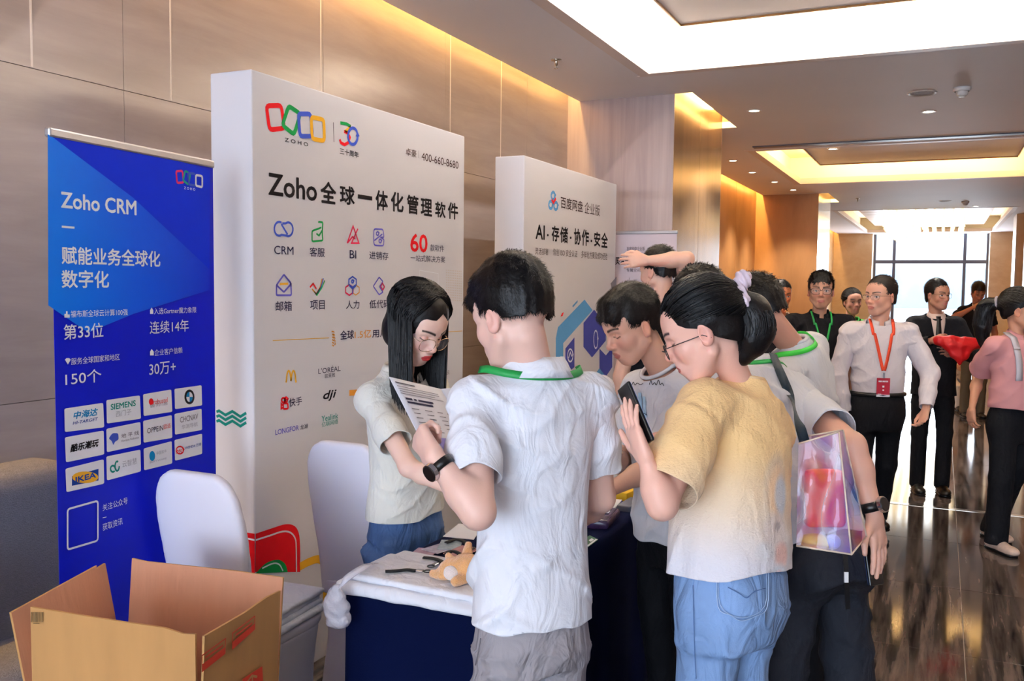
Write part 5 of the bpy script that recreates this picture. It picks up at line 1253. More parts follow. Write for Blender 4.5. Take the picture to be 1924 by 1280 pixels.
# --- staff woman behind the table
B = Fig('young woman with long black hair, glasses and ivory polo, standing behind the table', None, None, -14, build=0.90, pel=PD(762, 972, 3.30), nk=PD(757, 697, 3.21))
for q in 'LR': B.an[q] = B.an[q]-B.face*0.10; B.kn[q] = B.kn[q]-B.face*0.04
B.head(yaw=0, pitch=30, scale=1.06, at=PD(783, 612, 3.11))
B.arm('R', PD(842, 916, 2.82), elbow=PD(768, 878, 2.92), curl=0.6); B.arm('L', PD(885, 900, 2.92), hint=-UPV+RGT*0.4, curl=0.6)
B.body((240, 200, 182), h=0.009, hh=0.0029, hands=0.0045, female=True, lips=(206, 62, 66), eyes='down', jaw=0.9, nose=0.97)
B.shirt(M_IVORY, hem=0.015, rx=(.094, .088, .083, .086, .088, .078), rf=(.066, .062, .062, .070, .062, .040), rb=(.062, .056, .052, .056, .056, .044), sleeve=0.66, sr=(0.058, 0.066), collar='polo', amp=0.009, h=0.0055)
B.trousers(M_DENIM, rx=.092, rf=.062, rb=.068, amp=0.011, h=0.008); B.shoes(M_WHITE)
hair_long(B, length=0.30, n=1700, front=0.102, part=-0.006, cover=2.22, grow=0.013)
B.glasses(M_WIRE, w=0.029, hgt=0.022, z=-0.010, y=0.106, rim=0.0010)

# --- young man in a white printed tee beyond the table
C_ = Fig('young man in white printed tee looking down at the table', None, None, 236, build=0.95, pel=PD(1264, 972, 3.27), nk=PD(1246, 692, 3.25))
for q in 'LR': C_.an[q] = C_.an[q]-C_.face*0.06; C_.kn[q] = C_.kn[q]-C_.face*0.02
C_.head(yaw=-10, pitch=24, scale=1.04, at=PD(1188, 614, 3.17))
C_.arm('L', PD(1142, 922, 3.00), elbow=PD(1225, 878, 3.10), curl=0.5); C_.arm('R', PD(1150, 850, 3.14), hint=-UPV-RGT*0.2, curl=0.5)
C_.body((232, 182, 158), h=0.009, hh=0.0032, hands=0.005, eyes='down', lips=(198, 120, 112), brow=1.0)
C_.shirt(M_WHITE, hem=-0.04, sleeve=0.75, sr=(0.060, 0.070), collar='rib', amp=0.016, h=0.007, rx=(.098, .094, .091, .092, .094, .084))
C_.trousers(M_BLKTR); C_.shoes(M_LEATHER)
C_.hair_short(front=0.050, side=0.028, nape=-0.045, grow=0.009, top=0.012, n=5000, length=0.022, fringe=0.017, seed=8, spike=0.06, thin=0.0005)

C_.decal(C_.shirt_prims, 'chest_print', [[(x, y), (x+w_, y+.5), (x+w_+3, y+h_), (x+2, y+h_)] for x, y, w_, h_ in ((1187, 742, 9, 50), (1199, 738, 6, 62), (1207, 745, 5, 40), (1182, 760, 5, 30))], mat('pale_blue_print', s2l(176, 212, 240), .8, var=(40, .15)))
C_.stitch(C_.shirt_prims, 'chest_lettering', [[(1187, 724), (1190, 718), (1193, 724), (1197, 720), (1203, 723), (1208, 721)], [(1220, 723), (1223, 715), (1226, 723), (1230, 719), (1233, 724), (1237, 714), (1240, 723), (1244, 720), (1247, 725)]], INK, .0011)
C_.stitch(C_.shirt_prims, 'chest_lettering', [[(1198, 779), (1201, 776), (1205, 780), (1210, 777), (1215, 780)]], NAVY, .0014)

# --- woman in the yellow ombre top, from behind
D_ = Fig('woman in yellow ombre knit top and light jeans, black hair tied back, holding a phone', None, None, 160, build=1.10, pel=PD(1368, 1088, 2.38), nk=PD(1392, 718, 2.42))
D_.sh['R'] = D_.sh['R']-D_.up*0.045-D_.RS[0]*0.025
D_.head(yaw=30, pitch=24, scale=1.02, at=PD(1322, 624, 2.34))
D_.arm('L', PD(1214, 866, 2.13), elbow=PD(1244, 948, 2.12), hand_dir=PD(1189, 806, 2.15)-PD(1214, 866, 2.13), palm=nz(RGT*0.65+FWD*0.35+UPV*0.55), curl=[0.10, 0.12, 0.14, 0.18], thumb=0.0)
D_.arm('R', PD(1265, 826, 2.40), elbow=PD(1428, 930, 2.72), hand_dir=PD(1208, 806, 2.28)-PD(1265, 822, 2.40), palm=-FWD*0.4-UPV*0.9, curl=[0.5, 0.8, 0.9, 1.0], thumb=0.5)
D_.body((236, 184, 164), h=0.008, hh=0.0032, female=True, eyes='down', lips=(190, 100, 96), hands=0.0034, jaw=1.12)
def yellow(V):
    q = (V-D_.pel)@D_.R.T; x, y, z = q.T; x = x+0.115; t = np.clip((z-0.02)/0.34, 0, 1); t = t*t*(3-2*t)
    lo, hi = S_((226, 222, 228)), S_((250, 208, 146)); C = lo*(1-t[:, None])+hi*t[:, None]
    rim = np.clip(1-np.abs(z-0.20)/0.14, 0, 1)*0.35; C = C*(1-rim[:, None])+S_((250, 222, 178))*rim[:, None]
    def spot(cx, cz, rx, rz, c, a):
        w = a*np.clip(1.25-np.sqrt(((x-cx)/rx)**2+((z-cz)/rz)**2), 0, 0.5)*2*(y < 0.02); w = np.clip(w, 0, 1)[:, None]; C[:] = C*(1-w)+S_(c)*w
    # soft faded print on the back, pastel shapes
    spot(.105, .245, .050, .085, (196, 190, 186), .45); spot(.105, .240, .040, .072, (248, 204, 156), .8); spot(.125, .23, .028, .05, (190, 205, 222), .7); spot(.10, .14, .05, .05, (226, 208, 200), .7)
    spot(.125, .085, .036, .030, (240, 186, 172), .8); spot(.055, .095, .035, .022, (220, 215, 214), .6); spot(.115, .035, .034, .030, (216, 222, 230), .7); spot(.11, .03, .018, .018, (236, 176, 168), .6); spot(.105, .155, .014, .012, (120, 105, 110), .5); spot(.075, .03, .016, .02, (170, 165, 175), .5)
    return C
M_OMBRE = mat('ombre_knit', (1, 1, 1), 0.88, vcol='Col', bump=(150, 0.35, (1, 1, 1.6)), sheen=0.15, crease=.35)
D_.shirt(M_OMBRE, hem=0.015, rx=(.113, .113, .108, .104, .100, .084), rf=(.086, .086, .082, .076, .068, .044), rb=(.092, .086, .078, .074, .074, .058), sleeve=0.86, sr=(0.068, 0.070), collar='rib', amp=0.020, h=0.006, paint=yellow, neck=0.068,
         hemf=lambda q: -0.03*np.clip(-q[:, 0]/0.15, -0.4, 1)-0.012*np.sin(q[:, 0]*18)+0.02)
nb = [o for o in D_.root.children if o.name.startswith('neckband')][0]; nb.data.materials.clear(); nb.data.materials.append(mat('yellow_rib', s2l(238, 205, 160), .85, bump=(200, .2)))
D_.trousers(M_DENIML, rx=.100, rf=.070, rb=.082, tr=(0.090, 0.078, 0.076), amp=0.013, h=0.008, seat=1.06); D_.shoes(M_WHITE)
M_THREAD = mat('pale_stitching', s2l(168, 192, 224), .8, var=(60, .1)); M_THREADD = mat('dark_stitching', s2l(84, 116, 168), .8, var=(60, .1))
D_.stitch(D_.tr_prims, 'pocket_seam', [[(1347, 1058), (1349, 1140), (1372, 1156), (1393, 1167), (1420, 1158), (1442, 1140), (1444, 1064)]], M_THREAD); D_.stitch(D_.tr_prims, 'pocket_seam', [[(1351, 1060), (1353, 1137), (1393, 1161), (1437, 1139), (1440, 1066)]], M_THREAD, .0009)
D_.stitch(D_.tr_prims, 'pocket_stitch', [[(1368, 1104), (1390, 1116), (1403, 1124), (1418, 1112), (1438, 1106)]], M_THREADD); D_.stitch(D_.tr_prims, 'side_seam', [[(1302, 1100), (1303, 1150), (1305, 1220), (1308, 1276)]], M_THREADD, .0010)
D_.stitch(D_.tr_prims, 'torn_patch', [[(1240, 1150), (1246, 1156), (1248, 1168), (1243, 1178), (1239, 1172), (1241, 1158)]], PAPERW := mat('frayed_cotton', s2l(224, 228, 236), .9, var=(60, .1)), .003)
tie = D_.head_c+(np.array([0.012, -0.112, 0.035])*D_.hs)@D_.HR; dw = np.array([0, 0, -1.0]); bk = nz(-D_.HR[1]*[1, 1, 0])
hair_back(D_, (0.10, -0.95, 0.02), 1000, front=0.066, tail=([tie, tie+bk*0.030+dw*0.03, tie+bk*0.036+dw*0.085, tie+bk*0.010+dw*0.145], [0.030, 0.044, 0.046, 0.018]), r=0.0017, nape=-0.055)
sp_ = [Ell(tie+(np.array([0.032*math.cos(a), 0.0, 0.036*math.sin(a)])*D_.hs)@D_.HR+bk*0.006, (0.019, 0.019, 0.019), None, 0.008) for a in np.linspace(0, 2*PI, 8, endpoint=False)]+[Ell(tie+np.array([0, 0, 0.055])+bk*0.004, (0.022, 0.020, 0.026), None, 0.01)]
soft_obj('scrunchie', sp_, 0.004, mat('pink_satin', s2l(222, 200, 210), .3, bump=(60, .3)), D_.root, (), lambda p: .003*np.sin(p@np.array([300, 260, 180.])), .004)
D_.glasses(M_BLACKP, w=0.026, hgt=0.019, z=-0.012, y=0.108, rim=0.0012)

# --- man with the iridescent tote, bending to the table
E_ = Fig('man in white tee and black trousers with smart watch, leaning over behind a shiny tote', None, 1.78, 150, build=1.0, pel=PD(1540, 1000, 2.80), nk=PD(1404, 646, 3.10))
E_.sh['R'] = E_.sh['R']-E_.RS[0]*0.035-E_.up*0.02
E_.head(yaw=20, pitch=35, scale=1.0, at=PD(1322, 574, 3.22))
E_.arm('R', PD(1643, 968, 2.62), elbow=PD(1600, 838, 2.66), hand_dir=PD(1652, 1030, 2.60)-PD(1643, 968, 2.62), palm=-RGT*0.5+FWD*.6, curl=[0.08, 0.10, 0.12, 0.15], thumb=0.1)
E_.arm('L', PD(1385, 900, 3.1), hint=-UPV, curl=0.5)
E_.body((222, 170, 148), h=0.008, hh=0.007, hands=0.0034)
E_.shirt(M_WHITE, hem=-0.02, sleeve=0.72, sr=(0.064, 0.072), collar='rib', amp=0.014, h=0.006, rx=(.098, .097, .096, .10, .106, .09), rb=(.066, .062, .062, .068, .070, .055))
E_.kn['R'] = E_.kn['R']+RGT*0.05; E_.an['R'] = E_.an['R']+RGT*0.09; E_.kn['L'] = E_.kn['L']-RGT*0.03; E_.an['L'] = E_.an['L']-RGT*0.05
for q in 'LR': E_.kn[q][2] = 0.285*E_.h; E_.an[q][2] = 0.05*E_.h
E_.trousers(M_DARKTR, tr=(0.084, 0.076, 0.074), amp=0.011); E_.shoes(M_LEATHER); E_.nape_band(M_GREENR, 0.018)
E_.hair_short(n=1500, seed=21, spike=0.15)
E_.watch('R', M_LEATHER, M_CHROME, RGT*0.6-FWD*0.75, r=0.034, t=0.88, case=0.023, wide=.026)

# --- second man in white with green lanyard, further along
F_ = Fig('man in white tee with green lanyard bending over beyond the tote man', None, 1.68, 168, build=1.02, pel=PD(1545, 885, 3.62), nk=PD(1488, 642, 3.52))
F_.head(yaw=10, pitch=30, scale=1.04, at=PD(1424, 588, 3.46)); F_.arm('R', PD(1440, 880, 3.4), hint=-UPV); F_.arm('L', PD(1400, 860, 3.5), hint=-UPV)
F_.body((214, 160, 140), h=0.007, hh=0.0035, hands=0, lips=(180, 110, 100)); F_.shirt(M_WHITE, collar='rib', amp=0.012, h=0.008, sr=(0.066, 0.074)); F_.trousers(M_BLKTR, h=0.011); F_.shoes(M_LEATHER, h=.011)
F_.nape_band(mat('bright_green_ribbon', s2l(60, 210, 70), .5, var=(20, .05)), 0.020); F_.hair_short(front=.055, side=.03, nape=-.03, n=2000, length=.022, seed=5, spike=.2)

# --- man in black with his arm raised behind his head
G_ = Fig('man in black tee with red ribbon, one arm raised behind his head', None, 1.70, 150, pel=PD(1222, 772, 4.78), nk=PD(1238, 578, 4.75))
G_.head(yaw=10, pitch=4, at=PD(1236, 512, 4.74))
G_.arm('R', PD(1215, 490, 4.66), elbow=PD(1290, 487, 4.62), hand_dir=-RGT, palm=FWD, curl=0.5); G_.arm('L', PD(1180, 800, 4.7), hint=-RGT)
G_.body((230, 182, 160), h=0.008, hh=0.005, hands=0.005); G_.shirt(M_BLACK, collar='rib', h=0.009, amp=0.011, sleeve=.6); G_.trousers(M_BLKTR, h=0.011); G_.shoes(M_LEATHER, h=.011)
G_.nape_band(M_REDR, 0.02); G_.hair_short(n=1200, length=.02, spike=.15, seed=9, side=.03, nape=-.03)

def quick(label, pos, height, face, top, leg, hair='short', skin=(216, 168, 146), long=False, female=False, head=None, lean=0, build=1.0, arms=None, collar='rib', sh=None, shoe=None, eyes='open', hair_kw=None, shirt_kw=None, res=1.0, sit=False):
    f = Fig(label, pos, height, face, lean=lean, build=build)
    if sit:
        d = np.array([0, 0, f.pel[2]-0.50])
        for a in ('pel', 'ch', 'nk', 'head_c'): setattr(f, a, getattr(f, a)-d)
        for q in 'LR':
            f.sh[q] = f.sh[q]-d; f.hip[q] = f.hip[q]-d; f.kn[q] = f.hip[q]+f.face*0.40; f.kn[q][2] = 0.46; f.an[q] = f.kn[q]+f.face*0.02; f.an[q][2] = 0.05*height; f.arm(q, f.hip[q]+f.face*0.30+np.array([0, 0, 0.12]))
    if head: f.head(**head)
    for q, a in (arms or {}).items(): f.arm(q, **a)
    f.body(skin, h=0.013*res, hh=0.006*res, hands=0.006*res, female=female, eyes=eyes)
    f.shirt(top, collar=collar, h=0.010*res, long=long, amp=0.011, **(shirt_kw or {})); f.trousers(leg, h=0.012*res); f.shoes(shoe or M_LEATHER, h=.011)
    if hair == 'short': f.hair_short(**{**dict(n=900, length=.02, spike=.15, h=.006), **(hair_kw or {})})
    elif hair == 'back': hair_back(f, n=500, **(hair_kw or {}))
    elif hair == 'long': hair_long(f, n=600, **(hair_kw or {}))
    return f
# --- walking man in the white dress shirt
wp = onz(1638, 1012, 0)
W = Fig('man in white dress shirt walking with orange lanyard and red badge', (wp[0], wp[1]), 1.70, -72, build=1.08)
W.head(yaw=-52, pitch=0, fwd=0.01, scale=1.04)
W.arm('L', PD(1740, 768, 5.72), hint=RGT*1.0+FWD*0.4, curl=0.45, hand_dir=PD(1742, 812, 5.7)-PD(1752, 768, 5.75), palm=-RGT-FWD*.3); W.arm('R', PD(1588, 778, 5.95), hint=-RGT*1.0+FWD*.4, curl=0.4)
for q, dy in (('R', -0.02), ('L', 0.22)): W.kn[q] = W.kn[q]-W.face*dy*0.4; W.an[q] = W.an[q]-W.face*dy
W.an['L'][2] += 0.03; W.an['R'] = W.an['R']-RGT*0.02; W.body((226, 172, 148), h=0.007, hh=0.0034, hands=0.0045, lips=(200, 122, 112))
M_DRESS = mat('white_dress_shirt', s2l(232, 224, 230), .75, bump=(300, .05), var=(2, .02), crease=.42)
W.shirt(M_DRESS, hem=0.035, long=True, sr=(0.060, 0.054), h=0.0075, amp=0.014, collar='polo', rx=(.092, .098, .098, .100, .102, .088), rf=(.070, .078, .078, .074, .066, .044), rb=(.060, .062, .060, .062, .062, .05), hemf=lambda q: 0*q[:, 0])
W.trousers(M_BLKTR, waist=0.045, rx=.100, rf=.078, rb=.078, tr=(0.088, 0.066, 0.064), h=0.009); W.shoes(M_LEATHER)
adopt(tube('belt', [W.pel+W.up*0.040*W.h+W.R[0]*math.cos(a)*0.099*W.h+W.R[1]*math.sin(a)*(0.076 if math.sin(a) > 0 else 0.062)*W.h for a in np.linspace(0, 2*PI, 40, endpoint=False)], 0.014, M_LEATHER, None, 8, True), W.root)
W.hair_short(front=.066, side=.030, nape=-.04, grow=.006, top=.008, n=2200, length=.016, spike=.12, seed=31, m=mat('dark_brown_hair', s2l(34, 27, 26), .45, var=(25, .3)))
W.glasses(M_WIRE, w=.027, hgt=.017, z=0.0, y=.104, rim=.0013)
M_BADGE = mat('red_badge_card', s2l(178, 30, 58), .4, var=(9, .05)); bo = W.lanyard(M_REDR, (.082, .118), .019, .33, 1.0, M_BADGE)
c, R = W.badge_c; u3 = [np.array(R.col[i]) for i in range(3)]
sb = Surf(c+u3[1]*0.002, u3[0] if np.dot(np.cross(u3[0], u3[2]), u3[1]) > 0 else -u3[0], u3[2], W.root, 0.0012)
for x0, y0, x1, y1 in [(-.030+.0085*k, .032, -.0235+.0085*k, .042) for k in range(7)]+[(-.006, -.002, .006, .010), (-.005, -.024, .005, -.014), (-.032, -.046, -.012, -.042)]:
    sb.emit('badge_print', [(x0, y0), (x1, y0), (x1, y1), (x0, y1)], [(0, 1, 2, 3)], WHT)
adopt(box('badge_foot', c-u3[2]*0.055+u3[1]*0.0005, (.082, .004, .014), WHT, None, R), W.root)

# --- woman in pink blouse at the edge
pp = onz(1885, 1032, 0)
PK = Fig('woman in pink puff-sleeved blouse and black trousers with backpack, black ponytail', (pp[0]+0.03, pp[1]), 1.62, -52, build=1.08)
PK.head(yaw=42, pitch=0, fwd=0.01, scale=1.06)
PK.arm('R', PD(1826, 768, 5.78), elbow=PD(1838, 706, 5.92), hand_dir=(0, 0, -1), palm=RGT+FWD*.3, curl=.5); PK.arm('L', PK.sh['L']-np.array([-.08, .02, .46]), curl=.4)
PK.an['L'] = PK.an['L']-PK.face*0.25; PK.kn['L'] = PK.kn['L']-PK.face*0.10; PK.body((206, 152, 124), h=.008, hh=.004, hands=.0045, female=True)
M_PINK = mat('dusty_pink_blouse', s2l(206, 146, 150), .7, bump=(300, .06), var=(2, .05))
PK.shirt(M_PINK, hem=0.035, sleeve=.78, sr=(0.060, 0.080), h=.008, amp=.011, collar='polo', rx=(.104, .104, .100, .100, .10, .086), rf=(.084, .084, .080, .080, .070, .045), rb=(.072, .068, .064, .064, .064, .05))
PK.trousers(M_BLKTR, waist=.04, rx=.098, tr=(0.088, 0.076, 0.074), h=.010)
PK.shoes(mat('cream_sneaker', s2l(222, 196, 180), .6, bump=(80, .1), var=(30, .2)), M_BLACKP, h=.006)
for q in 'LR':
    sh_ = PK.hem = None
    cuff = PK.sh[q]+(PK.el[q]-PK.sh[q])*.76; ax_ = nz(PK.el[q]-PK.sh[q]); fr_ = frame(ax_, PK.face)
    adopt(tube('cuff', [cuff+(fr_[0]*math.cos(a)+fr_[2]*math.sin(a))*.066 for a in np.linspace(0, 2*PI, 24, endpoint=False)], .012, M_PINK, None, 8, True), PK.root)
    pts, ns = [], []
    for t in np.linspace(0, 1, 14):
        a = PK.nk+PK.RS[0]*(.088 if q == 'R' else -.088)+PK.up*(0.02-.30*t)+PK.RS[1]*(0.30*min(1, t*3)); dd = nz(PK.RS[1]*min(1, t*3+.1)+PK.up*max(0, 1-t*3)); pts.append(PK.on_body(PK.shirt_prims, a, dd, .006)); ns.append(dd)
    V, F = band_geo(pts, ns, .045, .006); adopt(mesh_obj('backpack_strap', V, F, mat('pale_strap', s2l(200, 196, 205), .7, bump=(200, .1)), None, True), PK.root)
tie = PK.head_c+(np.array([0, -0.115, 0.045])*PK.hs)@PK.HR; bk = nz(-PK.HR[1]*[1, 1, 0])
hair_back(PK, (0, -.93, .3), 700, front=.06, tail=([tie, tie+bk*.07+np.array([0, 0, -.03]), tie+bk*.09+np.array([0, 0, -.15]), tie+bk*.08+np.array([0, 0, -.27])], [.03, .052, .052, .02]), r=.0022)
adopt(tube('hair_tie', [tie+bk*.012+(PK.HR[0]*math.cos(a)+PK.HR[2]*math.sin(a))*.034 for a in np.linspace(0, 2*PI, 16, endpoint=False)], .010, mat('grey_band', s2l(170, 165, 175), .5, var=(20, .1)), None, 8, True), PK.root)

# --- man in dark suit carrying red cloth
SU = quick('man in black suit and tie holding folded red cloth', floor_xy(1757, 7.3), 1.70, -78, M_BLACK, M_BLKTR, long=True, skin=(186, 134, 110), head=dict(yaw=32, pitch=0), collar=None, arms=dict(R=dict(wrist=PD(1752, 640, 6.95), hint=-RGT-UPV, curl=.7), L=dict(wrist=PD(1795, 660, 6.95), hint=RGT-UPV, curl=.7)), shirt_kw=dict(hem=-.06, sr=(.060, .056)))
fw, r_, u_ = SU.RS[1], SU.RS[0], SU.RS[2]
def chest_patch(f, name, pts, m, lift=.004, thick=.003):
    """flat cloth piece laid on the chest; pts are (right, below the neck) in metres"""
    V = [f.on_body(f.shirt_prims, f.nk+f.RS[0]*x-f.RS[2]*z+f.RS[1]*.3, f.RS[1], lift) for x, z in pts]; n = len(V)//2
    o = mesh_obj(name, V, [(i, i+1, len(V)-2-i, len(V)-1-i) for i in range(n-1)], m, None, True); sm = o.modifiers.new('t', 'SOLIDIFY'); sm.thickness = thick; adopt(o, f.root); return o
chest_patch(SU, 'shirt_front', [(-.055, -.005), (-.050, .06), (-.035, .15), (-.012, .26), (.012, .26), (.035, .15), (.050, .06), (.055, -.005)], mat('pale_shirt', s2l(214, 190, 180), .7, var=(9, .03)))
chest_patch(SU, 'tie', [(-.018, .012), (-.014, .05), (-.022, .15), (-.022, .25), (.022, .25), (.022, .15), (.014, .05), (.018, .012)], mat('black_silk', s2l(18, 18, 22), .35, var=(40, .1)), .008)
SU.collar(mat('pale_shirt', (.7, .5, .5)), .060*SU.k, name='shirt_collar'); SU.glasses(M_WIRE, rim=.0014, lens=False)

# --- man in black polo with green lanyard
BP = quick('man in black polo with green lanyard and dark badge, standing by the gold wall', floor_xy(1538, 6.5), 1.73, -68, M_BLACK, M_BLKTR, skin=(200, 150, 126), head=dict(yaw=-14, pitch=-2, scale=1.06), collar='polo', build=1.12, shirt_kw=dict(sleeve=.85, sr=(.064, .070)), hair_kw=dict(length=.03, fringe=.014, n=1500), res=.9)
BP.lanyard(M_GREENR, (.075, .105), .014, .27, .9, mat('grey_badge', s2l(96, 108, 112), .3, var=(9, .2))); BP.glasses(M_BLACKP, rim=.0014)
# --- man with his hand at his mouth, far
quick('man in white tee raising a hand to his mouth, against the gold wall', floor_xy(1464, 7.6), 1.68, -62, mat('cream_tee', s2l(226, 208, 190), .8, var=(3, .03)), M_BLKTR, skin=(190, 112, 72), head=dict(yaw=0, pitch=4), arms=dict(R=dict(wrist=PD(1452, 592, 7.35), hint=-RGT*.6-UPV, hand_dir=RGT*.8+UPV*.5, palm=FWD, curl=.6)))
# --- person with a loose topknot, behind
K_ = quick('person with a loose dark topknot, behind the bending men', floor_xy(1424, 5.2), 1.66, 130, M_BLACK, M_BLKTR, female=True, hair='back', hair_kw=dict(tie=(0, -.5, .8), tail=None), skin=(210, 160, 140))
soft_obj('topknot', [Ell(K_.head_c+np.array([.03*math.cos(a), .03*math.sin(a), .135+.012*math.sin(3*a)]), (.028, .028, .026), None, .01) for a in np.linspace(0, 6.28, 6)], .006, M_HAIR, K_.root, (), lambda p: .004*wnoise(p, 120, 3), .005)
# --- far man checking his phone
FM = quick('man in black tee with white lanyard looking down, by the end window', floor_xy(1832, 11.6), 1.70, -75, M_BLACK, M_OLIVE, skin=(170, 110, 86), head=dict(yaw=0, pitch=30, fwd=.04), arms=dict(R=dict(wrist=PD(1828, 578, 11.3), hint=-RGT-UPV*.6, curl=.6)), collar='polo', res=1.4, hair_kw=dict(length=.035, top=.02))
FM.lanyard(WHT, (.085, .12), .016, .24, .9, WHT)
# --- seated woman far away, half hidden
quick('woman in pale top seated at the far end of the hall', floor_xy(1798, 12.6), 1.62, -75, M_WHITE, M_WHITE, female=True, hair='back', skin=(220, 170, 150), sit=True, res=1.5, head=dict(yaw=0, pitch=20))
# --- person in green, hidden behind the walking man
quick('dark-haired person in green top behind the walking man', floor_xy(1597, 8.2), 1.62, -60, mat('bright_green_top', s2l(40, 160, 60), .7, var=(4, .05)), M_BLKTR, female=True, hair='back', skin=(190, 140, 120), res=1.3)
# ================================================================== TABLE, CHAIRS, CARTON, SMALL THINGS
M_NAVY = mat('navy_tablecloth', s2l(4, 14, 50), 0.95, spec=.1, bump=(260, .1), var=(2, .12))
TX0, TX1, TY0, TY1, TZ = -1.57, -1.06, 2.20, 4.02, 0.75
tb = thing('table', 'long table under a floor-length navy cloth, strewn with giveaways', 'table', ((TX0+TX1)/2, (TY0+TY1)/2, 0))
def cloth_rings():
    V, F = [], []; per = []
    c = rrect(TX0, TY0, TX1, TY1, 0.02, 4)
    # resample the outline evenly
    P = np.array(c+[c[0]]); d = np.r_[0, np.cumsum(np.linalg.norm(np.diff(P, axis=0), axis=1))]; n = 260; t = np.linspace(0, d[-1], n, endpoint=False)
    O = np.stack([np.interp(t, d, P[:, 0]), np.interp(t, d, P[:, 1])], 1); T = np.roll(O, -1, 0)-np.roll(O, 1, 0); N = np.stack([T[:, 1], -T[:, 0]], 1); N /= np.linalg.norm(N, axis=1, keepdims=True)
    zs_ = [0.752, 0.748, 0.735, 0.70, 0.6, 0.45, 0.3, 0.15, 0.02, 0.006]
    for z in zs_:
        a = (0.752-z)/0.75; off = -0.012*(z > 0.75)+0.004*(z < .74)+a*0.010*(np.sin(t*17)+0.6*np.sin(t*29+1))*0.8+a*0.006
        Q = O+N*np.asarray(off)[..., None] if np.ndim(off) else O+N*off
        V += [(x, y, z) for x, y in Q]
    for i in range(len(zs_)-1):
        for j in range(n): F.append((i*n+j, i*n+(j+1) % n, (i+1)*n+(j+1) % n, (i+1)*n+j))
    F.append(tuple(range(n-1, -1, -1))); return V, F
V, F = cloth_rings(); adopt(mesh_obj('tablecloth', V, F, M_NAVY, None, True), tb)
adopt(box('tabletop', ((TX0+TX1)/2, (TY0+TY1)/2, .725), (TX1-TX0-.04, TY1-TY0-.04, .03), M_DARK), tb)
for x in (TX0+.06, TX1-.06):
    for y in (TY0+.1, TY1-.1): adopt(tube('leg', [(x, y, 0), (x, y, .71)], .015, M_CHROME), tb)

# chairs in white stretch covers
M_COVER = mat('white_stretch_cover', s2l(224, 221, 232), .7, bump=(3, .1), var=(2, .02))
def chair(label, loc, ang):
    t = thing('banquet_chair', label, 'chair', (loc[0], loc[1], 0), 'white covered banquet chairs'); a = math.radians(ang); R = np.array([[math.sin(a), -math.cos(a), 0], [math.cos(a), math.sin(a), 0], [0, 0, 1.0]])
    o = np.array([loc[0], loc[1], 0.0])
    back = [Loft(o, R, [(.40, 0, -.165, .165, .030, .030), (.55, 0, -.182, .170, .032, .030), (.75, 0, -.212, .182, .032, .030), (.90, 0, -.238, .180, .031, .031), (.98, 0, -.251, .160, .030, .030), (1.02, 0, -.257, .125, .027, .027), (1.035, 0, -.259, .095, .024, .024)], .02, 'u', 3.2)]
    soft_obj('back_cover', back, .011, M_COVER, t, (), lambda p: .0015*wnoise(p, 14, 3), .002)
    seat = [Loft(o, R, [(.425, 0, 0, .18, .205, .20), (.45, 0, 0, .188, .215, .205), (.468, 0, 0, .18, .205, .20), (.476, 0, 0, .16, .17, .17)], .02, 'u', 4.5)]
    soft_obj('seat_cover', seat, .011, M_COVER, t)
    sk = [Loft(o, R, [(.0, 0, 0, .180, .225, .235), (.06, 0, 0, .176, .215, .225), (.22, 0, 0, .170, .192, .20), (.36, 0, 0, .175, .20, .198), (.44, 0, 0, .184, .209, .203)], .02, 'u', 4.0)]
    soft_obj('skirt', sk, .013, M_COVER, t, (), lambda p: .004*wnoise(p*np.array([1, 1, .25]), 34, 6), .005)
    return t
c1 = PD(345, 872, 3.05); 
chair('white covered chair holding folded shirts, in front of the blue banner', (-2.145, 2.455), 89)
chair('white covered chair behind the long-haired woman', (-2.05, 3.13), 89)
for px, D, lb in ((1150, 5.6, 'white covered chair in front of the second display, beside the young man'), (1105, 6.3, 'white covered chair close to the hexagon graphics')):
    p = PD(px, 708, D); chair(lb, (p[0]+.05, p[1]+.22), 88)
# folded shirts on the chair
def cloth_stack(name, label, c, half, R, layers, m, amp=.004, seed=0, h=.009):
    t = thing(name, label, 'clothes', (c[0], c[1], c[2]))
    z = c[2]; th = half[2]/layers*2
    for i in range(layers):
        rg = np.random.default_rng(seed+i); o = np.array([c[0]+rg.normal(0, .006), c[1]+rg.normal(0, .006), z+th*(i+.5)])
        soft_obj('folded_shirt', [Box(o, (half[0]*(1-.03*i), half[1]*(1-.02*i), th*.62), R, th*.45, .01)], h, m, t, (), lambda p: amp*wnoise(p, 26, 3+i)+amp*.4*wnoise(p, 70, 8+i), amp*1.4)
    return t
Rz = lambda d: np.array([[math.cos(math.radians(d)), math.sin(math.radians(d)), 0], [-math.sin(math.radians(d)), math.cos(math.radians(d)), 0], [0, 0, 1.0]])
cloth_stack('shirt_stack', 'folded white shirts stacked on the chair seat', (-2.12, 2.497, .474), (.16, .15, .035), Rz(4), 4, M_WHITE, .003, 3)
# white shirts spread over the table corner
st = thing('white_shirts', 'white shirts laid flat over the near table corner', 'clothes', (-1.33, 2.38, TZ))
soft_obj('shirt_layer', [Box((-1.345, 2.340, TZ+.010), (.245, .155, .011), Rz(2), .009, .01), Cap((-1.59, 2.22, TZ-.004), (-1.58, 2.46, TZ+.006), .012, .010, .02), Cap((-1.57, 2.186, TZ-.004), (-1.10, 2.182, TZ-.002), .014, .014, .02)], .006, M_WHITE, st, (), lambda p: .0035*wnoise(p, 30, 3)+.0015*wnoise(p, 75, 8), .006)
soft_obj('shirt_layer', [Box((-1.32, 2.335, TZ+.029), (.225, .140, .010), Rz(-2), .008, .01)], .006, M_WHITE, st, (), lambda p: .0035*wnoise(p, 26, 6)+.0015*wnoise(p, 80, 2), .006)
TOP = TZ+.042
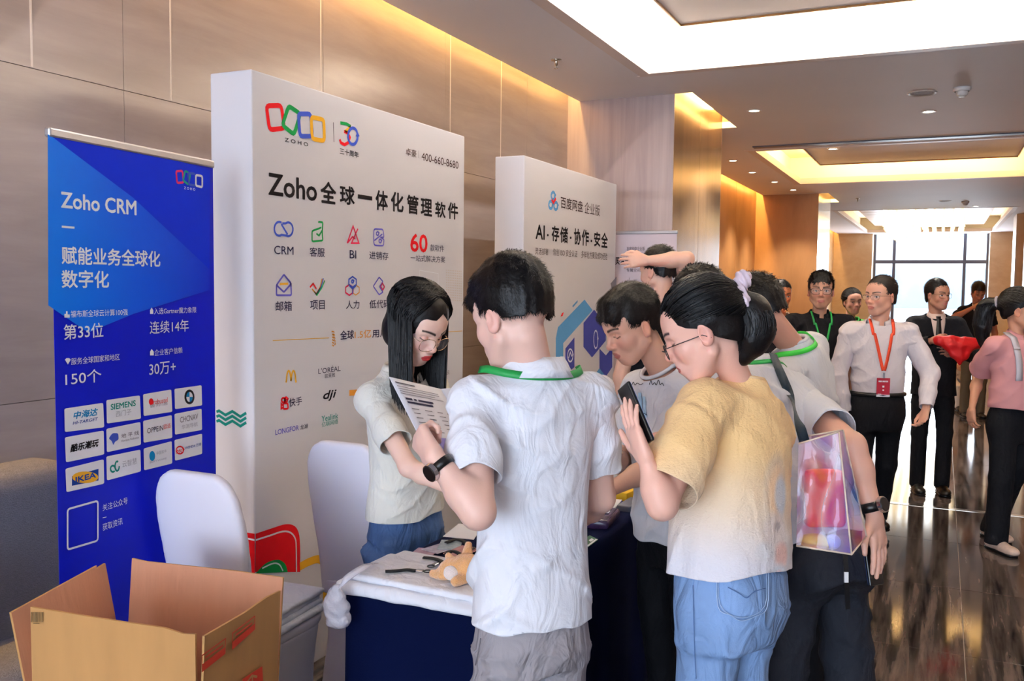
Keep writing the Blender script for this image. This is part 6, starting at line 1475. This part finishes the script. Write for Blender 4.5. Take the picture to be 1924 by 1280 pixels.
# clear plastic bag hanging from the table corner
pb = PD(632, 1135, 2.62); pbt = thing('plastic_bag', 'crumpled translucent plastic bag hanging from the table corner', 'bag', tuple(pb))
M_POLY = mat('clear_polythene', s2l(236, 234, 244), .14, alpha=.5, bump=(45, 1.0))
soft_obj('pouch', [Ell(pb+np.array([0, 0, -.01]), (.036, .03, .055), None, .02), Ell(pb+np.array([.004, .012, -.05]), (.032, .03, .03), None, .02), Ell(pb+np.array([.012, -.01, .035]), (.02, .018, .03), None, .02)], .005, M_POLY, pbt, (), lambda p: .009*wnoise(p, 85, 4)+.005*wnoise(p, 170, 7), .014)
V, F = band_geo(spline([pb+np.array([.0, 0, .05]), PD(640, 1100, 2.60), PD(655, 1084, 2.60), PD(690, 1062, 2.66), onz(705, 1058, TOP+.004)], 5), [nz(-FWD*.6+UPV)]*21, .022, .003); adopt(mesh_obj('handle', V, F, M_POLY, None, True), pbt)

# wrist straps, card holders, plush on the table
M_STRAP = mat('black_webbing', s2l(14, 14, 18), .8, bump=(200, .2)); M_CARD = mat('clear_card_sleeve', s2l(214, 190, 206), .15, var=(40, .25))
def strap(label, pix, z, curl_end=True):
    P = [onz(x, y, z) for x, y in pix]; t = thing('wrist_strap', label, 'strap', tuple(P[0]), 'black wrist straps on the table')
    Q = spline(P, 6); V, F = band_geo(Q, [np.array([0, 0, 1.0])]*len(Q), .014, .005); adopt(mesh_obj('webbing', V, F, M_STRAP, None, True), t)
    e = P[-1]; d = nz(P[-1]-P[-2]); adopt(box('buckle', e+d*.012+np.array([0, 0, .002]), (.016, .022, .007), M_CHROME, None, Matrix.Rotation(math.atan2(d[1], d[0])-PI/2, 3, 'Z'), .002), t)
    ring = [e+d*.036+np.array([.011*math.cos(a), .011*math.sin(a), .003]) for a in np.linspace(0, 2*PI, 18, endpoint=False)]; adopt(tube('ring', ring, .002, M_BLACKP, None, 6, True), t)
strap('straight black wrist strap with metal buckle lying on the white shirts', [(724, 1074), (745, 1073), (765, 1071), (782, 1073)], TOP+.004)
strap('looped black wrist strap among the card sleeves', [(795, 1048), (815, 1050), (830, 1056), (822, 1060)], TOP+.004)
strap('curled black wrist strap near the plush toy', [(838, 1042), (850, 1036), (864, 1042), (872, 1056)], TOP+.004)
strap('coiled black strap at the back of the table', [(838, 1020), (856, 1014), (872, 1018), (880, 1026)], TZ+.0195)
for k, (px, py, ang, lb, col) in enumerate(((795, 1040, 10, 'pink card sleeve at the table edge', (214, 180, 196)), (828, 1030, -14, 'pale card sleeve beside the straps', (206, 198, 214)), (846, 1024, 22, 'clear card sleeve under the black strap', (180, 196, 204)), (868, 1036, -6, 'rose card sleeve behind the plush toy', (206, 150, 150)))):
    p = onz(px, py, TZ+.006+.003*k); tag(box('card_sleeve', p, (.075, .11, .0025), mat('sleeve_%s' % 'abcd'[k], s2l(*col), .15, var=(60, .25)), None, Matrix.Rotation(math.radians(ang), 3, 'Z'), .0008), lb, 'card', 'card sleeves on the table')
pl = onz(858, 1092, TOP); pt = thing('plush_toy', 'small orange and cream plush toy slumped on the white shirts', 'toy', tuple(pl))
M_PLUSH = mat('orange_plush', s2l(232, 172, 112), .95, bump=(260, .6), sheen=.6, var=(40, .15)); M_PLUSHW = mat('cream_plush', s2l(240, 222, 214), .95, bump=(260, .6), sheen=.6)
fz = lambda p: .0018*wnoise(p, 210, 2)+.0018*wnoise(p, 330, 9)
soft_obj('plush_body', [Ell(pl+np.array([.02, .03, .035]), (.055, .045, .038), None, .02), Ell(pl+np.array([-.025, .01, .028]), (.036, .034, .03), None, .015), Cap(pl+np.array([-.03, .03, .04]), pl+np.array([-.055, .045, .055]), .016, .010, .01), Cap(pl+np.array([.0, .06, .05]), pl+np.array([-.01, .09, .08]), .018, .012, .01), Cap(pl+np.array([-.04, -.01, .014]), pl+np.array([-.075, -.005, .012]), .016, .013, .01), Cap(pl+np.array([.03, -.01, .014]), pl+np.array([.02, -.045, .014]), .016, .014, .01)], .004, M_PLUSH, pt, (), fz, .004)
soft_obj('plush_belly', [Ell(pl+np.array([-.012, -.012, .026]), (.026, .018, .022), None, .01)], .004, M_PLUSHW, pt, (), fz, .004)

# leaflets and stacks
def sheet(name, pix, z, m, label, cat='leaflet', thick=.0012, group=None, lift=()):
    P = [np.array(onz(x, y, z)) for x, y in pix]; n = len(P); V = [p for p in P]+[p-np.array([0, 0, thick]) for p in P]
    F = [tuple(range(n))]+[tuple(range(2*n-1, n-1, -1))]+[(i, n+i, n+(i+1) % n, (i+1) % n) for i in range(n)]
    o = mesh_obj(name, V, F, m); return tag(o, label, cat, group)
PAPER = mat('white_paper', s2l(236, 236, 244), .6, var=(9, .02)); GFLY = mat('green_paper', s2l(20, 92, 66), .5, var=(9, .06)); YPAD = mat('yellow_paper', s2l(240, 190, 40), .6, var=(9, .05)); PURP = mat('purple_print', s2l(74, 56, 176), .5, var=(9, .08)); DPUR = mat('dark_purple_film', s2l(64, 46, 84), .25, var=(30, .3))
sheet('leaflet', [(832, 1008), (890, 1014), (908, 988), (862, 984)], TZ+.004, PAPER, 'white leaflet lying behind the card sleeves', group='papers on the table')
o_ = sheet('leaflet', [(1090, 1040), (1124, 1014), (1108, 1006), (1072, 1028)], TZ+.004, GFLY, 'dark green leaflet with white rim at the table front', group='papers on the table')
Sg = Surf((0, 0, TZ+.0042), (1, 0, 0), (0, 1, 0), o_); Sg.stroke('leaflet_rim', [([(1092, 1036), (1121, 1014)], False)], .008, WHT); Sg.poly('leaflet_mark', [(1106, 1016), (1112, 1012), (1116, 1015), (1110, 1019)], WHT)
bx = thing('goods_pouch', 'dark purple film pouch with white tag at the table front', 'pouch', tuple(onz(1125, 985, TZ)))
p = onz(1122, 985, TZ); soft_obj('pouch_body', [Box(p+np.array([0, .02, .02]), (.06, .105, .02), Rz(6), .014, .01)], .006, DPUR, bx, (), lambda q: .003*wnoise(q, 60, 3), .004)
adopt(box('tag', p+np.array([.012, .03, .043]), (.05, .035, .002), PAPER, None, Matrix.Rotation(.1, 3, 'Z')), bx)
for k in range(4):
    tag(box('brochure', (-1.205+.003*k, 3.45+.004*k, TZ+.0035+.004*k), (.10, .165, .0042), PAPER if k % 2 else PURP, None, Matrix.Rotation(-.05+.06*k, 3, 'Z')), ('white', 'violet')[k % 2 == 0]+' brochure in the small pile, '+('lowest', 'second', 'third', 'topmost')[k]+' of the pile', 'brochure', 'pile of brochures')
tag(box('note_pad', (-1.185, 3.66, TZ+.018), (.09, .13, .036), YPAD, None, Matrix.Rotation(-.15, 3, 'Z'), .003), 'thick yellow note pad at the table front', 'pad')
tag(box('grey_box', (-1.105, 3.50, TZ+.013), (.060, .16, .026), mat('grey_card', s2l(96, 100, 116), .4, var=(9, .1)), None, Matrix.Rotation(-.03, 3, 'Z'), .004), 'flat grey box between the brochures and the table edge', 'box')
# upright leaflet stand on the table
ls = thing('leaflet_stand', 'upright white sign panel with purple foot on the table', 'sign', tuple(onz(1172, 905, TZ)))
q0 = onz(1168, 905, TZ)+np.array([0, -.10, 0]); R_ = Matrix.Rotation(math.radians(-35), 3, 'Z'); Rt = R_ @ Matrix.Rotation(math.radians(-14), 3, 'X')
adopt(box('panel', q0+np.array([.0, .02, .155]), (.17, .006, .29), mat('frosted_sign_panel', s2l(206, 200, 206), .4, var=(7, .05)), None, Rt, .002), ls); adopt(box('printed_band', q0+np.array([-.012, .012, .055]), (.168, .009, .11), PURP, None, Rt, .001), ls); adopt(box('foot', q0+np.array([0, .0, .006]), (.18, .09, .012), M_BLACKP, None, R_, .002), ls)
p = onz(1140, 760, .95); 

# the open leaflet in the reader's hand: two panels joined at a fold
lf = thing('open_leaflet', 'open printed leaflet held up between the man in polo and the long-haired woman', 'leaflet', tuple(PD(820, 780, 2.15)))
def panel(name, c4, m, n=6):
    a, b, c, d = c4; V, F = [], []
    for i in range(n+1):
        for j in range(n+1):
            u, v = i/n, j/n; q = a*(1-u)*(1-v)+b*u*(1-v)+c*u*v+d*(1-u)*v; V.append(q)
    for i in range(n):
        for j in range(n): k = i*(n+1)+j; F.append((k, k+1, k+n+2, k+n+1))
    o = mesh_obj(name, V, F, m, None, True); sm = o.modifiers.new('t', 'SOLIDIFY'); sm.thickness = .0008; adopt(o, lf); return o
pa = [PD(731, 708, 2.13), PD(828, 731, 2.36), PD(905, 864, 2.40), PD(812, 868, 2.03)]; pbk = [PD(828, 731, 2.36), PD(930, 722, 2.52), PD(975, 850, 2.52), PD(905, 864, 2.40)]
panel('page', pa, PAPER); panel('page', pbk, PAPER)
def on_panel(c4, u, v, lift=.0012):
    a, b, c, d = c4; n = nz(np.cross(b-a, d-a)); n = n if np.dot(n, FWD) < 0 else -n; return a*(1-u)*(1-v)+b*u*(1-v)+c*u*v+d*(1-u)*v+n*lift
def ink(c4, quads, m, name):
    V, F = [], []
    for u0, v0, u1, v1 in quads:
        b_ = len(V); V += [on_panel(c4, u0, v0), on_panel(c4, u1, v0), on_panel(c4, u1, v1), on_panel(c4, u0, v1)]; F.append((b_, b_+1, b_+2, b_+3))
    adopt(mesh_obj(name, V, F, m), lf)
rg = np.random.default_rng(2)
ink(pa, [(.06, .05, .42, .065)]+[(.06, .10+.03*i, .9-.2*rg.random(), .106+.03*i) for i in range(4)], GREY, 'fine_print'); ink(pa, [(.10, .24, .22, .265), (.25, .24, .30, .265), (.33, .24, .62, .265), (.10, .285, .58, .31)], NAVY, 'heading_print')
ink(pa, [(x, .37+.055*j, x+.10+.05*rg.random(), .378+.055*j) for j in range(6) for x in (.12, .36, .60, .8)], GREY, 'table_print'); ink(pa, [(.30, .72, 1.0, 1.0)], mat('violet_print', s2l(150, 136, 210), .6, var=(9, .04)), 'colour_block')
ink(pbk, [(.12, .10, .5, .125)]+[(x, .22+.12*j, x+.1, .235+.12*j) for j in range(2) for x in (.15, .45, .75)], GREY, 'fine_print'); ink(pbk, [(.25, .50, 1.0, 1.0)], mat('violet_print2', s2l(112, 104, 205), .6, var=(9, .04)), 'colour_block')

# carton
M_KRAFT = mat('kraft_outside', s2l(184, 138, 84), .75, bump=(14, .25, (1, 1, .15)), var=(5, .10, (3, 3, .6))); M_KRAFTI = mat('kraft_inside', s2l(198, 142, 112), .75, bump=(20, .35, (2, 2, .12)), var=(4, .08, (3, 3, .6)))
ct = thing('carton', 'large open cardboard carton with raised flaps and red print', 'carton', (-1.80, 1.69, 0))
FL, FR, BR, BL = (np.array([*q, 0.0]) for q in ((-2.015, 1.500), (-1.520, 1.560), (-1.590, 1.925), (-2.087, 1.862)))
ZB, ZT = 0.56, 0.84; up3 = np.array([0, 0, 1.0])
def slab(name, quad, m_out, m_in, out, parent=ct, th=.006):
    q = [np.array(p, float) for p in quad]; n = nz(out); V = [p for p in q]+[p-n*th for p in q]; k = len(q)
    F = [tuple(range(k)), tuple(range(2*k-1, k-1, -1))]+[(i, k+i, k+(i+1) % k, (i+1) % k) for i in range(k)]
    o = mesh_obj(name, V, F, [m_out, m_in]); o.data.polygons[1].material_index = 1; adopt(o, parent); return o
def out_of(a, b): u = nz(b-a); return np.array([u[1], -u[0], 0])
for a, b in ((FL, FR), (FR, BR), (BR, BL), (BL, FL)): slab('side', [a, b, b+up3*ZB, a+up3*ZB], M_KRAFT, M_KRAFTI, out_of(a, b))
slab('bottom', [FL+up3*.006, FR+up3*.006, BR+up3*.006, BL+up3*.006], M_KRAFTI, M_KRAFT, up3)
def flap(a, b, zl, zr, ln, ins=(.008, .008), notch=None):
    n = out_of(a, b); u = nz(b-a); p, q = a+u*ins[0], b-u*ins[1]; top = [q+up3*zr+n*ln, p+up3*zl+n*ln]
    if notch: top = [q+up3*zr+n*ln]+[p+(q-p)*t+up3*(zl+(zr-zl)*t+dz)+n*ln for t, dz in notch]+[p+up3*zl+n*ln]
    return slab('flap', [p+up3*ZB, q+up3*ZB]+top, M_KRAFT, M_KRAFTI, n)
flap(FL, FR, ZT, ZT-.005, .0, notch=[(.93, -.004), (.82, .003), (.6, .001), (.3, 0)]); flap(FR, BR, ZT-.010, ZT-.02, .012, notch=[(.8, .004), (.5, -.002)]); flap(BR, BL, ZT+.004, ZT+.006, .03, (.0, .004), notch=[(.9, -.004), (.3, .002)]); flap(BL, FL, ZT+.0, ZT-.02, .055, (.02, .0), notch=[(.10, .006), (.16, -.006), (.25, -.004)])
nF = out_of(FL, FR); SC = Surf(FL+nF*.002, nz(FR-FL), (0, 0, 1), ct); BARC = mat('barcode_ink', s2l(96, 76, 44), .8, var=(9, .05)); REDK = mat('carton_red', s2l(206, 62, 40), .8, var=(14, .12))
rg = np.random.default_rng(5); x = 59.0; V2, F = [], []
while x < 82: w_ = rg.choice([.6, 1.0, 1.6]); b_ = len(V2); V2 += [SC.uv(x, 1150), SC.uv(x+w_, 1150.3), SC.uv(x+w_, 1169.3), SC.uv(x, 1169)]; F.append((b_, b_+1, b_+2, b_+3)); x += w_+rg.choice([.6, .9, 1.3])
SC.emit('barcode', V2, F, BARC); SC.poly('barcode_caption', [(63, 1170.5), (75, 1171), (75, 1172.4), (63, 1172)], BARC)
nR = out_of(FR, BR); SR = Surf(FR+nR*.016, nz(BR-FR), (0, 0, 1), ct)
for q in ([(436, 1190), (478, 1158), (478, 1182), (436, 1220)], [(379, 1232), (423, 1200), (422, 1228), (379, 1262)]):
    SR.stroke('printed_frame', [(q, True)], .003, REDK); a_, b_, c_, d_ = (np.array(p, float) for p in q); SR.poly('printed_bar', [tuple(d_*.55+a_*.45), tuple(c_*.55+b_*.45), tuple(c_), tuple(d_)], REDK, .0003)
SR.stroke('printed_line', [([(442, 1194), (473, 1171)], False), ([(385, 1236), (418, 1213)], False)], .004, REDK)
SR.poly('printed_bar', [(455, 1276), (492, 1252), (494, 1290), (455, 1300)], REDK); SR.stroke('printed_symbol', [([(462, 1284), (472, 1270), (482, 1272)], False), ([(473, 1270), (473, 1288)], False)], .006, M_KRAFT, .0006)

# grey sofa against the wall, half hidden
M_SOFA = mat('grey_woven_upholstery', s2l(128, 128, 140), .9, bump=(160, .5, (1, 1, 3)), var=(60, .16, (1, 1, 4)))
sf = thing('sofa', 'grey woven upholstered sofa against the stone wall behind the blue banner', 'sofa', (-2.72, 1.3, 0))
soft_obj('back', [Box((-2.86, 1.28, .66), (.11, .98, .355), None, .06, .02)], .026, M_SOFA, sf, (), lambda p: .003*wnoise(p, 9, 2), .004)
soft_obj('seat', [Box((-2.68, 1.24, .34), (.20, .90, .12), None, .05, .02)], .026, M_SOFA, sf, (), lambda p: .003*wnoise(p, 9, 5), .004)
for x in (-2.9, -2.52):
    for y in (.45, 2.05): adopt(tube('leg', [(x, y, 0), (x, y, .24)], .018, M_DARK), sf)
cp = PD(0, 1150, 2.50); cu = thing('cushion', 'light grey cushion on the sofa', 'cushion', (-2.58, 1.52, .46))
soft_obj('cushion_body', [Ell((-2.60, 1.50, .635), (.085, .20, .17), None, .02), Box((-2.60, 1.50, .635), (.03, .19, .155), None, .025, .06)], .01, mat('light_grey_weave', s2l(160, 160, 172), .9, bump=(160, .4)), cu)

# phones held in hands
def phone(label, a, b, nrm, wide=.074, thick=.009, m=None):
    u = nz(b-a); n = np.asarray(nrm, float); n = nz(n-u*np.dot(n, u)); s_ = np.cross(n, u); c = (a+b)/2; L = np.linalg.norm(b-a); R = Matrix((s_, u, n)).transposed()
    t = thing('smartphone', label, 'phone', tuple(c)); adopt(box('case', c, (wide, L, thick), m or M_BLACKP, None, R, .003), t); adopt(box('screen', c+n*(thick/2), (wide*.93, L*.95, .001), mat('phone_screen', s2l(40, 70, 130), .08, emit=s2l(60, 96, 170), estr=.5), None, R), t); return t
hd_, pn_ = D_.hd['L'][:2]; pc = D_.wr['L']+hd_*.090+pn_*.0205; phone('dark smartphone held up by the woman in yellow', pc-hd_*.055, pc+hd_*.095, pn_)
hd_, pn_ = E_.hd['R'][:2]; pc = E_.wr['R']+hd_*.105+pn_*.0250; phone('black smartphone held low in the hand of the tote man', pc-hd_*.06, pc+hd_*.09, pn_)

# iridescent tote bag hanging at the tote man's side
tm = bpy.data.materials.new('iridescent_film'); tm.use_nodes = True; nt = tm.node_tree; b_ = nt.nodes['Principled BSDF']
tcn = nt.nodes.new('ShaderNodeTexCoord'); nn = nt.nodes.new('ShaderNodeTexNoise'); nn.inputs['Scale'].default_value = 8; nn.inputs['Detail'].default_value = 1.0; nn.inputs['Distortion'].default_value = .5
mpn = nt.nodes.new('ShaderNodeMapping'); mpn.inputs['Scale'].default_value = (1, 1, .5); mpn.inputs['Rotation'].default_value = (.3, .5, .2); nt.links.new(tcn.outputs['Object'], mpn.inputs[0]); nt.links.new(mpn.outputs[0], nn.inputs['Vector']); cr = nt.nodes.new('ShaderNodeValToRGB')
cols = [(.25, (20, 170, 230)), (.38, (150, 90, 220)), (.47, (245, 235, 245)), (.54, (235, 80, 160)), (.62, (250, 200, 40)), (.74, (70, 80, 220))]
el = cr.color_ramp.elements; el[0].position = cols[0][0]; el[0].color = (*s2l(*cols[0][1]), 1); el[1].position = cols[1][0]; el[1].color = (*s2l(*cols[1][1]), 1)
for p_, c_ in cols[2:]: e = el.new(p_); e.color = (*s2l(*c_), 1)
nt.links.new(nn.outputs['Fac'], cr.inputs[0]); nt.links.new(cr.outputs[0], b_.inputs['Base Color']); b_.inputs['Roughness'].default_value = .06; b_.inputs['Alpha'].default_value = .30; b_.inputs['Specular IOR Level'].default_value = .9
b_.inputs['Thin Film Thickness'].default_value = 420; b_.inputs['Thin Film IOR'].default_value = 1.7; bp = nt.nodes.new('ShaderNodeBump'); bp.inputs['Strength'].default_value = .5; bp.inputs['Distance'].default_value = .01; nt.links.new(nn.outputs['Fac'], bp.inputs['Height']); nt.links.new(bp.outputs[0], b_.inputs['Normal'])
tg = thing('tote_bag', 'transparent iridescent tote bag with an orange pouch inside, hanging from a dark strap', 'bag', tuple(PD(1555, 930, 2.5)))
fA = [PD(1500, 834, 2.48), PD(1576, 812, 2.46), PD(1600, 1042, 2.42), PD(1496, 1026, 2.46)]            # front: TL TR BR BL
bA = [PD(1515, 820, 2.58), PD(1584, 808, 2.58), PD(1628, 1008, 2.56), PD(1508, 1002, 2.58)]
def film(name, q, wob=.006):
    n = 9; V, F = [], []; a, b, c, d = q; nn_ = nz(np.cross(b-a, d-a))
    for i in range(n+1):
        for j in range(n+1):
            u, v = i/n, j/n; p = a*(1-u)*(1-v)+b*u*(1-v)+c*u*v+d*(1-u)*v; e = u*(1-u)*v*(1-v)*16; V.append(p+nn_*wob*e*math.sin(9*u+5*v)*1.2+nn_*wob*.6*e*math.sin(17*v-6*u))
    for i in range(n):
        for j in range(n): k = i*(n+1)+j; F.append((k, k+1, k+n+2, k+n+1))
    adopt(mesh_obj(name, V, F, tm, None, True), tg)
film('front_panel', fA, .012); film('back_panel', bA, .010); film('side_gusset', [fA[1], bA[1], bA[2], fA[2]], .014); film('side_gusset', [fA[0], bA[0], bA[3], fA[3]], .008); film('bottom_panel', [fA[3], fA[2], bA[2], bA[3]], .002)
M_PIPE = mat('iridescent_piping', s2l(235, 215, 190), .2, var=(30, .3))
for a, b in ((fA[0], fA[1]), (fA[1], fA[2]), (fA[2], fA[3]), (bA[1], bA[2]), (fA[2], bA[2]), (bA[0], bA[1])): adopt(tube('piping', [a, (a+b)/2, b], .0025, M_PIPE, None, 6), tg)
sp_ = [h_ for h_ in (E_.hit(E_.shirt_prims, x_, y_, .016) for x_, y_ in ((1452, 664), (1462, 690), (1474, 718), (1486, 748))) if h_ is not None]+[PD(1500, 790, 2.57), PD(1512, 832, 2.53)]
sp_ = spline(sp_, 5); V, F = band_geo(sp_, [nz(-FWD)]*len(sp_), .028, .003); adopt(mesh_obj('strap', V, F, mat('dark_green_webbing', s2l(26, 44, 58), .7, bump=(160, .2)), None, True), tg)
V, F = band_geo([PD(1588, 1038, 2.46), PD(1590, 1075, 2.46), PD(1593, 1145, 2.47)], [nz(-FWD)]*3, .013, .003); adopt(mesh_obj('hanging_tab', V, F, M_BLACKP, None), tg)
adopt(box('tab_label', PD(1590, 1085, 2.455), (.011, .004, .028), mat('white_plastic', (.8, .8, .8)), None, Matrix((RGT, FWD, UPV)).transposed()), tg)
ip = PD(1549, 936, 2.53); Rp = frame(FWD, UPV)
op = thing('orange_pouch', 'orange pouch inside the transparent tote', 'pouch', tuple(ip)); soft_obj('pouch_body', [Box(ip, (.054, .022, .080), Rp, .014, .01)], .006, mat('orange_vinyl', s2l(236, 92, 22), .3, bump=(25, .4), var=(12, .25)), op, (), lambda p: .003*wnoise(p, 50, 4), .004)
ib = PD(1541, 1018, 2.50); rb_ = thing('round_tin', 'small yellow and green item lying in the bottom of the tote', 'tin', tuple(ib)); soft_obj('tin_body', [Ell(ib+RGT*-.012, (.045, .03, .022), None, .01)], .005, mat('lime_yellow', s2l(200, 190, 40), .3, var=(25, .4)), rb_); soft_obj('blue_cap', [Ell(ib+RGT*.028+UPV*.004-FWD*.02, (.021, .021, .021), None, .005)], .004, mat('periwinkle', s2l(120, 130, 240), .3, var=(25, .1)), rb_)

# folded red cloth in the suited man's hands
rc = thing('red_cloth', 'folded red cloth draped over the hands of the suited man', 'cloth', tuple(PD(1800, 655, 6.9)))
soft_obj('cloth_body', [Cap(PD(1764, 640, 6.86), PD(1838, 646, 6.82), .036, .034, .03), Cap(PD(1778, 646, 6.83), PD(1790, 664, 6.81), .040, .022, .05), Cap(PD(1797, 650, 6.82), PD(1803, 684, 6.80), .046, .016, .06), Cap(PD(1820, 648, 6.82), PD(1813, 672, 6.80), .042, .02, .05), Cap(PD(1832, 646, 6.82), PD(1848, 640, 6.85), .032, .015, .03)], .010, mat('red_satin', s2l(196, 16, 24), .45, bump=(30, .3), var=(5, .1)), rc, (), lambda p: .010*wnoise(p, 55, 4)+.004*wnoise(p, 110, 2), .014)
# stool for the seated woman
p = floor_xy(1798, 12.6); sl_ = thing('stool', 'small white stool under the seated woman', 'stool', (p[0], p[1], 0)); lathe('seat', [(0, .352), (.17, .352), (.18, .337), (.17, .315), (0, .315)], M_WHITEP, sl_); lathe('column', [(.03, .315), (.03, .03), (.16, .02), (.16, 0), (0, 0)], M_CHROME, sl_)
